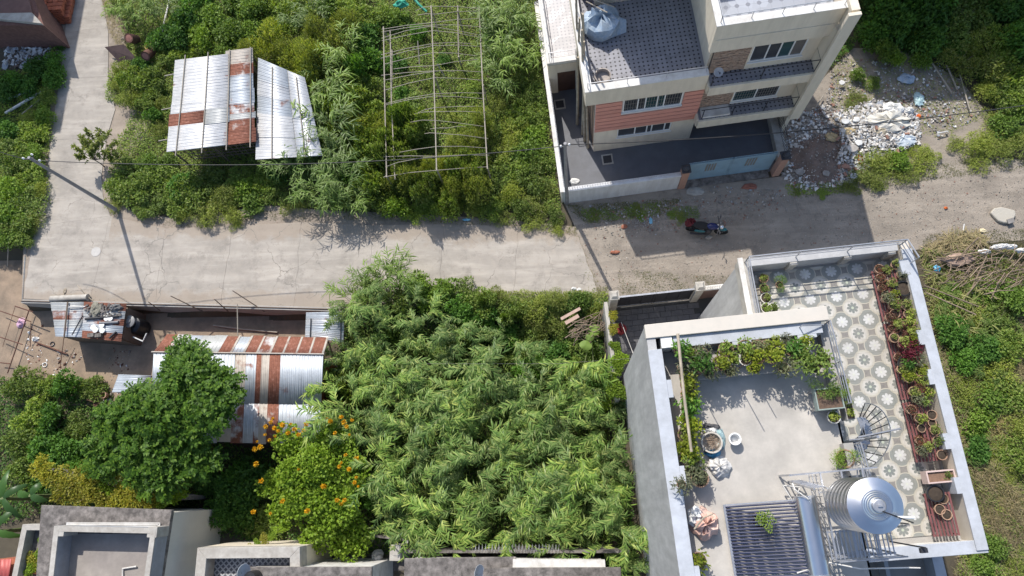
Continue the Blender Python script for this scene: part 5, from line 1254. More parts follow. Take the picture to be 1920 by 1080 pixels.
# rods and stakes in the earth yard
for a, d, z0, z1, r, l in [((0, 583), (58, 603), -.9, -.6, .03, 'upper dark rod at the left edge of the earth yard'), ((0, 632), (42, 646), -.9, -.6, .03, 'lower dark rod at the left edge of the earth yard'), ((28, 574), (62, 585), -.3, -.2, .035, 'short dark rod below the road corner'), ((55, 580), (14, 700), -.9, -.9, .035, 'long dark rod running down the earth yard'),
                     ((28, 576), (5, 650), -.8, -.8, .015, 'thin wire-like rod at the far left of the yard'), ((68, 642), (126, 664), LOW + .1, LOW + .12, .04, 'round bar lying on the earth yard'), ((120, 630), (113, 690), -.6, LOW + .2, .02, 'thin stake standing below the shanty roof'), ((58, 605), (57, 650), -.7, LOW + .1, .02, 'thin stake at the left of the yard'), ((0, 680), (18, 682), -1, -1, .03, 'stub of rod at the lower left of yard')]:
    tag(MB().tube([P(*a, z0), P(*d, z1)], r, 6).build('rod', m_rust), l, 'rod')
for x, y, l in ((84, 684, 'pale ring lying on the earth yard'), (98, 645, 'dark ring lying near the round bar in the yard')):
    b = MB(); q = P(x, y, LOW + .04); b.tube([q + Vector((.13 * math.cos(i * .449), .13 * math.sin(i * .449), 0)) for i in range(15)], .025, 5); tag(b.build('ring', m_pale if x == 84 else m_dark), l, 'ring')
rag('plastic_bag', 'pink and white crumpled bag by the yard rods', 'bag', P(40, 606, LOW), .28, .3, .22, M('pink_white_bag', (.6, .38, .5), .5, .4, 8), 61)
rag('plastic_bag', 'white crumpled bag at the end of the round bar', 'bag', P(67, 636, LOW), .22, .16, .15, m_pale, 62)
chips('yard_rubbish', [[(20, 600), (50, 600), (50, 660), (15, 700)], [(60, 630), (130, 650), (110, 700), (40, 700)], [(170, 640), (220, 650), (215, 745), (180, 735)]], 420, .02, .12, None, LOW, mats=[m_rubbledk, m_pale, m_stoneC, m_rust])
b = MB(); q = P(190, 752, LOW)
for i in range(6): b.obox(q + Vector((rnd.uniform(-.5, .5), rnd.uniform(-.4, .4), .1 + i * .05)), (.6, .4, .03), (rnd.uniform(-.3, .3), rnd.uniform(-.3, .3), rnd.uniform(0, 3)))
tag(b.build('scrap_heap', m_rust), 'heap of rusty scrap sheets beside the low tin lean-to', 'scrap heap')
b = MB(); b.lathe([(.16, 0), (.2, .1), (.2, .3), (.15, .3), (.14, .08), (0, .08)], P(199, 742, LOW + .2), 14); tag(b.build('pot', m_terra), 'brown clay ring pot on the scrap heap', 'pot')
rag('plastic_bag', 'white bag below the scrap heap', 'bag', P(204, 755, LOW), .3, .3, .25, m_pale, 63)
# fence of old sheets at the left road end
fn = thing('sheet_fence', 'old grey corrugated sheet fence at the left end of the road', 'fence', P(38, 510, -.6))
for i in range(5):
    y0, y1 = 462 + i * 20, 462 + (i + 1) * 20
    xo = lambda y: 47 - (y - 462) * .06
    c = [P(xo(y0), y0, .05), P(xo(y1), y1, .05), Vector((*(P(xo(y1), y1, .05)[:2]), LOW + .0)) + Vector((-.02, 0, 0)), Vector((*(P(xo(y0), y0, .05)[:2]), LOW))]
    corr('sheet', c, 0, 1, 0, 1, [t_tan, t_dull, t_dull, t_tan, m_conc][i], fn, along='v', pitch=.12)
tag(MB().tube([P(14, 500, LOW), P(16, 455, .6)], .03, 6).build('stake', m_greybamboo), 'grey stake beside the old sheet fence', 'stake')

# ------------------------------------------------------------------ bamboo frame over the weeds
BF = thing('bamboo_trellis', 'bare pitched bamboo trellis frame standing over the weeds', 'trellis', P(815, 170, 0))
ZE_, ZR_ = 2.1, 2.75
def fp(cx_, cy_): return (640 + cx_ / 3, cy_ / 3)
def lerp_curve(poly, t): 
    k = len(poly) - 1; i = min(int(t * k), k - 1); a, d = poly[i], poly[i + 1]; f = t * k - i
    return a.lerp(d, f)
for pts, z in (([(237, 150), (245, 583), (255, 998)], ZE_), ([(275, 170), (282, 580), (302, 1010)], ZE_ - .05), ([(285, 280), (284, 450), (281, 610)], ZE_ - .1), ([(505, 32), (520, 400), (536, 958)], ZR_), ([(775, 40), (795, 480), (822, 950)], ZE_)):
    MB().tube([P(*fp(*q), z + .04) for q in pts], .036, 7).build('purlin', m_greybamboo, BF, world=True)
bars = [[(420, 60), (505, 35), (782, 48)], [(430, 85), (530, 80), (772, 62)], [(228, 165), (510, 128), (790, 105)], [(228, 180), (505, 141), (790, 152)], [(228, 215), (505, 147), (790, 200)], [(228, 230), (515, 172), (792, 213)], [(224, 308), (515, 245), (735, 246)], [(222, 328), (515, 257), (792, 262)], [(240, 362), (515, 297), (760, 314)], [(295, 388), (520, 370), (765, 335)], [(225, 424), (520, 399), (800, 406)], [(240, 452), (520, 402), (640, 405)], [(243, 508), (524, 437), (800, 452)], [(242, 585), (525, 527), (810, 524)], [(245, 592), (525, 540), (808, 556)], [(420, 640), (530, 605), (800, 598)], [(410, 642), (530, 628), (815, 632)], [(388, 688), (530, 677), (800, 711)], [(500, 726), (600, 720), (700, 714)], [(470, 752), (530, 749), (825, 780)], [(300, 862), (535, 824), (822, 833)], [(238, 882), (535, 879), (832, 873)], [(250, 938), (400, 898), (535, 880)], [(238, 996), (535, 958), (826, 938)]]
for q in bars:
    a, m_, d = [P(*fp(*c), z) for c, z in zip(q, (ZE_, ZR_ + .06, ZE_ + .02))]
    r = rnd.uniform(-.05, .05)
    MB().tube([a, a.lerp(m_, .5) + Vector((0, 0, .1 + r)), m_, m_.lerp(d, .5) + Vector((0, 0, .08 - r)), d], .021, 6, .015).build('crossbar', m_greybamboo, BF, world=True)
for (x, y), z in (((237, 160), ZE_), ((246, 600), ZE_), ((255, 990), ZE_), ((505, 45), ZR_), ((522, 420), ZR_), ((536, 950), ZR_), ((776, 60), ZE_), ((798, 480), ZE_), ((821, 940), ZE_), ((655, 60), ZE_ + .3), ((660, 320), 1.2)):
    q = P(*fp(x, y), z); MB().tube([Vector((q.x, q.y, -.1)), q + Vector((0, 0, .05))], .05, 6).build('post', m_greybamboo, BF, world=True)
for i, (a, d) in enumerate([((655, 30), (660, 330)), ((540, 360), (580, 430)), ((430, 230), (440, 360))]):
    MB().tube([P(*fp(*a), 1.3), P(*fp(*d), .6)], .04, 6).build('brace', m_greybamboo, BF, world=True)

# ------------------------------------------------------------------ poles and cables
def pole(px, py, h, label, arms):
    q = P(px, py, 0); t = thing('utility_pole', label, 'pole', q)
    MB().tube([(0, 0, -.1), (0, 0, h)], .12, 10, .075).build('shaft', M('steel_pole_grey', (0.26, 0.26, 0.27), .6, .15, 3, (.16, .13, .12), .4, 2, .05, 40) if 'steel_pole_grey' not in bpy.data.materials else bpy.data.materials['steel_pole_grey'], t, smooth='auto')
    b = MB()
    for a in arms: b.bar((-.02, 0, a[0]), (a[1], a[2], a[0]), .05)
    b.build('bracket', m_dark, t)
    for a in arms:
        b = MB(); b.lathe([(.03, 0), (.055, .03), (.03, .06), (.055, .09), (.02, .13), (0, .13)], (a[1], a[2], a[0] + .02), 10); b.build('insulator', m_whiteplastic, t)
    return q + Vector((0, 0, h))
pa = pole(222, 396, 7.35, 'leaning-looking dark electricity pole at the road bend', [(7.2, -.35, 0), (6.9, .3, 0), (7.0, -.1, .3)])
pb = pole(1063, 380, 7.35, 'grey electricity pole at the corner of the pale front wall', [(7.15, .2, 0), (7.0, -.2, 0)])
def cable(name, label, a, d, sag, r, n=16):
    tag(MB().tube([a.lerp(d, i / n) - Vector((0, 0, sag * 4 * (i / n) * (1 - i / n))) for i in range(n + 1)], r, 5).build(name, m_wire), label, 'cable')
cable('cable', 'overhead cable from road bend pole to the pale wall corner pole', pa + Vector((.3, 0, -.4)), pb + Vector((-.2, 0, -.3)), 1.15, .02)
e1 = P(1990, 188, 6.4)
cable('cable', 'overhead cable from wall corner pole running right past the rubble', pb + Vector((.2, 0, -.15)), e1, .75, .024)
cable('cable', 'cable stretched from the road bend pole off to the left', pa + Vector((-.3, 0, -.1)), P(-60, 262, 6.8), .4, .02)
tag(MB().tube([P(800, 682, 2.3), P(1040, 682, 2.0), P(1185, 672, 2.5)], .005, 4).build('cable', m_rubbledk), 'thin pale wire strung over the cane thicket to the yellow wall plants', 'cable')
# ------------------------------------------------------------------ houses along the bottom edge
def wallring(pts, th, z0, z1):
    """ring of wall boxes inside a polygon of 4 world points"""
    c = sum((Vector((*p[:2], 0)) for p in pts), Vector()) / len(pts); b = MB()
    inner = []
    for i in range(len(pts)):
        p = Vector((*pts[i][:2], 0)); a = (Vector((*pts[i - 1][:2], 0)) - p).normalized(); d = (Vector((*pts[(i + 1) % len(pts)][:2], 0)) - p).normalized()
        s_ = a.cross(d).length; inner.append(p + (a + d) * (th / max(s_, .3)))
    for i in range(len(pts)):
        j = (i + 1) % len(pts)
        b.hexa([(*pts[i][:2], z0), (*pts[j][:2], z0), (*inner[j][:2], z0), (*inner[i][:2], z0)], [(*pts[i][:2], z1), (*pts[j][:2], z1), (*inner[j][:2], z1), (*inner[i][:2], z1)])
    return b
H1 = thing('house', 'cream house with a dark concrete roof ledge at lower left', 'house', P(200, 1010, LOW))
zr = 4.2
led = [P(77, 947, zr), P(322, 956, zr), P(300, 1100, zr), P(66, 1100, zr)]
MB().prism([p[:2] for p in led], zr - .25, zr).build('roof_ledge', m_concold, H1, world=True, bevel=.02)
MB().prism([P(*p, zr)[:2] for p in [(84, 952), (317, 961), (296, 1100), (72, 1100)]], LOW, zr - .252).build('wall', M('pale_cream_wall', (.60, .57, .50), .8, .05, 1, (.5, .46, .4), .3, .8, .05, 50, streak=True), H1, world=True)
pr = [P(103, 986, zr + 1.0), P(294, 990, zr + 1.0), P(276, 1120, zr + 1.0), P(88, 1120, zr + 1.0)]
MB().prism([P(*p, zr)[:2] for p in [(112, 1000), (286, 1002), (270, 1120), (98, 1120)]], zr + .002, zr + .02).build('roof_floor', M('dusty_roof_floor', (.30, .27, .24), .9, .15, 1.2, (.18, .16, .15), .6, .8, .15, 50), H1, world=True)
wallring(pr, .2, zr + .022, zr + 1.0).build('parapet', M('blue_grey_render', (.30, .31, .33), .9, .12, 2, (.2, .2, .2), .5, 1.4, .2, 50), H1, world=True)
wallring([p + Vector((0, 0, 0)) for p in pr], .24, zr + 1.002, zr + 1.06).build('coping', m_concpale, H1, world=True)
for k in range(3):
    o_ = .14 + k * .07
    q = [P(127, 979, zr), P(303, 979, zr), P(289, 1120, zr)]
    q[0] += Vector((0, -o_ + .1, 0)); q[1] += Vector((-o_ + .1, -o_ + .1, 0)); q[2] += Vector((-o_ + .1, 0, 0))
    b = MB(); b.bar(q[0] + Vector((0, 0, .06)), q[1] + Vector((0, 0, .06)), .05); b.bar(q[1] + Vector((0, 0, .06)), q[2] + Vector((0, 0, .06)), .05); b.build('moulding', m_white, H1, world=True)
for x, y in ((110, 996), (284, 998)): q = P(x, y, zr + 1.1); b = MB(); b.obox(q - Vector((0, 0, .55)), (.45, .45, 1.0)); b.build('corner_post', m_concpale, H1, world=True)
tag(MB().tube([P(230, 1090, zr + .1), P(230, 1066, zr + .1), P(256, 1062, zr + .1)], .04, 6).build('pipe', m_white), 'bent white pipe on the sunken roof of the cream house', 'pipe')
H2 = thing('annex', 'lower concrete annex with climbing vine left of the cream house', 'building', P(50, 1040, LOW))
za = 3.0
q = [P(42, 983, za + .6), P(100, 983, za + .6), P(88, 1110, za + .6), P(16, 1110, za + .6)]
MB().prism([p[:2] for p in q], LOW, za).build('wall', m_concold, H2, world=True)
wallring(q, .28, za + .002, za + .6).build('parapet', m_concpale, H2, world=True, bevel=.015)
c = [P(-20, 1050, 2.4), P(22, 1048, 2.4), P(14, 1100, 2.2), P(-20, 1100, 2.2)]
RR = thing('red_roof', 'strip of red painted tin roof at the lower left corner', 'roof', P(5, 1080, LOW))
red = TIN('red_painted_tin', (.36, .07, .06), .05, metal=.1, rough=.5)
for i in range(2): corr('roof_sheet', c, i / 2, (i + 1) / 2, 0, 1, red, RR, along='v', pitch=.2)
MB().prism([p[:2] for p in c], LOW, 2.1).build('wall', m_brick, RR, world=True)
c = [P(62, 1046, za + .2), P(84, 1048, za + .2), P(80, 1078, za + .2), P(58, 1076, za + .2)]
corr('roof_sheet', c, 0, 1, 0, 1, red, H2, along='v', pitch=.2)

H3 = thing('house', 'small house with lattice-tiled roof yard at the bottom edge', 'house', P(460, 1060, LOW))
zb = 2.3
q = [P(370, 1027, zb + .9), P(562, 1025, zb + .9), P(564, 1110, zb + .9), P(362, 1110, zb + .9)]
MB().prism([p[:2] for p in q], LOW, zb).build('wall', m_cream, H3, world=True)
wallring(q, .5, zb + .002, zb + .9).build('parapet', m_concpale, H3, world=True, bevel=.02)
def lattice_mat(par):
    mt, nt, bs = _nodes('lattice_roof_tiles'); g = nt.nodes.new('ShaderNodeNewGeometry')
    mp = nt.nodes.new('ShaderNodeMapping'); mp.inputs['Rotation'].default_value = (0, 0, math.radians(45)); nt.links.new(g.outputs['Position'], mp.inputs[0])
    ck = nt.nodes.new('ShaderNodeTexBrick'); ck.offset = 0; ck.inputs['Scale'].default_value = 1.0; ck.inputs['Brick Width'].default_value = .2; ck.inputs['Row Height'].default_value = .2; ck.inputs['Mortar Size'].default_value = .035
    ck.inputs['Color1'].default_value = (.06, .065, .08, 1); ck.inputs['Color2'].default_value = (.085, .09, .11, 1); ck.inputs['Mortar'].default_value = (.34, .35, .36, 1)
    nt.links.new(mp.outputs[0], ck.inputs['Vector']); nt.links.new(ck.outputs['Color'], bs.inputs['Base Color']); bs.inputs['Roughness'].default_value = .6
    return mt
MB().prism([P(*p, zb)[:2] for p in [(380, 1036), (550, 1036), (552, 1110), (376, 1110)]], zb + .001, zb + .02).build('roof_tiles', lattice_mat(H3), H3, world=True)
H4 = thing('house', 'house with stained flat slab and satellite dish at the bottom edge', 'house', P(580, 1075, LOW))
zc = 3.4
sl_ = [P(463, 1063, zc), P(697, 1063, zc), P(697, 1120, zc), P(455, 1120, zc)]
MB().prism([p[:2] for p in sl_], zc - .15, zc).build('roof_slab', m_concold, H4, world=True, bevel=.02)
MB().prism([(p + (sl_[0].lerp(sl_[2], .5) - p) * .06)[:2] for p in sl_], LOW, zc - .152).build('wall', m_white, H4, world=True)
H5 = thing('house', 'house with two stepped stained slabs below the cane thicket', 'house', P(960, 1075, LOW))
s2 = [P(758, 1047, zc), P(967, 1044, zc), P(967, 1120, zc), P(757, 1120, zc)]
s3 = [P(905, 1065, zc + .35), P(1164, 1064, zc + .35), P(1168, 1120, zc + .35), P(900, 1120, zc + .35)]
MB().prism([p[:2] for p in s2], zc - .15, zc).build('roof_slab', m_concold, H5, world=True, bevel=.02)
MB().prism([p[:2] for p in s3], zc + .15, zc + .35).build('roof_slab', m_concold, H5, world=True, bevel=.02)
MB().prism([P(*p, zc)[:2] for p in [(962, 1048), (1134, 1050), (1140, 1120), (960, 1120)]], zc - .3, zc + .1).build('ledge', m_white, H5, world=True)
MB().prism([P(*p, zc)[:2] for p in [(765, 1052), (1130, 1056), (1140, 1120), (762, 1120)]], LOW, zc - .32).build('wall', m_white, H5, world=True)
def dish(px, py, z, lab, mt, tilt):
    t = thing('satellite_dish', lab, 'satellite dish', P(px, py, z))
    b = MB(); b.lathe([(0, 0), (.18, .02), (.34, .08), (.42, .14), (.41, .15), (.3, .08), (0, .015)], (0, 0, .5), 20, Matrix.Rotation(tilt, 4, 'Y')); b.build('dish', mt, t, smooth='auto')
    MB().tube([(0, 0, 0), (0, 0, .55)], .025, 6).build('mast', m_dark, t)
dish(462, 1072, zc + .1, 'pale dish at the left end of the stained flat slab', m_bluish, 1.2)
dish(897, 1074, zc + .1, 'pale blue dish between the two stepped slabs', m_bluish, 1.1)
t = thing('drum', 'black drum beside the pale dish on the flat slab', 'drum', P(480, 1082, zc)); b = MB(); b.lathe([(.3, 0), (.33, .05), (.33, .6), (.28, .68), (0, .7)], (0, 0, 0), 20); b.build('body', m_black, t, smooth='auto'); b = MB(); b.lathe([(.12, .7), (.12, .74), (0, .75)], (0, 0, 0), 12); b.build('lid', m_dark, t)
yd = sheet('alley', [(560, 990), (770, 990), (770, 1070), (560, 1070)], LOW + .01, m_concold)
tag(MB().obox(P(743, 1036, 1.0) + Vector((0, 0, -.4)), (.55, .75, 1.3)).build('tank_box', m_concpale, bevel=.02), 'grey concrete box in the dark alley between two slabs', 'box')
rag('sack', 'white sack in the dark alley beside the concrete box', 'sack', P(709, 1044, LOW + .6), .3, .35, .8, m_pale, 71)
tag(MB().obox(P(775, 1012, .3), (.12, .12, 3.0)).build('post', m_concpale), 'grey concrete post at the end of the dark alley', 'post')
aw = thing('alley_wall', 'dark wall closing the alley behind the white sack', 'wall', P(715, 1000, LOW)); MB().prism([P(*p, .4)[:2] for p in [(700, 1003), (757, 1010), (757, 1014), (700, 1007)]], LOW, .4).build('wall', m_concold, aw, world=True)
rwz = thing('razor_wire', 'coil of razor wire along the wall top below the thicket', 'razor wire', P(960, 1028, 1.6))
b = MB(); n = 26; pts = []
for i in range(n * 9 + 1):
    a = i / 9 * 2 * math.pi; x = lin(-1.9, 2.3, i / (n * 9)); pts.append((x, .22 * math.cos(a), .25 + .22 * math.sin(a)))
b.tube(pts, .009, 3); b.build('coil', m_steel, rwz)
kw = thing('plot_wall', 'low mossy wall dividing the thicket from the bottom houses', 'wall', P(960, 1032, LOW)); MB().prism([P(*p, 1.6)[:2] for p in [(758, 1032), (1180, 1032), (1180, 1037), (758, 1037)]], LOW, 1.6).build('wall', m_concold, kw, world=True)

# ------------------------------------------------------------------ top left corner: brick house, brick stack
BH = thing('house', 'brick house corner with concrete beam at the upper left', 'house', P(20, 10, 0))
q = [P(-60, 44, 2.6), P(78, 44, 2.6), P(40, -60, 2.6), P(-60, -60, 2.6)]
MB().prism([p[:2] for p in q], -.1, 2.4).build('wall', M('dull_brick', (.15, .075, .06), .9, .3, 5), BH, world=True)
MB().prism([P(*p, 2.6)[:2] for p in [(-60, 26), (60, 24), (78, 44), (-60, 30)]], 2.402, 2.62).build('beam', m_concpale, BH, world=True)
MB().prism([P(*p, 2.6)[:2] for p in [(-60, 24), (58, 22), (38, -60), (-60, -60)]], 2.402, 2.5).build('roof', M('brown_roof', (.16, .09, .075), .9, .2, 2), BH, world=True)
BS = thing('brick_stack', 'rounded stack of red bricks beside the road at upper left', 'brick stack', P(112, 25, 0))
mb0 = None; k = 0
for lay in range(9):
    for r in range(5 - lay // 4):
        for cidx in range(9 - lay // 3):
            if k >= 300: break
            q = P(112, 38, 0) + Vector((-.75 + r * .36 + .05 * lay + rnd.uniform(-.03, .03), -.2 + cidx * .3 + .05 * lay + rnd.uniform(-.02, .02), .07 + lay * .13)) - BS.location
            if mb0 is None: mb0 = MB().box(-.165, .165, -.13, .13, -.06, .06).build('brick', m_brick, BS); mb0.location = q
            else:
                o = share(mb0, 'brick', q, rnd.uniform(-.12, .12))
            k += 1
# off-frame houses shade the top edge; the right one is added for that
def nb(name, lab, x0, x1, y0, y1, h):
    t = thing(name, lab, 'house', ((x0 + x1) / 2, (y0 + y1) / 2, 0))
    b = MB().box(x0, x1, y0, y1, -.1, h).build('wall', m_cream, t, world=True); MB().box(x0 - .3, x1 + .3, y0 - .3, y1 + .3, h + .002, h + .2).build('roof', m_conc, t, world=True)
    for k in range(int((x1 - x0) / 3)):
        for f in range(int(h / 3.2)):
            MB().box(x0 + 1 + k * 3, x0 + 2.4 + k * 3, y0 - .06, y0 + .02, 1 + f * 3.2, 2.3 + f * 3.2).build('window', m_glass, t, world=True)
nb('house', 'tall cream neighbour house beyond the upper left corner', -54, -36.9, 32.4, 42, 11.8)
nb('house', 'unseen tall cream house added for shade beyond the upper right corner', 13.5, 36, 31.5, 42, 11.3)
# ------------------------------------------------------------------ plants set out
SHR = {}
for key, mt, specs in (('a', L_mid, [(1.0, .9, 1500, .15, .075), (1.0, 1.0, 1500, .13, .07)]), ('b', L_olive, [(1.0, .8, 1900, .11, .035), (1.0, .9, 1900, .12, .04)]),
                       ('c', L_bright, [(1.0, .85, 1300, .17, .10), (1.0, .9, 1400, .15, .085)]), ('d', L_dark, [(1.0, 1.1, 1300, .19, .10), (1.0, 1.2, 1400, .17, .09)])):
    SHR[key] = [shrub_mesh('foliage_' + key, mt, R_, H_, n, L_, W_, 40 + i + ord(key), 11) for i, (R_, H_, n, L_, W_) in enumerate(specs)]
SHR['e'] = [cane_mesh('reed_a', [L_reed, m_stem], 11, 1.7, 2.0, 91, 18, .5, .05), cane_mesh('reed_b', [L_reed, m_stem], 10, 1.9, 2.2, 92, 18, .5, .048), cane_mesh('reed_c', [L_reed, m_stem], 9, 1.8, 2.4, 93, 20, .54, .05)]
SHR['y'] = [shrub_mesh('foliage_y', L_yellow, 1.0, .7, 1100, .15, .1, 131, 10), shrub_mesh('foliage_y2', L_vine, 1.0, .7, 1100, .15, .1, 132, 10)]
SHR['g'] = [shrub_mesh('foliage_g', L_dry, 1.0, .5, 900, .3, .018, 141, 10), shrub_mesh('foliage_g2', L_dry, 1.0, .4, 900, .28, .016, 142, 10)]
STEMS = []
for s in range(3):
    r_ = random.Random(s); b = MB()
    for i in range(7):
        a = i * .9 + r_.random(); h = r_.uniform(.4, .8); d_ = r_.uniform(.25, .6)
        b.tube([(0, 0, -.1), (d_ * .4 * math.cos(a), d_ * .4 * math.sin(a), h * .5), (d_ * math.cos(a), d_ * math.sin(a), h)], .022, 4, .008)
    me = bpy.data.meshes.new('stem'); me.from_pydata(b.v, [], b.f); me.materials.append(m_bark); STEMS.append(me)
NM = {'a': 'shrub', 'b': 'shrub', 'c': 'shrub', 'd': 'shrub', 'e': 'reed_clump', 'y': 'vine', 'g': 'dry_grass_clump'}
CAT = {'a': 'shrub', 'b': 'shrub', 'c': 'shrub', 'd': 'shrub', 'e': 'reeds', 'y': 'vine', 'g': 'grass clump'}
LOOK = {'a': 'mid green leafy weed bush', 'b': 'olive fine-leaved weed bush', 'c': 'bright lime leafy bush', 'd': 'dark broad-leaved bush', 'e': 'pale green reed clump', 'y': 'yellow-green climbing vine', 'g': 'clump of dry straw-coloured grass'}
def plant(px, py, k, s=1.0, zone='', hs=1.0, label=None, zoff=0.0, zpix=.5):
    """plant whose crown is seen at the photo pixel; base on the ground below it"""
    q = P(px, py, zpix); gz = ground_z(q.x, q.y) if q.x < 1.9 else -.05
    t = thing(NM[k], label or f'{LOOK[k]} {zone}', CAT[k], Vector((q.x, q.y, gz + zoff)), rnd.uniform(0, 6.28), None if label else f'{LOOK[k]}s {zone}')
    f = bpy.data.objects.new('foliage', rnd.choice(SHR[k])); COL.objects.link(f); f.parent = t; f.scale = (s * rnd.uniform(.92, 1.12), s * rnd.uniform(.92, 1.12), s * hs * rnd.uniform(.85, 1.2))
    if k != 'e':
        st = bpy.data.objects.new('stem', rnd.choice(STEMS)); COL.objects.link(st); st.parent = t; st.scale = (s, s, s * hs)
    return t
ORD = 'first second third fourth fifth sixth seventh eighth ninth tenth eleventh twelfth thirteenth fourteenth fifteenth sixteenth seventeenth eighteenth nineteenth twentieth'.split()
def many(zone, rows, hs=1.0, **kw):
    kinds = {}
    for r in rows: kinds.setdefault(r[2], []).append(r)
    for k, rr in kinds.items():
        rr.sort(key=lambda r: r[0]); n = len(rr)
        for i, r in enumerate(rr):
            if n == 1: lab = f'{LOOK[k]} {zone}'
            else:
                j = min(i, n - 1 - i); lab = f'{LOOK[k]}, {ORD[j] + " from" if j else "far"} {"left" if i == j else "right"} {zone}'
            t = plant(r[0], r[1], k, (r[3] if len(r) > 3 else 1.0), zone, hs, lab, **kw)
            if n > 1: t['group'] = f'{LOOK[k]} plants {zone}'

# soil cover
W_N = [(195, -60), (240, 60), (235, 110), (205, 140), (200, 190), (260, 200), (225, 260), (205, 330), (215, 385), (330, 405), (500, 385), (620, 395), (760, 398), (930, 395), (1052, 400), (1020, 160), (1000, -60)]
cover('undergrowth', W_N, 190, L_mid, .13, .06, .55, 1)
cover('undergrowth', W_N, 110, L_olive, .12, .035, .6, 2)
cover('undergrowth', W_N, 60, L_bright, .13, .07, .5, 3)
W_L = [(-80, 470), (45, 462), (70, 420), (90, 330), (95, 200), (110, 130), (108, 80), (98, 95), (75, 135), (-80, 130)]
cover('undergrowth', W_L, 220, L_mid, .13, .06, .5, 4); cover('undergrowth', W_L, 120, L_bright, .12, .06, .5, 5)
W_S = [(-80, 700), (170, 705), (200, 770), (450, 840), (620, 830), (620, 640), (640, 580), (1140, 560), (1150, 700), (1180, 900), (1200, 1100), (560, 1030), (60, 960), (-80, 1000)]
cover('undergrowth', [(650, 600), (1100, 640), (1150, 780), (1180, 1030), (740, 1010), (690, 860), (640, 760)], 90, L_mid, .26, .04, 1.9, 61)
cover('undergrowth', W_S, 150, L_dark, .16, .07, .5, 6); cover('undergrowth', W_S, 60, L_mid, .14, .06, .6, 7)
W_R = [(1725, 470), (1990, 470), (1990, 1120), (1780, 1120), (1810, 1000)]
cover('undergrowth', W_R, 170, L_mid, .13, .05, .5, 8); cover('dry_grass', W_R, 300, L_dry, .3, .018, .4, 9, True); cover('undergrowth', W_R, 120, L_olive, .12, .05, .5, 10)
W_T = [(1560, 60), (1550, 130), (1600, 90), (1600, -60), (2000, -60), (2000, 225), (1880, 225), (1830, 150), (1760, 110), (1640, 95)]
cover('grass', [(1560, 110), (1780, 110), (1850, 220), (1760, 260), (1560, 200)], 130, L_olive, .12, .02, .15, 62, True)
cover('undergrowth', W_T, 260, L_dark, .14, .06, .6, 11); cover('undergrowth', W_T, 140, L_mid, .13, .05, .6, 12); cover('undergrowth', W_T, 60, L_olive, .12, .04, .6, 13)
# short grass and straw at the road margins
cover('grass', [(1160, 505), (1400, 520), (1400, 548), (1160, 555)], 420, L_grass, .1, .012, .06, 14, True)
cover('grass', [(1060, 385), (1280, 372), (1240, 405), (1100, 420)], 520, L_grass, .12, .014, .1, 15, True)
cover('grass', [(1740, 440), (1990, 425), (1990, 470), (1720, 475)], 420, L_grass, .12, .014, .1, 16, True)
cover('grass', [(1560, 340), (1900, 285), (1990, 290), (1990, 310), (1760, 335), (1500, 372)], 380, L_grass, .12, .014, .1, 17, True)
cover('straw', [(190, -10), (240, 60), (255, 95), (215, 80), (195, 30)], 420, L_dry, .22, .016, .12, 18, True)
cover('grass', [(640, 572), (1140, 538), (1140, 552), (880, 570), (640, 588)], 330, L_grass, .12, .016, .12, 71, True)
cover('grass', [(60, 556), (640, 572), (640, 580), (60, 566)], 60, L_grass, .1, .014, .08, 72, True)
cover('grass', [(1075, 420), (1130, 545), (1110, 550), (1060, 430)], 160, L_grass, .1, .014, .08, 73, True)
cover('grass', [(880, 545), (1140, 548), (1140, 600), (1000, 590), (880, 570)], 800, L_olive, .13, .03, .35, 19)
cover('grass', [(645, 395), (1080, 425), (1080, 440), (900, 422), (640, 412)], 260, L_grass, .1, .014, .08, 20, True)
cover('grass', [(240, 395), (330, 412), (500, 395), (620, 402), (620, 415), (480, 412), (330, 430)], 200, L_grass, .1, .014, .08, 21, True)

many('in the scrub beside the upper road', [(215, -5, 'b', .8), (300, 75, 'd', .9), (335, 70, 'd', 1.1), (350, 40, 'd', 1.1), (375, 95, 'a', .8), (400, 30, 'c', 1.2), (440, 60, 'c', 1.2), (385, 70, 'c', 1), (345, 100, 'a', .9), (300, 110, 'a', .7), (420, 95, 'c', .8), (480, 20, 'c', 1.1), (520, 55, 'a', 1.1), (470, 55, 'c', 1.0), (560, 20, 'a', 1.2), (500, 0, 'a', 1.2), (430, -10, 'c', 1.2), (370, 0, 'd', 1.2), (610, 5, 'c', 1.1), (680, 70, 'd', 1.1), (700, 30, 'a', 1.1), (660, 10, 'a', 1.1), (740, 35, 'c', .9), (700, 110, 'd', 1)], 1.1)
many('on top of the tin shed edge', [(600, 185, 'b', 1.0), (615, 205, 'a', .9), (585, 150, 'b', 1.1), (560, 130, 'b', 1.1), (620, 250, 'a', .9), (608, 215, 'a', 1.0), (598, 195, 'b', 1.0), (618, 270, 'a', .9), (590, 170, 'b', .9), (475, 112, 'b', 1.0), (510, 90, 'b', 1.3), (550, 110, 'b', 1.2), (590, 125, 'b', 1.2), (630, 95, 'b', 1.3), (600, 70, 'b', 1.1), (660, 60, 'b', 1.1), (640, 140, 'b', 1.1), (575, 165, 'b', .8)], 2.4)
many('between upper road and patched shed', [(225, 130, 'b', .8), (250, 150, 'a', 1.0), (240, 185, 'b', .9), (280, 150, 'a', .9), (275, 185, 'a', .8), (295, 165, 'a', .7), (215, 160, 'b', .6), (260, 120, 'd', .7), (300, 190, 'b', .6), (297, 238, 'b', .7), (285, 210, 'd', .6)], 1.2)
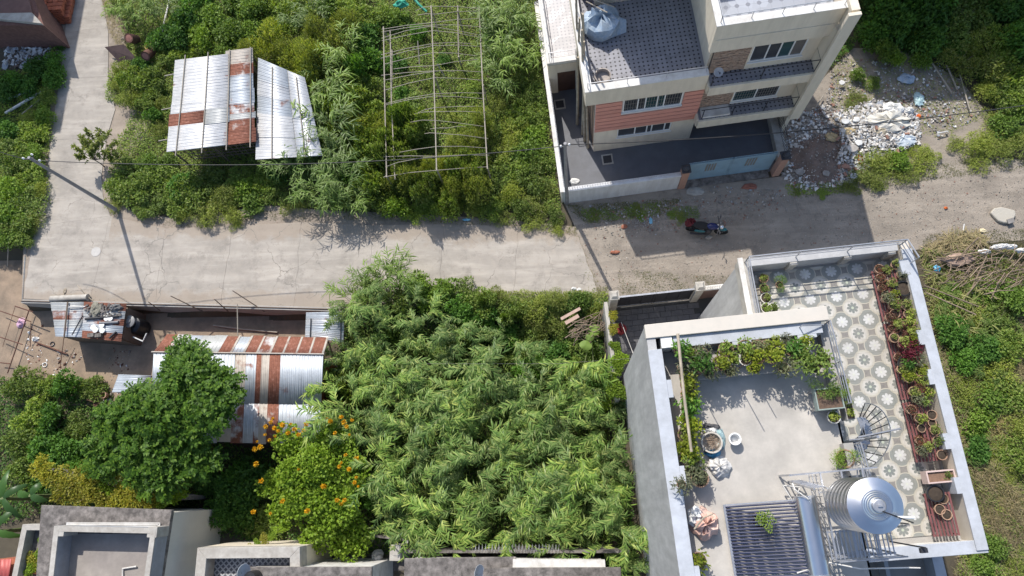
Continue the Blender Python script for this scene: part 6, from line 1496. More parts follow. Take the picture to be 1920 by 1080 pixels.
many('in the verge below the tin sheds', [(245, 320, 'a', 1.0), (285, 305, 'c', .9), (310, 300, 'c', .7), (225, 345, 'a', .9), (255, 355, 'a', 1.0), (210, 375, 'b', .7), (300, 335, 'a', 1.1), (340, 345, 'd', 1.0), (290, 375, 'a', .9), (330, 378, 'a', .9), (360, 360, 'a', 1.1), (390, 335, 'a', .9), (395, 390, 'b', 1.1), (425, 365, 'b', 1.0), (375, 400, 'b', .8), (430, 395, 'b', .8), (460, 350, 'c', .9), (470, 375, 'c', .8), (450, 330, 'a', .9), (500, 335, 'a', .9), (340, 400, 'b', .6), (500, 360, 'a', .7), (545, 380, 'b', .75), (525, 325, 'd', .8), (265, 390, 'a', .6), (435, 412, 'b', .55)], 1.0)
many('left of the bare bamboo frame', [(690, 175, 'a', 1.0), (660, 175, 'b', 1.1), (690, 215, 'a', 1), (655, 230, 'b', 1), (695, 260, 'a', 1), (665, 285, 'a', 1), (700, 310, 'a', .9), (690, 345, 'a', 1.0), (705, 380, 'a', .9), (680, 140, 'd', 1), (610, 160, 'b', .8), (620, 215, 'a', .9), (660, 330, 'd', .9), (740, 390, 'c', .75), (725, 350, 'a', .8), (640, 150, 'a', 1.2), (660, 205, 'a', 1.2), (650, 260, 'a', 1.1), (685, 235, 'b', 1.2), (680, 285, 'a', 1.2)], 1.8)
many('beneath the bare bamboo frame', [(745, 205, 'c', .7), (760, 230, 'a', .7), (755, 270, 'b', .8), (790, 260, 'a', .6), (800, 150, 'b', .5), (830, 200, 'b', .7), (865, 215, 'b', .8), (850, 260, 'b', .8), (880, 240, 'a', .7), (820, 290, 'b', .6), (780, 310, 'a', .7), (850, 310, 'b', .7), (880, 290, 'a', .8), (760, 340, 'a', .8), (800, 345, 'a', .8), (845, 345, 'a', .8), (750, 170, 'd', .6), (870, 130, 'b', .6), (880, 165, 'a', .7), (800, 385, 'a', .8), (850, 380, 'b', .8), (770, 400, 'a', .6), (748, 225, 'c', 1.2), (760, 205, 'a', 1.1), (775, 240, 'a', 1.2), (880, 300, 'b', 1.2), (890, 250, 'b', 1.2), (850, 330, 'a', 1.1), (790, 320, 'b', 1.1), (740, 290, 'a', 1.1), (780, 60, 'd', .7), (740, 120, 'd', .7), (830, 110, 'd', .5)], .8)
many('poking up through the bamboo trellis', [(745, 215, 'c', .9), (762, 235, 'a', .9), (735, 262, 'a', .9), (880, 330, 'b', .9), (885, 290, 'a', .9), (752, 300, 'a', .9), (850, 345, 'b', .9), (800, 300, 'b', .7), (735, 320, 'b', .9), (880, 250, 'b', .9), (830, 375, 'a', .8), (740, 240, 'a', .8), (725, 225, 'b', .9), (770, 215, 'a', 1.0), (790, 345, 'a', .9), (870, 310, 'a', 1.0), (895, 350, 'b', .9), (760, 330, 'b', .9), (840, 300, 'b', .8), (730, 285, 'a', .9), (900, 215, 'b', .9)], 3.0, zpix=1.9)
many('between bamboo frame and pink house', [(940, 190, 'b', 1), (975, 215, 'a', 1.0), (960, 240, 'b', 1.0), (1000, 250, 'c', .9), (990, 285, 'c', 1.0), (950, 280, 'b', 1), (1020, 300, 'a', .8), (960, 315, 'a', 1.0), (1000, 335, 'a', 1), (930, 335, 'a', .9), (1020, 350, 'b', .7), (960, 360, 'b', .9), (890, 380, 'b', .8), (920, 390, 'a', .8), (1010, 385, 'b', 1.0), (1040, 405, 'a', .6), (975, 395, 'a', .8), (1000, 415, 'b', .7), (1045, 425, 'b', .5), (930, 60, 'd', 1), (1000, 180, 'a', .9), (1010, 215, 'a', .8), (985, 150, 'a', .9), (925, 230, 'a', .8), (940, 405, 'b', .6)], 1.05)
many('around the tin sheds and bamboo trellis', [(235, 25, 'e', .9), (265, 45, 'e', .9), (290, 25, 'e', .9), (320, 20, 'e', .8), (590, 30, 'e', .9), (560, 55, 'e', .8), (600, 235, 'e', .9), (625, 195, 'e', .9), (580, 290, 'e', 1.0), (615, 275, 'e', 1.1), (570, 330, 'e', 1.0), (610, 320, 'e', 1.1), (640, 300, 'e', 1.0), (640, 355, 'e', 1.1), (610, 370, 'e', 1.0), (670, 385, 'e', 1.0), (640, 390, 'e', .9), (590, 355, 'e', .9), (605, 275, 'e', 1.3), (622, 240, 'e', 1.3), (590, 300, 'e', 1.1), (640, 255, 'e', 1.4), (540, 320, 'e', 1.0), (630, 330, 'e', 1.2), (655, 360, 'e', 1.2), (660, 120, 'e', 1.1), (615, 150, 'e', 1.1), (640, 190, 'e', 1.2), (930, 30, 'e', 1.2), (955, 60, 'e', 1.2), (975, 30, 'e', 1.2), (940, 95, 'e', 1.2), (970, 100, 'e', 1.2), (920, 125, 'e', 1.0), (950, 140, 'e', 1.1), (985, 120, 'e', 1.0), (980, 60, 'e', 1.1), (940, 160, 'e', 1.0)], 1.25)
many('left of the road leading up', [(20, 350, 'c', 1.2), (55, 330, 'a', 1.0), (40, 300, 'a', 1.0), (15, 290, 'a', 1.1), (65, 290, 'c', .9), (70, 245, 'a', .9), (45, 255, 'a', 1.0), (10, 400, 'c', 1.2), (50, 380, 'a', 1.1), (60, 410, 'b', .8), (30, 430, 'a', 1.1), (10, 450, 'c', .9), (75, 350, 'b', .7), (80, 215, 'c', .8), (50, 220, 'b', .8), (15, 240, 'd', .9), (80, 180, 'a', .7), (60, 160, 'd', .8), (95, 145, 'd', .8), (100, 115, 'd', .8), (65, 130, 'd', .9), (30, 150, 'd', .9), (10, 165, 'd', 1), (108, 75, 'd', .5), (45, 445, 'a', .7)], .9)
many('behind the earth yard', [(15, 715, 'a', 1.0), (55, 722, 'a', .9), (105, 720, 'd', .9), (145, 724, 'a', .8), (30, 785, 'a', 1.1), (75, 785, 'd', 1.0), (115, 795, 'a', .8), (15, 840, 'a', 1.2), (60, 840, 'd', 1.2), (100, 840, 'd', 1.0), (150, 870, 'a', .8), (20, 890, 'a', 1.1), (60, 905, 'd', 1.0), (175, 810, 'b', .8), (165, 845, 'a', .9), (110, 880, 'd', .9), (160, 770, 'd', .5), (420, 935, 'd', 1.2), (455, 905, 'd', 1.2), (430, 900, 'd', 1.0), (400, 960, 'd', 1.0), (450, 960, 'd', 1.1), (475, 990, 'a', 1.0), (300, 925, 'a', .9), (370, 900, 'd', 1)], 1.2)
many('along the wall above the cream house', [(70, 882, 'y', .8), (98, 896, 'y', .85), (130, 905, 'y', .9), (160, 910, 'y', .9), (190, 915, 'y', .85), (215, 922, 'y', .85), (245, 928, 'y', .8), (270, 936, 'y', .7), (150, 930, 'y', .8), (185, 936, 'y', .7), (115, 922, 'y', .8), (215, 938, 'y', .6), (300, 940, 'y', .6), (325, 930, 'y', .6)], 1.0, zoff=3.2, zpix=2.6)
ow = thing('garden_wall', 'garden wall buried under yellow-green vines above the cream house', 'wall', P(190, 915, LOW))
vp = [P(x, y, 2.1) for x, y in ((62, 880), (130, 906), (210, 924), (335, 934))]
for a_, d_ in zip(vp, vp[1:]):
    n_ = (d_ - a_).normalized().cross(Vector((0, 0, 1))) * .1
    MB().hexa([Vector((*q[:2], LOW)) for q in (a_ - n_, d_ - n_, d_ + n_, a_ + n_)], [Vector((*q[:2], 2.0)) for q in (a_ - n_, d_ - n_, d_ + n_, a_ + n_)]).build('wall', m_concold, ow, world=True)
many('climbing over the low annex parapet', [(78, 1020, 'y', .45), (62, 1035, 'y', .5), (48, 1052, 'y', .5), (40, 1070, 'y', .5), (72, 1010, 'y', .4)], .7, zoff=4.4, zpix=3.8)
many('on the boundary wall of the dark courtyard', [(1150, 590, 'y', .3), (1150, 615, 'y', .32), (1152, 645, 'y', .4), (1157, 672, 'y', .55), (1160, 690, 'y', .5), (1150, 715, 'y', .6), (1160, 735, 'y', .5), (1140, 745, 'y', .6)], 1.0, zoff=1.9, zpix=2.3)
many('at the gravel edge beside the rubble', [(1640, 295, 'b', .9), (1665, 305, 'b', .9), (1620, 325, 'b', .8), (1690, 300, 'c', .8), (1700, 320, 'b', .8), (1730, 300, 'b', .9), (1650, 335, 'b', .7), (1600, 345, 'b', .6), (1745, 285, 'b', .7), (1610, 175, 'b', .6), (1635, 190, 'b', .5), (1600, 195, 'b', .5), (1640, 150, 'a', .5), (1715, 275, 'b', .5)], .8)
many('in shade below the front wall', [(1195, 390, 'b', .5), (1205, 400, 'a', .3), (1278, 402, 'b', .45), (1262, 396, 'a', .25), (1500, 352, 'b', .4), (1548, 357, 'a', .35), (1115, 398, 'b', .45)], .4)
cover('grass', [(1085, 392), (1160, 388), (1240, 378), (1235, 405), (1160, 412), (1100, 412)], 450, L_mid, .11, .02, .14, 81, True)
cover('grass', [(1245, 388), (1310, 386), (1312, 410), (1255, 412)], 500, L_mid, .11, .02, .16, 82, True)
cover('grass', [(1470, 345), (1580, 340), (1590, 362), (1480, 366)], 500, L_mid, .11, .02, .16, 83, True)
many('at the right end of the gravel track', [(1830, 270, 'b', .9), (1860, 260, 'b', 1.0), (1890, 235, 'c', 1.0), (1910, 265, 'b', 1.0), (1840, 295, 'b', .8), (1885, 280, 'b', .8), (1915, 215, 'c', .9), (1800, 265, 'b', .6), (1875, 215, 'b', .8)], .8)
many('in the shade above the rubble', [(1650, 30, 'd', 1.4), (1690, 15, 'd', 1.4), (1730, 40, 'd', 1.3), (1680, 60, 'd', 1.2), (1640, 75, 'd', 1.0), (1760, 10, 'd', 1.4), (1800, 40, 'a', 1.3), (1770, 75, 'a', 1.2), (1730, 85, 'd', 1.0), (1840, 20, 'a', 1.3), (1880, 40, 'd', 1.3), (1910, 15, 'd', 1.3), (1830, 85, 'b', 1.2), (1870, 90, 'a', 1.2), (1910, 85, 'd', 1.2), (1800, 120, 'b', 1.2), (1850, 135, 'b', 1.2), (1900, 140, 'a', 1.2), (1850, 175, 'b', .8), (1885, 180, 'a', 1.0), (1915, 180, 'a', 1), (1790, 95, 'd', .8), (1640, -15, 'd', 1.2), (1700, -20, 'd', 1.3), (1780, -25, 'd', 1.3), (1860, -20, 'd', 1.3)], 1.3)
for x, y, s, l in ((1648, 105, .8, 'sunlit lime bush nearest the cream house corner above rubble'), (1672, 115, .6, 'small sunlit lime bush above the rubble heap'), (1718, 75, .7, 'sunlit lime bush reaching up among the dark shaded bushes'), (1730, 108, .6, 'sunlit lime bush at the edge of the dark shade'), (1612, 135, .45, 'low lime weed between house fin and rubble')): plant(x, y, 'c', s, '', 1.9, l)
many('behind the grey house terrace', [(1790, 560, 'a', .8), (1860, 545, 'c', .9), (1900, 565, 'c', 1.0), (1880, 600, 'a', 1.0), (1790, 620, 'd', .9), (1840, 600, 'b', .9), (1850, 650, 'd', 1.0), (1900, 650, 'a', 1.0), (1810, 670, 'd', .8), (1870, 700, 'b', 1.1), (1820, 730, 'b', .9), (1860, 750, 'c', 1.0), (1900, 740, 'a', 1.0), (1840, 790, 'c', .8), (1880, 800, 'g', .9), (1915, 800, 'b', .9), (1830, 840, 'd', .7), (1870, 845, 'b', .7), (1910, 850, 'a', .9), (1905, 930, 'g', .8), (1860, 900, 'g', .9), (1840, 900, 'g', .8), (1880, 960, 'g', .8), (1865, 1030, 'c', .7), (1900, 1010, 'g', .9), (1915, 1060, 'b', .8), (1850, 1060, 'c', .7), (1870, 985, 'g', .8), (1910, 970, 'g', .9), (1850, 930, 'g', .8), (1900, 690, 'g', .8), (1845, 740, 'g', .7), (1890, 890, 'b', .7), (1800, 590, 'g', .7), (1830, 560, 'g', .8)], .9)
many('among the stick heap at the right', [(1770, 560, 'e', .55), (1810, 540, 'e', .6), (1830, 620, 'e', .6), (1780, 600, 'e', .55), (1870, 620, 'e', .6), (1815, 860, 'e', .6), (1850, 700, 'e', .6), (1800, 480, 'e', .4)], .6)

# ---- the cane thicket: every clump its own plant, leaning a little differently
CANE = [cane_mesh('cane_a', [L_cane, m_stem], 7, 3.3, 2.4, 201, 28, .42, .05, -1.2), cane_mesh('cane_b', [L_cane, m_stem], 6, 3.8, 2.6, 202, 30, .45, .048, -1.9), cane_mesh('cane_c', [L_cane, m_stem], 8, 2.8, 2.2, 203, 26, .38, .047, -.6), cane_mesh('cane_d', [L_cane, m_stem], 6, 3.6, 2.8, 204, 30, .47, .052, -2.6), cane_mesh('cane_e', [L_cane, m_stem], 7, 3.3, 2.2, 205, 28, .41, .048, -.1)]
zone = [P(*p, 2.0)[:2] for p in [(640, 545), (700, 520), (760, 545), (850, 580), (960, 620), (1060, 650), (1110, 690), (1150, 760), (1165, 860), (1180, 1000), (1190, 1060), (1120, 1030), (1000, 1000), (830, 1000), (740, 1000), (700, 950), (690, 860), (640, 770), (625, 690), (630, 620)]]
pts = []
cand = sample_poly(zone, 5000)
holes_ = [(P(860, 690, 2)[:2], .8), (P(700, 680, 2)[:2], .6), (P(1030, 680, 2)[:2], 1.2), (P(960, 660, 2)[:2], .8), (P(730, 900, 2)[:2], .6), (P(820, 790, 2)[:2], .5), (P(990, 930, 2)[:2], .4)]
for c in cand:
    if any((c[0] - h[0][0]) ** 2 + (c[1] - h[0][1]) ** 2 < h[1] ** 2 for h in holes_): continue
    if all((c[0] - q[0]) ** 2 + (c[1] - q[1]) ** 2 > .64 ** 2 for q in pts): pts.append(c)
    if len(pts) >= 250: break
for i, c in enumerate(pts):
    north = max(0, min(1, (c[1] - 5.5) / 4)); s = lin(1.0, .72, north) * rnd.uniform(.75, 1.12) * (1 + .28 * math.sin(c[0] * 1.3 + 1) * math.sin(c[1] * 1.15 + .5))
    t = thing('cane_plant', 'tall arching cane plant in the dense thicket below the road', 'cane', (c[0], c[1], ground_z(c[0], c[1])), rnd.gauss(0, .6), 'cane plants of the thicket')
    f = bpy.data.objects.new('foliage', rnd.choice(CANE)); COL.objects.link(f); f.parent = t; f.scale = (s, s, s * rnd.uniform(.9, 1.1)); f.rotation_euler = (rnd.uniform(-.06, .06) + .05, rnd.uniform(-.06, .06) - .06, 0)
many('along the north edge of the cane thicket', [(720, 528, 'e', .9), (742, 518, 'e', 1.0), (760, 524, 'e', .8), (700, 538, 'e', .9), (665, 560, 'e', .9), (800, 560, 'c', .8), (720, 620, 'c', .7), (760, 640, 'a', .8), (820, 640, 'c', .7), (850, 620, 'a', .8), (690, 545, 'a', .9), (790, 540, 'c', .9), (830, 550, 'c', .9), (870, 545, 'a', .8), (750, 560, 'a', .9), (900, 570, 'a', .9), (930, 560, 'b', .8), (960, 580, 'a', .9), (1000, 575, 'b', .8), (1040, 560, 'b', .7), (900, 600, 'd', 1.0), (940, 620, 'd', 1.0), (980, 620, 'a', .9), (1010, 605, 'b', .9), (1050, 590, 'b', .8), (1090, 560, 'c', .6), (1110, 580, 'b', .6), (1060, 620, 'a', .8), (870, 580, 'd', .9), (1110, 650, 'c', .6), (1120, 700, 'd', .9), (1040, 660, 'd', .9), (1130, 610, 'b', .4), (990, 690, 'd', .9), (880, 690, 'd', .9), (1080, 690, 'a', .8), (960, 650, 'a', .8)], 1.2)
for i, (x, y) in enumerate([(875, 600), (897, 610), (912, 622), (926, 640), (945, 595), (962, 590), (905, 568), (880, 640)]): plant(x, y, 'c', .42, 'with rounded top above the cane thicket edge', 3.8)
many('standing in the middle of the cane thicket', [(815, 990, 'c', .9), (830, 970, 'c', .9), (845, 985, 'c', .8), (800, 975, 'c', .7), (765, 985, 'y', .6), (1010, 770, 'c', .5), (640, 700, 'a', .8), (625, 740, 'a', .9), (640, 790, 'c', .8), (700, 940, 'd', .8)], 2.6)
# broad pale leaves by the boundary wall
b = MB(); t = thing('taro_plant', 'taro plant with broad round leaves left of the courtyard wall', 'plant', P(1108, 628, -.6))
for i, (x, y, r, mt) in enumerate([(1114, 618, .38, L_bright), (1098, 647, .36, L_bright), (1114, 700, .5, L_vine), (1092, 700, .3, L_vine), (1106, 632, .25, L_bright)]):
    c_ = P(x, y, 1.0); b = MB(); vs = [c_]; n = 14
    for j in range(n):
        a = j / n * 6.283; q = r * (1 - .35 * abs(math.sin(a / 2)) ** 8) * (1 - .12 * math.cos(a)); vs.append(c_ + Vector((q * math.cos(a + i), q * .85 * math.sin(a + i), .05 * math.sin(3 * a) - .12)))
    b.add(vs, [(0, j + 1, (j + 1) % n + 1) for j in range(n)]); b.build('leaf', mt, t, world=True, smooth=True)
    MB().tube([t.location, c_.lerp(t.location, .5) + Vector((0, 0, .3)), c_ - Vector((0, 0, .02))], .018, 5).build('stalk', m_stem, t, world=True)

# ---- feathery tree in front of the tin house
def tree(name, label, cat, base, trunk_h, crown_parts, mat, wood, r0):
    t = thing(name, label, cat, base)
    b = MB(); b.tube([(0, 0, -.1), (.05, .05, trunk_h * .5), (0, 0, trunk_h)], r0, 9, r0 * .7); tr = b.build('trunk', wood, t, smooth='auto')
    lm = MB(); VV, FF, off = [], [], 0
    for (c, R_, H_, n, seed) in crown_parts:
        c = Vector(c) - Vector(base); top = Vector((0, 0, trunk_h * .9))
        m_ = top.lerp(c, .5) + Vector((0, 0, .2)); lm.tube([top, m_, c], r0 * .45, 6, r0 * .12)
        for k in range(4):
            a = k * 1.6 + seed; lm.tube([m_.lerp(c, .5), c + Vector((R_ * .6 * math.cos(a), R_ * .6 * math.sin(a), H_ * .35))], r0 * .16, 5, r0 * .05)
        V, Fq = frond_crown(n, R_, H_, 13, seed, .52, 6, .21, .105)
        V = V + np.array(c - Vector((0, 0, H_ * .4))); VV.append(V); FF.append(Fq + off); off += len(V)
    lm.build('limb', wood, t, smooth='auto')
    o = bpy.data.objects.new('crown', mesh_np('crown', np.vstack(VV), np.vstack(FF), [mat])); COL.objects.link(o); o.parent = t
    return t
zc_ = 3.6
tree('tree', 'dense dark green feathery tree covering the left end of the tin house', 'tree', (*P(318, 800, .2)[:2], LOW), 2.6,
     [(P(300, 805, zc_), 2.3, 2.2, 900, 1), (P(365, 708, zc_ + .3), 1.45, 1.6, 500, 2), (P(393, 765, zc_ + .2), 1.35, 1.6, 400, 3), (P(240, 800, zc_ - .4), 1.5, 1.6, 420, 4), (P(300, 880, zc_ - .6), 1.5, 1.5, 420, 5), (P(352, 668, zc_), .7, .9, 110, 6), (P(205, 850, zc_ - 1), 1.1, 1.2, 200, 7), (P(375, 860, zc_ - .8), 1.0, 1.3, 200, 8), (P(415, 725, zc_), .7, .9, 120, 9)], L_tree, m_bark, .17)
# sapling beside the road bend
def sapling(base, pts, label):
    t = thing('sapling', label, 'sapling', base); b = MB(); P_, D_ = [], []
    r = np.random.RandomState(77); top = Vector((0, 0, .9)); b.tube([(0, 0, -.1), (.05, 0, .5), top], .04, 6, .03)
    for q in pts:
        q = Vector(q) - Vector(base); m_ = top.lerp(q, .5) + Vector((0, 0, .15)); b.tube([top, m_, q], .022, 5, .008)
        for k in range(9):
            tt = r.uniform(.45, 1.05); c = m_.lerp(q, max(0, (tt - .45) / .55)); e = c + Vector(r.normal(size=3) * .16); b.tube([c, e], .006, 3)
            for l in range(11): P_.append(list(c.lerp(e, r.rand()))); D_.append(list(r.normal(size=3) + [0, 0, .3]))
    b.build('trunk', m_bark, t)
    n = len(P_); V, Fq = leaf_quads(np.array(P_), np.array(D_), np.tile([0, 0, 1.0], (n, 1)) + r.normal(size=(n, 3)) * .4, .21 * r.uniform(.6, 1.3, n), .1 * r.uniform(.7, 1.3, n))
    o = bpy.data.objects.new('crown', mesh_np('sapling_leaves', V, Fq, [L_olive])); COL.objects.link(o); o.parent = t
sapling(P(195, 312, 0), [P(150, 255, 1.7), P(140, 275, 1.6), P(165, 245, 1.9), P(185, 265, 1.9), P(205, 250, 1.8), P(225, 268, 1.6), P(235, 285, 1.4), P(170, 285, 1.6), P(150, 295, 1.4), P(205, 285, 1.6), P(190, 240, 1.7), P(215, 300, 1.2), P(160, 265, 1.8), P(175, 270, 2.0)], 'thin sapling with sparse olive leaves leaning over the road bend')

# ---- flowering creeper mound with orange blossoms
FB = thing('flowering_bush', 'bright green creeper mound with orange blossoms right of the feathery tree', 'bush', (*P(580, 900, 1.0)[:2], LOW))
MB().tube([(0, 0, 0), (.1, .1, 1.2), (0, 0, 2.2)], .14, 8, .08).build('trunk', m_bark, FB)
VV, FF, off = [], [], 0
for (px, py, z, R_, H_, n, sd) in [(570, 890, 2.3, 2.1, 1.9, 5600, 11), (610, 940, 2.0, 1.8, 1.5, 3000, 12), (540, 830, 1.9, 1.0, 1.2, 900, 13), (630, 830, 1.7, 1.3, 1.3, 1300, 14), (650, 890, 1.7, 1.2, 1.3, 1100, 15), (600, 1005, 1.4, 1.5, 1.4, 1500, 16), (530, 950, 1.5, 1.0, 1.1, 700, 17), (660, 1000, 1.0, 1.3, 1.2, 1100, 18), (505, 905, 1.3, .8, .9, 450, 19)]:
    p, u, r = lobes(n, R_, H_, 12, sd, .65); d = u + r.normal(size=(n, 3)) * .6; up = u * .9 + np.array([0, 0, .6]) + r.normal(size=(n, 3)) * .3
    V, Fq = leaf_quads(p, d, up, .15 * r.uniform(.7, 1.25, n), .15 * r.uniform(.8, 1.2, n), .1)
    V = V + np.array(P(px, py, z) - FB.location - Vector((0, 0, H_ * .55))); VV.append(V); FF.append(Fq + off); off += len(V)
o = bpy.data.objects.new('crown', mesh_np('creeper_crown', np.vstack(VV), np.vstack(FF), [L_vine])); COL.objects.link(o); o.parent = FB
bl = None
for i, (x, y) in enumerate([(508, 792), (530, 797), (540, 812), (505, 825), (488, 838), (560, 815), (575, 795), (620, 790), (640, 782), (628, 812), (650, 800), (605, 800), (490, 902), (560, 880), (607, 912), (648, 853), (636, 875), (632, 938), (640, 945), (665, 905), (672, 912), (576, 958), (507, 963), (478, 842), (668, 860), (590, 805), (515, 803), (497, 815), (646, 938), (655, 815), (475, 960), (530, 940), (512, 785), (522, 808), (545, 795), (498, 800), (552, 805), (516, 818), (570, 808), (592, 792), (612, 785), (645, 792), (660, 788), (482, 828), (640, 868), (655, 880), (668, 895), (480, 870)]):
    if bl is None:
        r = np.random.RandomState(3); n = 46; u = unit(r.normal(size=(n, 3)) + [0, 0, .7]); V, Fq = leaf_quads(u * .05, u + r.normal(size=(n, 3)) * .3, np.tile([0, 0, 1.0], (n, 1)) + r.normal(size=(n, 3)), .14 * r.uniform(.7, 1.2, n), .09 * r.uniform(.7, 1.2, n))
        blm = mesh_np('blossom', V, Fq, [L_flower]); bl = 1
    q = P(x, y, 2.9) ; zz = 3.0 if 480 < x < 640 and y > 840 else 2.6
    q = P(x, y, zz); o = bpy.data.objects.new('blossom', blm); COL.objects.link(o); o.parent = FB; o.location = q - FB.location; o.scale = (rnd.uniform(.4, .9),) * 3; o.rotation_euler.z = i
many('trailing from the blossom mound to the lattice roof', [(515, 990, 'y', .5), (500, 1000, 'y', .4), (485, 1012, 'y', .35), (470, 1020, 'y', .3), (455, 1030, 'y', .25)], .6, zoff=2.7, zpix=2.2)

# ---- banana plants
def banana(px, py, leaves, label):
    t = thing('banana_plant', label, 'banana plant', (*P(px, py, 0)[:2], LOW)); MB().tube([(0, 0, 0), (.05, 0, 1.6), (.1, .05, 2.6)], .12, 8, .08).build('stem', m_stem, t)
    for (a, L_, dr) in leaves:
        b = MB(); n = 10; vs, fs = [], []; d = Vector((math.cos(a), math.sin(a), 0)); s = Vector((-d.y, d.x, 0))
        for j in range(n + 1):
            u = j / n; c = Vector((.1, .05, 2.55)) + d * (L_ * u) + Vector((0, 0, .75 * u - dr * u * u)); wd = .2 * (1 if j % 2 else .86) * math.sin(math.pi * min(u * .93 + .07, 1)) ** .6 * (1 if u < 1 else .05)
            vs += [c + s * wd - Vector((0, 0, .1 * wd)), c + Vector((0, 0, .03)), c - s * wd - Vector((0, 0, .1 * wd))]
        for j in range(n): fs += [(3 * j, 3 * j + 3, 3 * j + 4, 3 * j + 1), (3 * j + 1, 3 * j + 4, 3 * j + 5, 3 * j + 2)]
        b.add(vs, fs); b.build('leaf', L_banana, t, smooth=True)
banana(35, 935, [(1.6, 1.5, .9), (.6, 1.3, 1.1), (2.6, 1.3, 1.0), (-.8, 1.5, 1.2), (3.9, 1.3, 1.2)], 'upper banana plant with long leaves left of the cream house')
banana(18, 995, [(.9, 1.6, 1.0), (2.2, 1.3, 1.0), (-.2, 1.4, 1.2), (4.0, 1.4, 1.0)], 'lower banana plant with broad leaf at the left edge')
banana(85, 930, [(-.3, 1.0, .9), (.9, .9, .9), (3.0, 1.0, 1.0)], 'small banana plant between the yellow vine and the cream house')
# ------------------------------------------------------------------ rubble, litter, motorcycle, scrap
def mound(cx_, cy_, rx, ry, h):
    c = P(cx_, cy_)
    return lambda x, y: h * max(0, 1 - ((x - c.x) / rx) ** 2 - ((y - c.y) / ry) ** 2)
hpE = lambda x, y: .32 * max(0, 1 - ((x - P(1532, 300).x) / 1.5) ** 2 - ((y - P(1532, 300).y) / 1.6) ** 2)
hp = mound(1625, 245, 3.2, 2.6, .45)
def shards(name, polys, n, smin, smax, mats, heap=None):
    """flat angular broken pieces, each a tilted irregular plate"""
    vs, fs, mi = [], [], []
    for poly in polys:
        for (x, y) in sample_poly([P(*p)[:2] for p in poly], n // len(polys)):
            s = smin * (smax / smin) ** (nrs.rand() ** 1.8); k = nrs.randint(3, 6); a0 = nrs.rand() * 6.28
            an = a0 + (np.arange(k) + nrs.uniform(-.3, .3, k)) * 6.283 / k; rr = s * nrs.uniform(.45, 1.0, k); th = s * nrs.uniform(.1, .4)
            q = np.array([[r_ * math.cos(a), r_ * math.sin(a), z] for z in (-th / 2, th / 2) for a, r_ in zip(an, rr)])
            tx, ty = nrs.normal(0, .45, 2)
            Rx = np.array([[1, 0, 0], [0, math.cos(tx), -math.sin(tx)], [0, math.sin(tx), math.cos(tx)]]); Ry = np.array([[math.cos(ty), 0, math.sin(ty)], [0, 1, 0], [-math.sin(ty), 0, math.cos(ty)]])
            q = q @ (Rx @ Ry).T + np.array([x, y, (heap(x, y) if heap else 0) + s * .25]); b = len(vs)
            vs += [tuple(r) for r in q]; f = [tuple(b + i for i in range(k))[::-1], tuple(b + k + i for i in range(k))] + [(b + i, b + (i + 1) % k, b + k + (i + 1) % k, b + k + i) for i in range(k)]
            fs += f; mi += [nrs.randint(len(mats))] * len(f)
    me = bpy.data.meshes.new(name); me.from_pydata(vs, [], fs)
    for q in mats: me.materials.append(q)
    me.polygons.foreach_set('material_index', mi)
    o = bpy.data.objects.new(name, me); COL.objects.link(o); return tag(o, kind='stuff')
def heap_mesh(name, label, cat, c, rx, ry, h, mat, seed):
    r = np.random.RandomState(seed); n = 34; vs, fs = [], []; ph = r.rand(6) * 6.28
    for j in range(n + 1):
        for i in range(n + 1):
            u, v = i / n * 2 - 1, j / n * 2 - 1; d = math.hypot(u, v) * (1 + .12 * math.sin(3 * math.atan2(v, u) + ph[0]) + .07 * math.sin(5 * math.atan2(v, u) + ph[1]))
            z = h * max(0, 1 - d * d) ** 1.3 + (.05 * math.sin(u * 9 + ph[2]) * math.cos(v * 8 + ph[3]) + r.normal() * .018) * (d < 1) - (.08 if d >= 1 else 0)
            vs.append((c[0] + u * rx, c[1] + v * ry, c[2] + z))
    fs = [(j * (n + 1) + i, j * (n + 1) + i + 1, (j + 1) * (n + 1) + i + 1, (j + 1) * (n + 1) + i) for j in range(n) for i in range(n)]
    b = MB(); b.add(vs, fs); return tag(b.build(name, mat, smooth=True), label, cat)
m_plas = M('white_plaster_rubble', (.66, .64, .60), .9, .2, 3, (.42, .38, .33), .5, 2, .2, 40)
mats_r = [m_plas, m_plas, m_pale, m_rubble, m_rubbledk, m_plas, m_rubble, m_bluish]
mats_d = [m_rubbledk, m_rubble, m_stoneA, m_rubbledk, m_stoneC, m_bluish]
shards('rubble', [[(1560, 215), (1640, 190), (1720, 215), (1725, 270), (1650, 300), (1590, 345), (1565, 320), (1575, 270)]], 5200, .02, .17, mats_r, hp)
shards('rubble', [[(1475, 220), (1560, 190), (1575, 260), (1590, 345), (1500, 360), (1465, 330)]], 3600, .015, .17, mats_d + [m_plas, m_plas, m_pale])
shards('rubble', [[(1560, 130), (1640, 150), (1620, 200), (1540, 220)], [(1650, 150), (1780, 190), (1790, 240), (1700, 220)]], 1300, .015, .13, mats_d)
shards('rubble', [[(10, 75), (85, 50), (100, 85), (80, 130), (10, 125)]], 1500, .03, .3, [m_plas, m_pale, m_bluish, m_rubbledk, m_oldwood])
shards('rubble', [[(1100, 385), (1280, 370), (1290, 400), (1180, 420)], [(1190, 395), (1240, 400), (1230, 440), (1190, 430)], [(1280, 352), (1460, 345), (1480, 380), (1290, 395)]], 1100, .012, .1, mats_d)
EARTH = M('red_brown_earth', (.19, .14, .115), .95, .35, 1.5, (.12, .095, .08), .6, 1, .5, 25)
heap_mesh('earth_heap', 'heap of red-brown earth between gate pillar and white rubble', 'earth heap', P(1532, 300, -.03), 1.5, 1.6, .35, EARTH, 81)
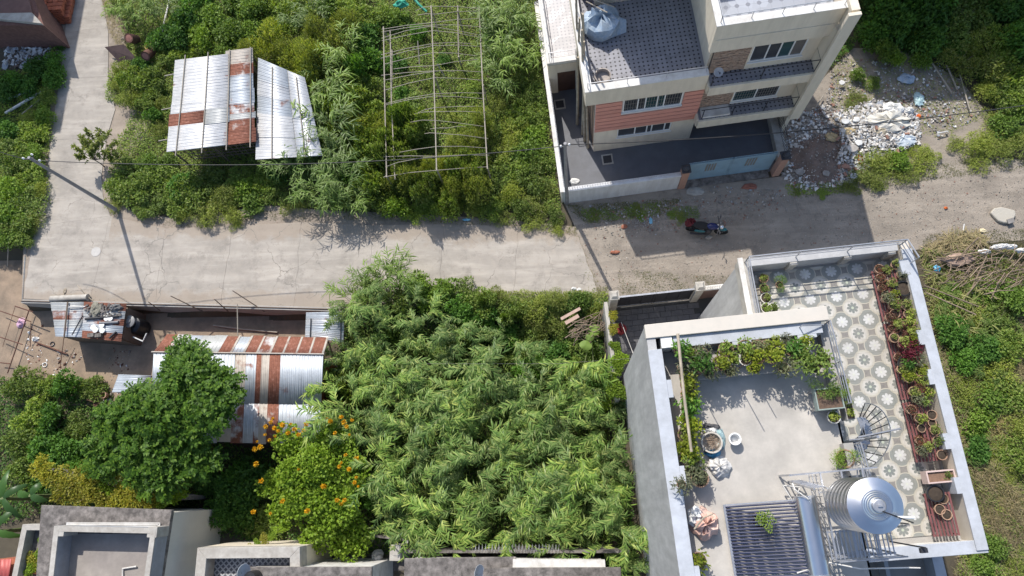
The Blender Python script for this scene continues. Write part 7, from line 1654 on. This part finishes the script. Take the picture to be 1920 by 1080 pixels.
shards('rubble', [[(1490, 260), (1560, 250), (1585, 320), (1560, 345), (1495, 345)]], 700, .012, .09, [m_rubbledk, m_stoneC, m_stoneA, EARTH, m_rubble], hpE)
shards('rubble', [[(1560, 110), (1780, 120), (1840, 215), (1760, 260), (1640, 180)]], 1500, .012, .13, mats_d + [m_plas, m_pale, m_plas])
brk = [P(rnd.uniform(1560, 1720), rnd.uniform(200, 340)) for _ in range(16)]
bo = None
for q in brk:
    q = q + Vector((0, 0, .1 + hp(*q[:2])))
    if bo is None: bo = MB().box(-.12, .12, -.06, .06, -.04, .04).build('brick', m_stoneC); o_ = bo
    else: o_ = share(bo, 'brick', q)
    o_.location = q; o_.rotation_euler = (rnd.uniform(-.5, .5), rnd.uniform(-.5, .5), rnd.uniform(0, 3)); tag(o_, 'loose faded brick lying on the rubble beside the house', 'brick', 'loose bricks on the rubble')
rag('sheet_heap', 'large crumpled white plaster sheet heap on the rubble', 'plaster sheets', P(1662, 232, .2), 1.3, .75, .5, M('creased_white_plaster', (.66, .64, .58), .8, .15, 3, (.42, .38, .3), .6, 2.5, .7, 9), 82, 20)
rag('plastic_sheet', 'white plastic sheet at the top of the rubble heap', 'plastic sheet', P(1672, 204, .25), .6, .4, .3, m_pale, 83, 16)
rag('plastic_sheet', 'small white plastic sheet near the orange litter', 'plastic sheet', P(1702, 208, .15), .35, .22, .25, m_pale, 84, 14)
rag('plastic_sheet', 'pale blue and white plastic sheet on the lower rubble side', 'plastic sheet', P(1690, 262, .15), .8, .45, .3, M('pale_blue_sheet', (.5, .57, .62), .5, .2, 4, (.7, .7, .7), .6, 4, .5, 12), 85, 16)
rag('plastic_bag', 'blue plastic sheet in the shaded ground above the rubble', 'plastic sheet', P(1700, 148, .05), .5, .32, .2, m_bluetarp, 86, 14)
rag('plastic_bag', 'pale turquoise plastic scrap left of the fallen bamboo', 'plastic sheet', P(1722, 186, .05), .3, .42, .18, M('turquoise_sheet', (.42, .58, .6), .5, .25, 4, bump=.5), 87, 14)
rag('plastic_bag', 'bright orange plastic bag under the overhead cable', 'bag', P(1720, 219, .0), .2, .16, .15, M('orange_plastic', (.7, .16, .03), .5, .1, 4), 88)
rag('plastic_bag', 'orange plastic scrap beside the roadside olive bush', 'bag', P(1612, 298, .0), .2, .32, .2, bpy.data.materials['orange_plastic'], 89)
rag('sack', 'straw-coloured sack lying on the white rubble', 'sack', P(1592, 247, .3), .42, .24, .22, M('straw_sack', (.42, .33, .19), .9, .2, 4), 90)
rag('sack', 'second straw-coloured sack right of the earth heap', 'sack', P(1560, 258, .1), .35, .3, .22, bpy.data.materials['straw_sack'], 91)
rag('sack', 'round tan slab of sacking on the plaster sheets', 'sack', P(1650, 245, .35), .45, .35, .22, M('tan_sacking', (.45, .39, .28), .9, .15, 4), 92)
for i, (x, y, s, mt, l) in enumerate([(1598, 278, .6, m_rubble, 'flat white plaster slab in the middle of the rubble'), (1610, 268, .5, m_pale, 'bright white board tilted on the rubble'), (1585, 312, .45, m_stoneC, 'reddish slab at the lower edge of the rubble'), (1600, 330, .5, m_bluish, 'pale grey-blue slab at the bottom of the rubble'), (1586, 228, .5, m_pale, 'white broken board at the upper left of the rubble'), (1605, 225, .4, m_pale, 'white lump at the top left of the rubble'), (1578, 155, .35, m_pale, 'lone white board in the weeds by the house fin'), (1548, 325, .5, m_rubbledk, 'grey slab beside the brick gate pillar'), (1500, 322, .55, m_rubbledk, 'broken grey slab leaning at the right gate pillar')]):
    b = MB(); r = random.Random(i); k = 7; p_ = [(s * .5 * r.uniform(.7, 1.2) * math.cos(j / k * 6.28), s * .4 * r.uniform(.7, 1.2) * math.sin(j / k * 6.28)) for j in range(k)]
    b.prism(p_, 0, .06); q = P(x, y, .25 + hp(*P(x, y)[:2]) * .6)
    b.v = [tuple(q + Matrix.Rotation(r.uniform(-.1, .1) + .12, 3, 'X') @ Vector(v)) for v in b.v]
    tag(b.build('slab', mt, bevel=.008), l, 'slab')
c = P(1880, 405, 0)
b = MB(); b.prism([(c.x + .6 * math.cos(a) * (1 + .2 * math.sin(3 * a)), c.y + .5 * math.sin(a) * (1 + .15 * math.cos(2 * a + 1))) for a in [i / 11 * 6.283 for i in range(11)]], -.05, .16)
tag(b.build('boulder', M('pale_boulder', (.46, .43, .37), .9, .15, 2, (.3, .28, .23), .5, 2, .4, 20), bevel=.06), 'flat pale boulder lying on the gravel track at the right', 'boulder')
tag(MB().obox(P(1895, 414, .2), (.35, .25, .05), (.2, 0, .3)).build('board', m_rubbledk), 'small grey board resting on the flat pale boulder', 'board')
for x, y, rx, ry, l, mt in [(1220, 415, .11, .2, 'blue plastic scrap on the shaded gravel below front wall', M('blue_scrap', (.2, .45, .6), .5, .2, 4)), (875, 412, .25, .08, 'blue plastic strip at the weed edge of the concrete road', bpy.data.materials['blue_scrap']), (1170, 425, .18, .14, 'red-orange scrap in the shade by the front wall', M('brick_scrap', (.32, .12, .07), .8, .2, 4)), (1152, 473, .3, .12, 'orange-brown scrap on the sunlit patch of track', bpy.data.materials['brick_scrap']), (1773, 390, .1, .08, 'orange fragment on the sunlit gravel', bpy.data.materials['orange_plastic']), (1405, 350, .45, .2, 'red earth patch below the blue gate', M('red_earth_spill', (.25, .1, .07), .95, .2, 4)), (1302, 360, .5, .3, 'pale lump of dried cement by the left gate pillar', m_concpale),
                            (1076, 541, .14, .1, 'white stone at the road edge left of gate post', m_pale), (1086, 543, .12, .1, 'second white stone at the road edge left of gate post', m_pale), (1843, 433, .2, .13, 'pale husk on the gravel near the stick heap', M('husk', (.6, .52, .34), .8, .1, 4)), (1150, 470, .06, .05, 'tiny white scrap on the sunlit patch of track', m_pale), (122, 546, .1, .2, 'tan board end sticking up from road edge at left', m_bamboo)]:
    rag('scrap', l, 'scrap', P(x, y, 0), rx, ry, .1, mt, int(x), 9)
# fallen bamboo and planks
for i, (a, d, r, mt, l, nm) in enumerate([((1748, 118), (1785, 175), .05, m_greybamboo, 'first fallen bamboo in the shade right of rubble', 'bamboo_pole'), ((1775, 122), (1795, 168), .05, m_greybamboo, 'second fallen bamboo in the shade right of rubble', 'bamboo_pole'), ((1800, 140), (1818, 205), .04, m_greybamboo, 'third fallen bamboo in the shade right of rubble', 'bamboo_pole'), ((318, 0), (302, 66), .06, m_white, 'white slanting pole in the scrub left of patched shed', 'pole'), ((10, 212), (78, 172), .09, m_white, 'white timber on the weeds left of road', 'timber'), ((15, 185), (60, 170), .08, m_bluish, 'pale plank beside the white timber', 'plank'), ((40, 215), (82, 180), .05, m_greybamboo, 'thin grey plank under the white timber', 'plank'), ((1527, 205), (1543, 180), .04, m_greybamboo, 'grey stick in the dark rubble by the house fin', 'stick'), ((1757, 250), (1778, 246), .03, m_pale, 'pale stick near the olive roadside bush', 'stick'), ((1808, 420), (1806, 432), .03, m_pale, 'short white strip on the gravel track', 'strip'), ((145, 535), (172, 563), .02, m_bamboo, 'thin cane lying at the road edge above the shanty', 'cane'), ((920, 345), (965, 348), .04, m_rust, 'rusty board in the weeds beside the bamboo frame', 'board')]):
    tag(MB().tube([P(*a, .25), P(*d, .2)], r, 7).build(nm, mt), l, nm.replace('_', ' '))
for i, (x0, x1, y) in enumerate([(690, 730, 348), (780, 815, 350)]):
    rag('netting', ['green netting scrap left in the weeds below bamboo frame', 'green netting scrap right in the weeds below bamboo frame'][i], 'netting', P((x0 + x1) / 2, y, .3), .6, .14, .25, M('green_net', (.03, .3, .2), .6, .2, 5) if i == 0 else bpy.data.materials['green_net'], 95 + i)
tag(MB().tube([P(775, -5, 1.4), P(785, 8, 1.3), P(800, 22, 1.1)], .08, 6).build('netting', bpy.data.materials['green_net']), 'rolled green netting at the top of bamboo frame', 'netting')
rag('netting', 'green netting patch in the bushes left of bamboo frame', 'netting', P(752, 8, 1.2), .45, .25, .3, bpy.data.materials['green_net'], 98)
# planks and wood heap by the courtyard wall
for i, (a, d, w_, l) in enumerate([((1052, 598), (1088, 578), .16, 'upper pale plank on the brush heap left of courtyard wall'), ((1060, 606), (1085, 592), .2, 'lower tan board on the brush heap left of courtyard wall')]):
    tag(MB().bar(P(*a, .5), P(*d, .6), w_, .04).build('plank', M('pinkish_plank', (.42, .3, .24), .8, .2, 4) if i == 0 else bpy.data.materials['pinkish_plank']), l, 'plank')
def sticks(name, label, poly, n, z, seed, L0=.7, parent=None, group=None):
    r = random.Random(seed); pts = sample_poly([P(*p)[:2] for p in poly], n); t = thing(name, label, 'stick heap', (pts[:, 0].mean(), pts[:, 1].mean(), 0)); base = t.location
    b0 = []
    for v in range(5):
        b = MB(); l = L0 * (.6 + .25 * v); b.tube([(-l / 2, 0, 0), (0, r.uniform(-.06, .06), r.uniform(0, .06)), (l / 2, r.uniform(-.08, .08), 0)], .02, 4, .01); b0.append(b)
    shapes = []
    for i, p in enumerate(pts):
        if len(shapes) < 5:
            o = b0[i].build('stick', m_twig, t); shapes.append(o)
        else:
            o = shapes[r.randint(0, 4)].copy(); o.name = 'stick'; COL.objects.link(o); o.parent = t
        o.location = Vector((p[0], p[1], z * r.uniform(.3, 1.1) + .1)) - base; o.rotation_euler = (r.uniform(-.1, .1), r.uniform(-.25, .25), r.gauss(.35, .6)); o.scale = (r.uniform(.8, 1.6),) * 3
sticks('stick_heap', 'heap of grey-brown sticks and branches at the track edge on right', [(1735, 500), (1800, 465), (1920, 480), (1930, 530), (1850, 560), (1740, 530)], 150, .7, 5)
sticks('stick_heap', 'dry brush heap left of the courtyard wall', [(1075, 610), (1140, 590), (1140, 610), (1110, 650), (1075, 640)], 60, .9, 6, .5)
for i, (a, d, l) in enumerate([((1745, 490), (1850, 470), 'long pole along the top of the stick heap'), ((1820, 545), (1850, 480), 'slanting pole across the stick heap'), ((1732, 535), (1835, 575), 'upper fallen pole below the stick heap'), ((1735, 548), (1830, 590), 'lower fallen pole below the stick heap'), ((1806, 562), (1840, 520), 'short pole joining the fallen poles below stick heap'), ((1812, 468), (1835, 445), 'dark stake sticking up from the stick heap')]):
    tag(MB().tube([P(*a, .6), P(*d, .9)], .035, 6).build('pole', m_twig), l, 'pole', 'poles in the stick heap')
rag('cardboard', 'tan sheet of cardboard in the stick heap', 'cardboard', P(1795, 488, .4), .8, .35, .25, M('tan_card', (.36, .26, .2), .9, .15, 3), 101, 14)
for i, (x, y) in enumerate([(1845, 472), (1880, 462), (1895, 463), (1915, 470), (1870, 464)]): rag('plastic_sheet', 'white plastic sheeting caught in the stick heap', 'plastic sheet', P(x, y, .55), .35, .14, .2, m_pale, 105 + i, 12, 'white sheeting in the stick heap')
rag('plastic_bag', 'bright blue bag in the stick heap beside the terrace', 'bag', P(1756, 504, .4), .16, .2, .2, M('bright_blue_bag', (.03, .3, .5), .4, .2, 4), 111)
cover('straw', [(1735, 465), (1780, 440), (1840, 435), (1850, 455), (1770, 478), (1735, 490)], 260, L_dry, .55, .03, .45, 31, True)
# long dry leaves in the overgrown plot
cover('dry_leaves', [(1730, 510), (1840, 530), (1860, 620), (1760, 640)], 60, LEAF('pale_maize_leaf', [(.28, .3, .1), (.36, .34, .14), (.2, .25, .08)]), .7, .05, .9, 32, True)
cover('dry_leaves', [(1800, 760), (1920, 680), (1920, 900), (1830, 960)], 40, bpy.data.materials['pale_maize_leaf'], .5, .045, .7, 33, True)
# rusty scrap beside the upper road
t = thing('scrap_metal', 'dark rusty bent sheet lying beside the upper road', 'scrap metal', P(225, 98, 0)); b = MB()
c4 = [P(196, 88, .5), P(232, 83, .8), P(258, 112, .5), P(222, 115, .15)]
b.hexa([p - Vector((0, 0, .03)) for p in c4], c4); b.build('sheet', M('dark_rust', (.075, .045, .04), .7, .3, 3), t, world=True)
for x, y, l, tilt in ((262, 80, 'upper rusty drum in the scrub by the road', .5), (290, 103, 'lower rusty drum in the scrub beside the patched shed', .9)):
    t = thing('rusty_drum', l, 'drum', P(x, y, 0)); b = MB(); b.lathe([(0, 0), (.28, 0), (.29, .02), (.28, .04), (.28, .28), (.295, .3), (.28, .32), (.28, .56), (.295, .58), (.28, .6), (.28, .84), (.29, .86), (.25, .85), (0, .84)], (0, 0, .35), 18, Matrix.Rotation(tilt, 4, 'X')); b.build('body', m_rust, t, smooth='auto')
    q = Matrix.Rotation(tilt, 4, 'X') @ Vector((0, 0, .845)); b = MB(); b.lathe([(.24, .001), (0, .012)], q + Vector((0, 0, .35)), 18, Matrix.Rotation(tilt, 4, 'X')); b.build('lid', M('faded_red_lid', (.3, .13, .1), .8, .2, 4) if 'faded_red_lid' not in bpy.data.materials else bpy.data.materials['faded_red_lid'], t)
b = MB(); q = P(275, 88, .8); b.tube([q + Vector((.1 * math.cos(i * .5), .16 * math.sin(i * .5), 0)) for i in range(14)], .03, 5); tag(b.build('ring', M('yellow_ring', (.3, .22, .02), .6, .1, 4)), 'yellow ring between the two rusty drums', 'ring')

# ---- motorcycle parked in the shade
q0, q1 = P(1294, 432, 0), P(1352, 438, 0); ang = math.atan2((q1 - q0).y, (q1 - q0).x)
MC = thing('motorcycle', 'dark motorcycle with red cover parked on shaded gravel below the blue gate', 'motorcycle', q0.lerp(q1, .5), ang)
MC.scale = (1.18, 1.4, 1.12)
for x in (-.66, .66):
    b = MB(); b.tube([(x + .27 * math.cos(i * .314), 0, .3 + .27 * math.sin(i * .314)) for i in range(21)], .05, 8); wh = b.build('wheel', m_rubber, MC, smooth='auto')
    b = MB()
    for k in range(6): a = k * 1.047; b.bar((x, 0, .3), (x + .25 * math.cos(a), 0, .3 + .25 * math.sin(a)), .02)
    b.lathe([(.05, -.05), (.06, 0), (.05, .05)], (x, 0, .3), 10, Matrix.Rotation(math.pi / 2, 4, 'X')); b.build('rim', m_dark, wh)
b = MB(); b.tube([(.62, .07, .32), (.42, .07, .88)], .03, 6); b.tube([(.62, -.07, .32), (.42, -.07, .88)], .03, 6); b.build('fork', m_steel, MC)
b = MB(); b.tube([(.4, 0, .85), (.1, 0, .55), (-.3, 0, .45), (-.66, 0, .3)], .035, 6); b.tube([(.3, 0, .78), (-.35, 0, .72), (-.75, 0, .78)], .03, 6); b.build('frame', m_dark, MC)
def ell(b, c, r, n=14, k=8): b.lathe([(max(math.sin(math.pi * i / k), 0.0) * 1.0, -math.cos(math.pi * i / k)) for i in range(k + 1)], (0, 0, 0), n); return b
b = MB(); ell(b, 0, 0); b.v = [(.18 + v[0] * .27, v[1] * .15, .86 + v[2] * .12) for v in b.v]; b.build('fuel_tank', M('navy_paint', (.015, .02, .09), .25, .1, 4, bump=0), MC, smooth=True)
b = MB(); ell(b, 0, 0); b.v = [(-.32 + v[0] * .38, v[1] * .17, .84 + v[2] * .08) for v in b.v]; b.build('seat', m_rubber, MC, smooth=True)
b = MB(); ell(b, 0, 0); b.v = [(.05 + v[0] * .2, v[1] * .22, .42 + v[2] * .2) for v in b.v]; b  .build('engine', m_dark, MC, smooth=True)
b = MB(); b.tube([(.36, -.4, 1.0), (.42, -.2, 1.04), (.44, 0, 1.0), (.42, .2, 1.04), (.36, .4, 1.0)], .018, 6); hb = b.build('handlebar', m_dark, MC)
for s in (-1, 1):
    b = MB(); b.tube([(.4, .22 * s, 1.03), (.46, .3 * s, 1.2)], .008, 4); b.obox((.46, .33 * s, 1.2), (.03, .13, .08)); b.build('mirror', m_dark, MC)
b = MB(); ell(b, 0, 0); b.v = [(.58 + v[0] * .1, v[1] * .1, .9 + v[2] * .1) for v in b.v]; b.build('headlight', m_stain, MC, smooth=True)
for s in (-1, 1):
    b = MB(); ell(b, 0, 0); b.v = [(-.35 + v[0] * .26, .17 * s + v[1] * .05, .6 + v[2] * .12) for v in b.v]; b.build('side_panel', M('teal_panel', (.02, .14, .16), .3, .1, 4, bump=0) if s < 0 else bpy.data.materials['teal_panel'], MC, smooth=True)
b = MB(); ell(b, 0, 0); b.v = [(.68 + v[0] * .2, v[1] * .08, .62 + v[2] * .05) for v in b.v]; b.build('fender', bpy.data.materials['teal_panel'], MC, smooth=True)
b = MB(); b.tube([(.1, -.16, .3), (-.3, -.2, .28), (-.75, -.22, .36)], .045, 8); b.build('exhaust', m_dark, MC, smooth='auto')
rag('cover', 'dark red cover bundled on the motorcycle tail', 'cover', q0 + Vector((-.05, .22, .55)), .33, .26, .5, M('red_cover', (.11, .012, .018), .8, .15, 4, bump=.4, bscale=14), 120, 14)
rag('helmet_bag', 'small grey bundle on the ground beside the motorcycle', 'bundle', P(1328, 446, 0), .22, .12, .15, m_concpale, 121)
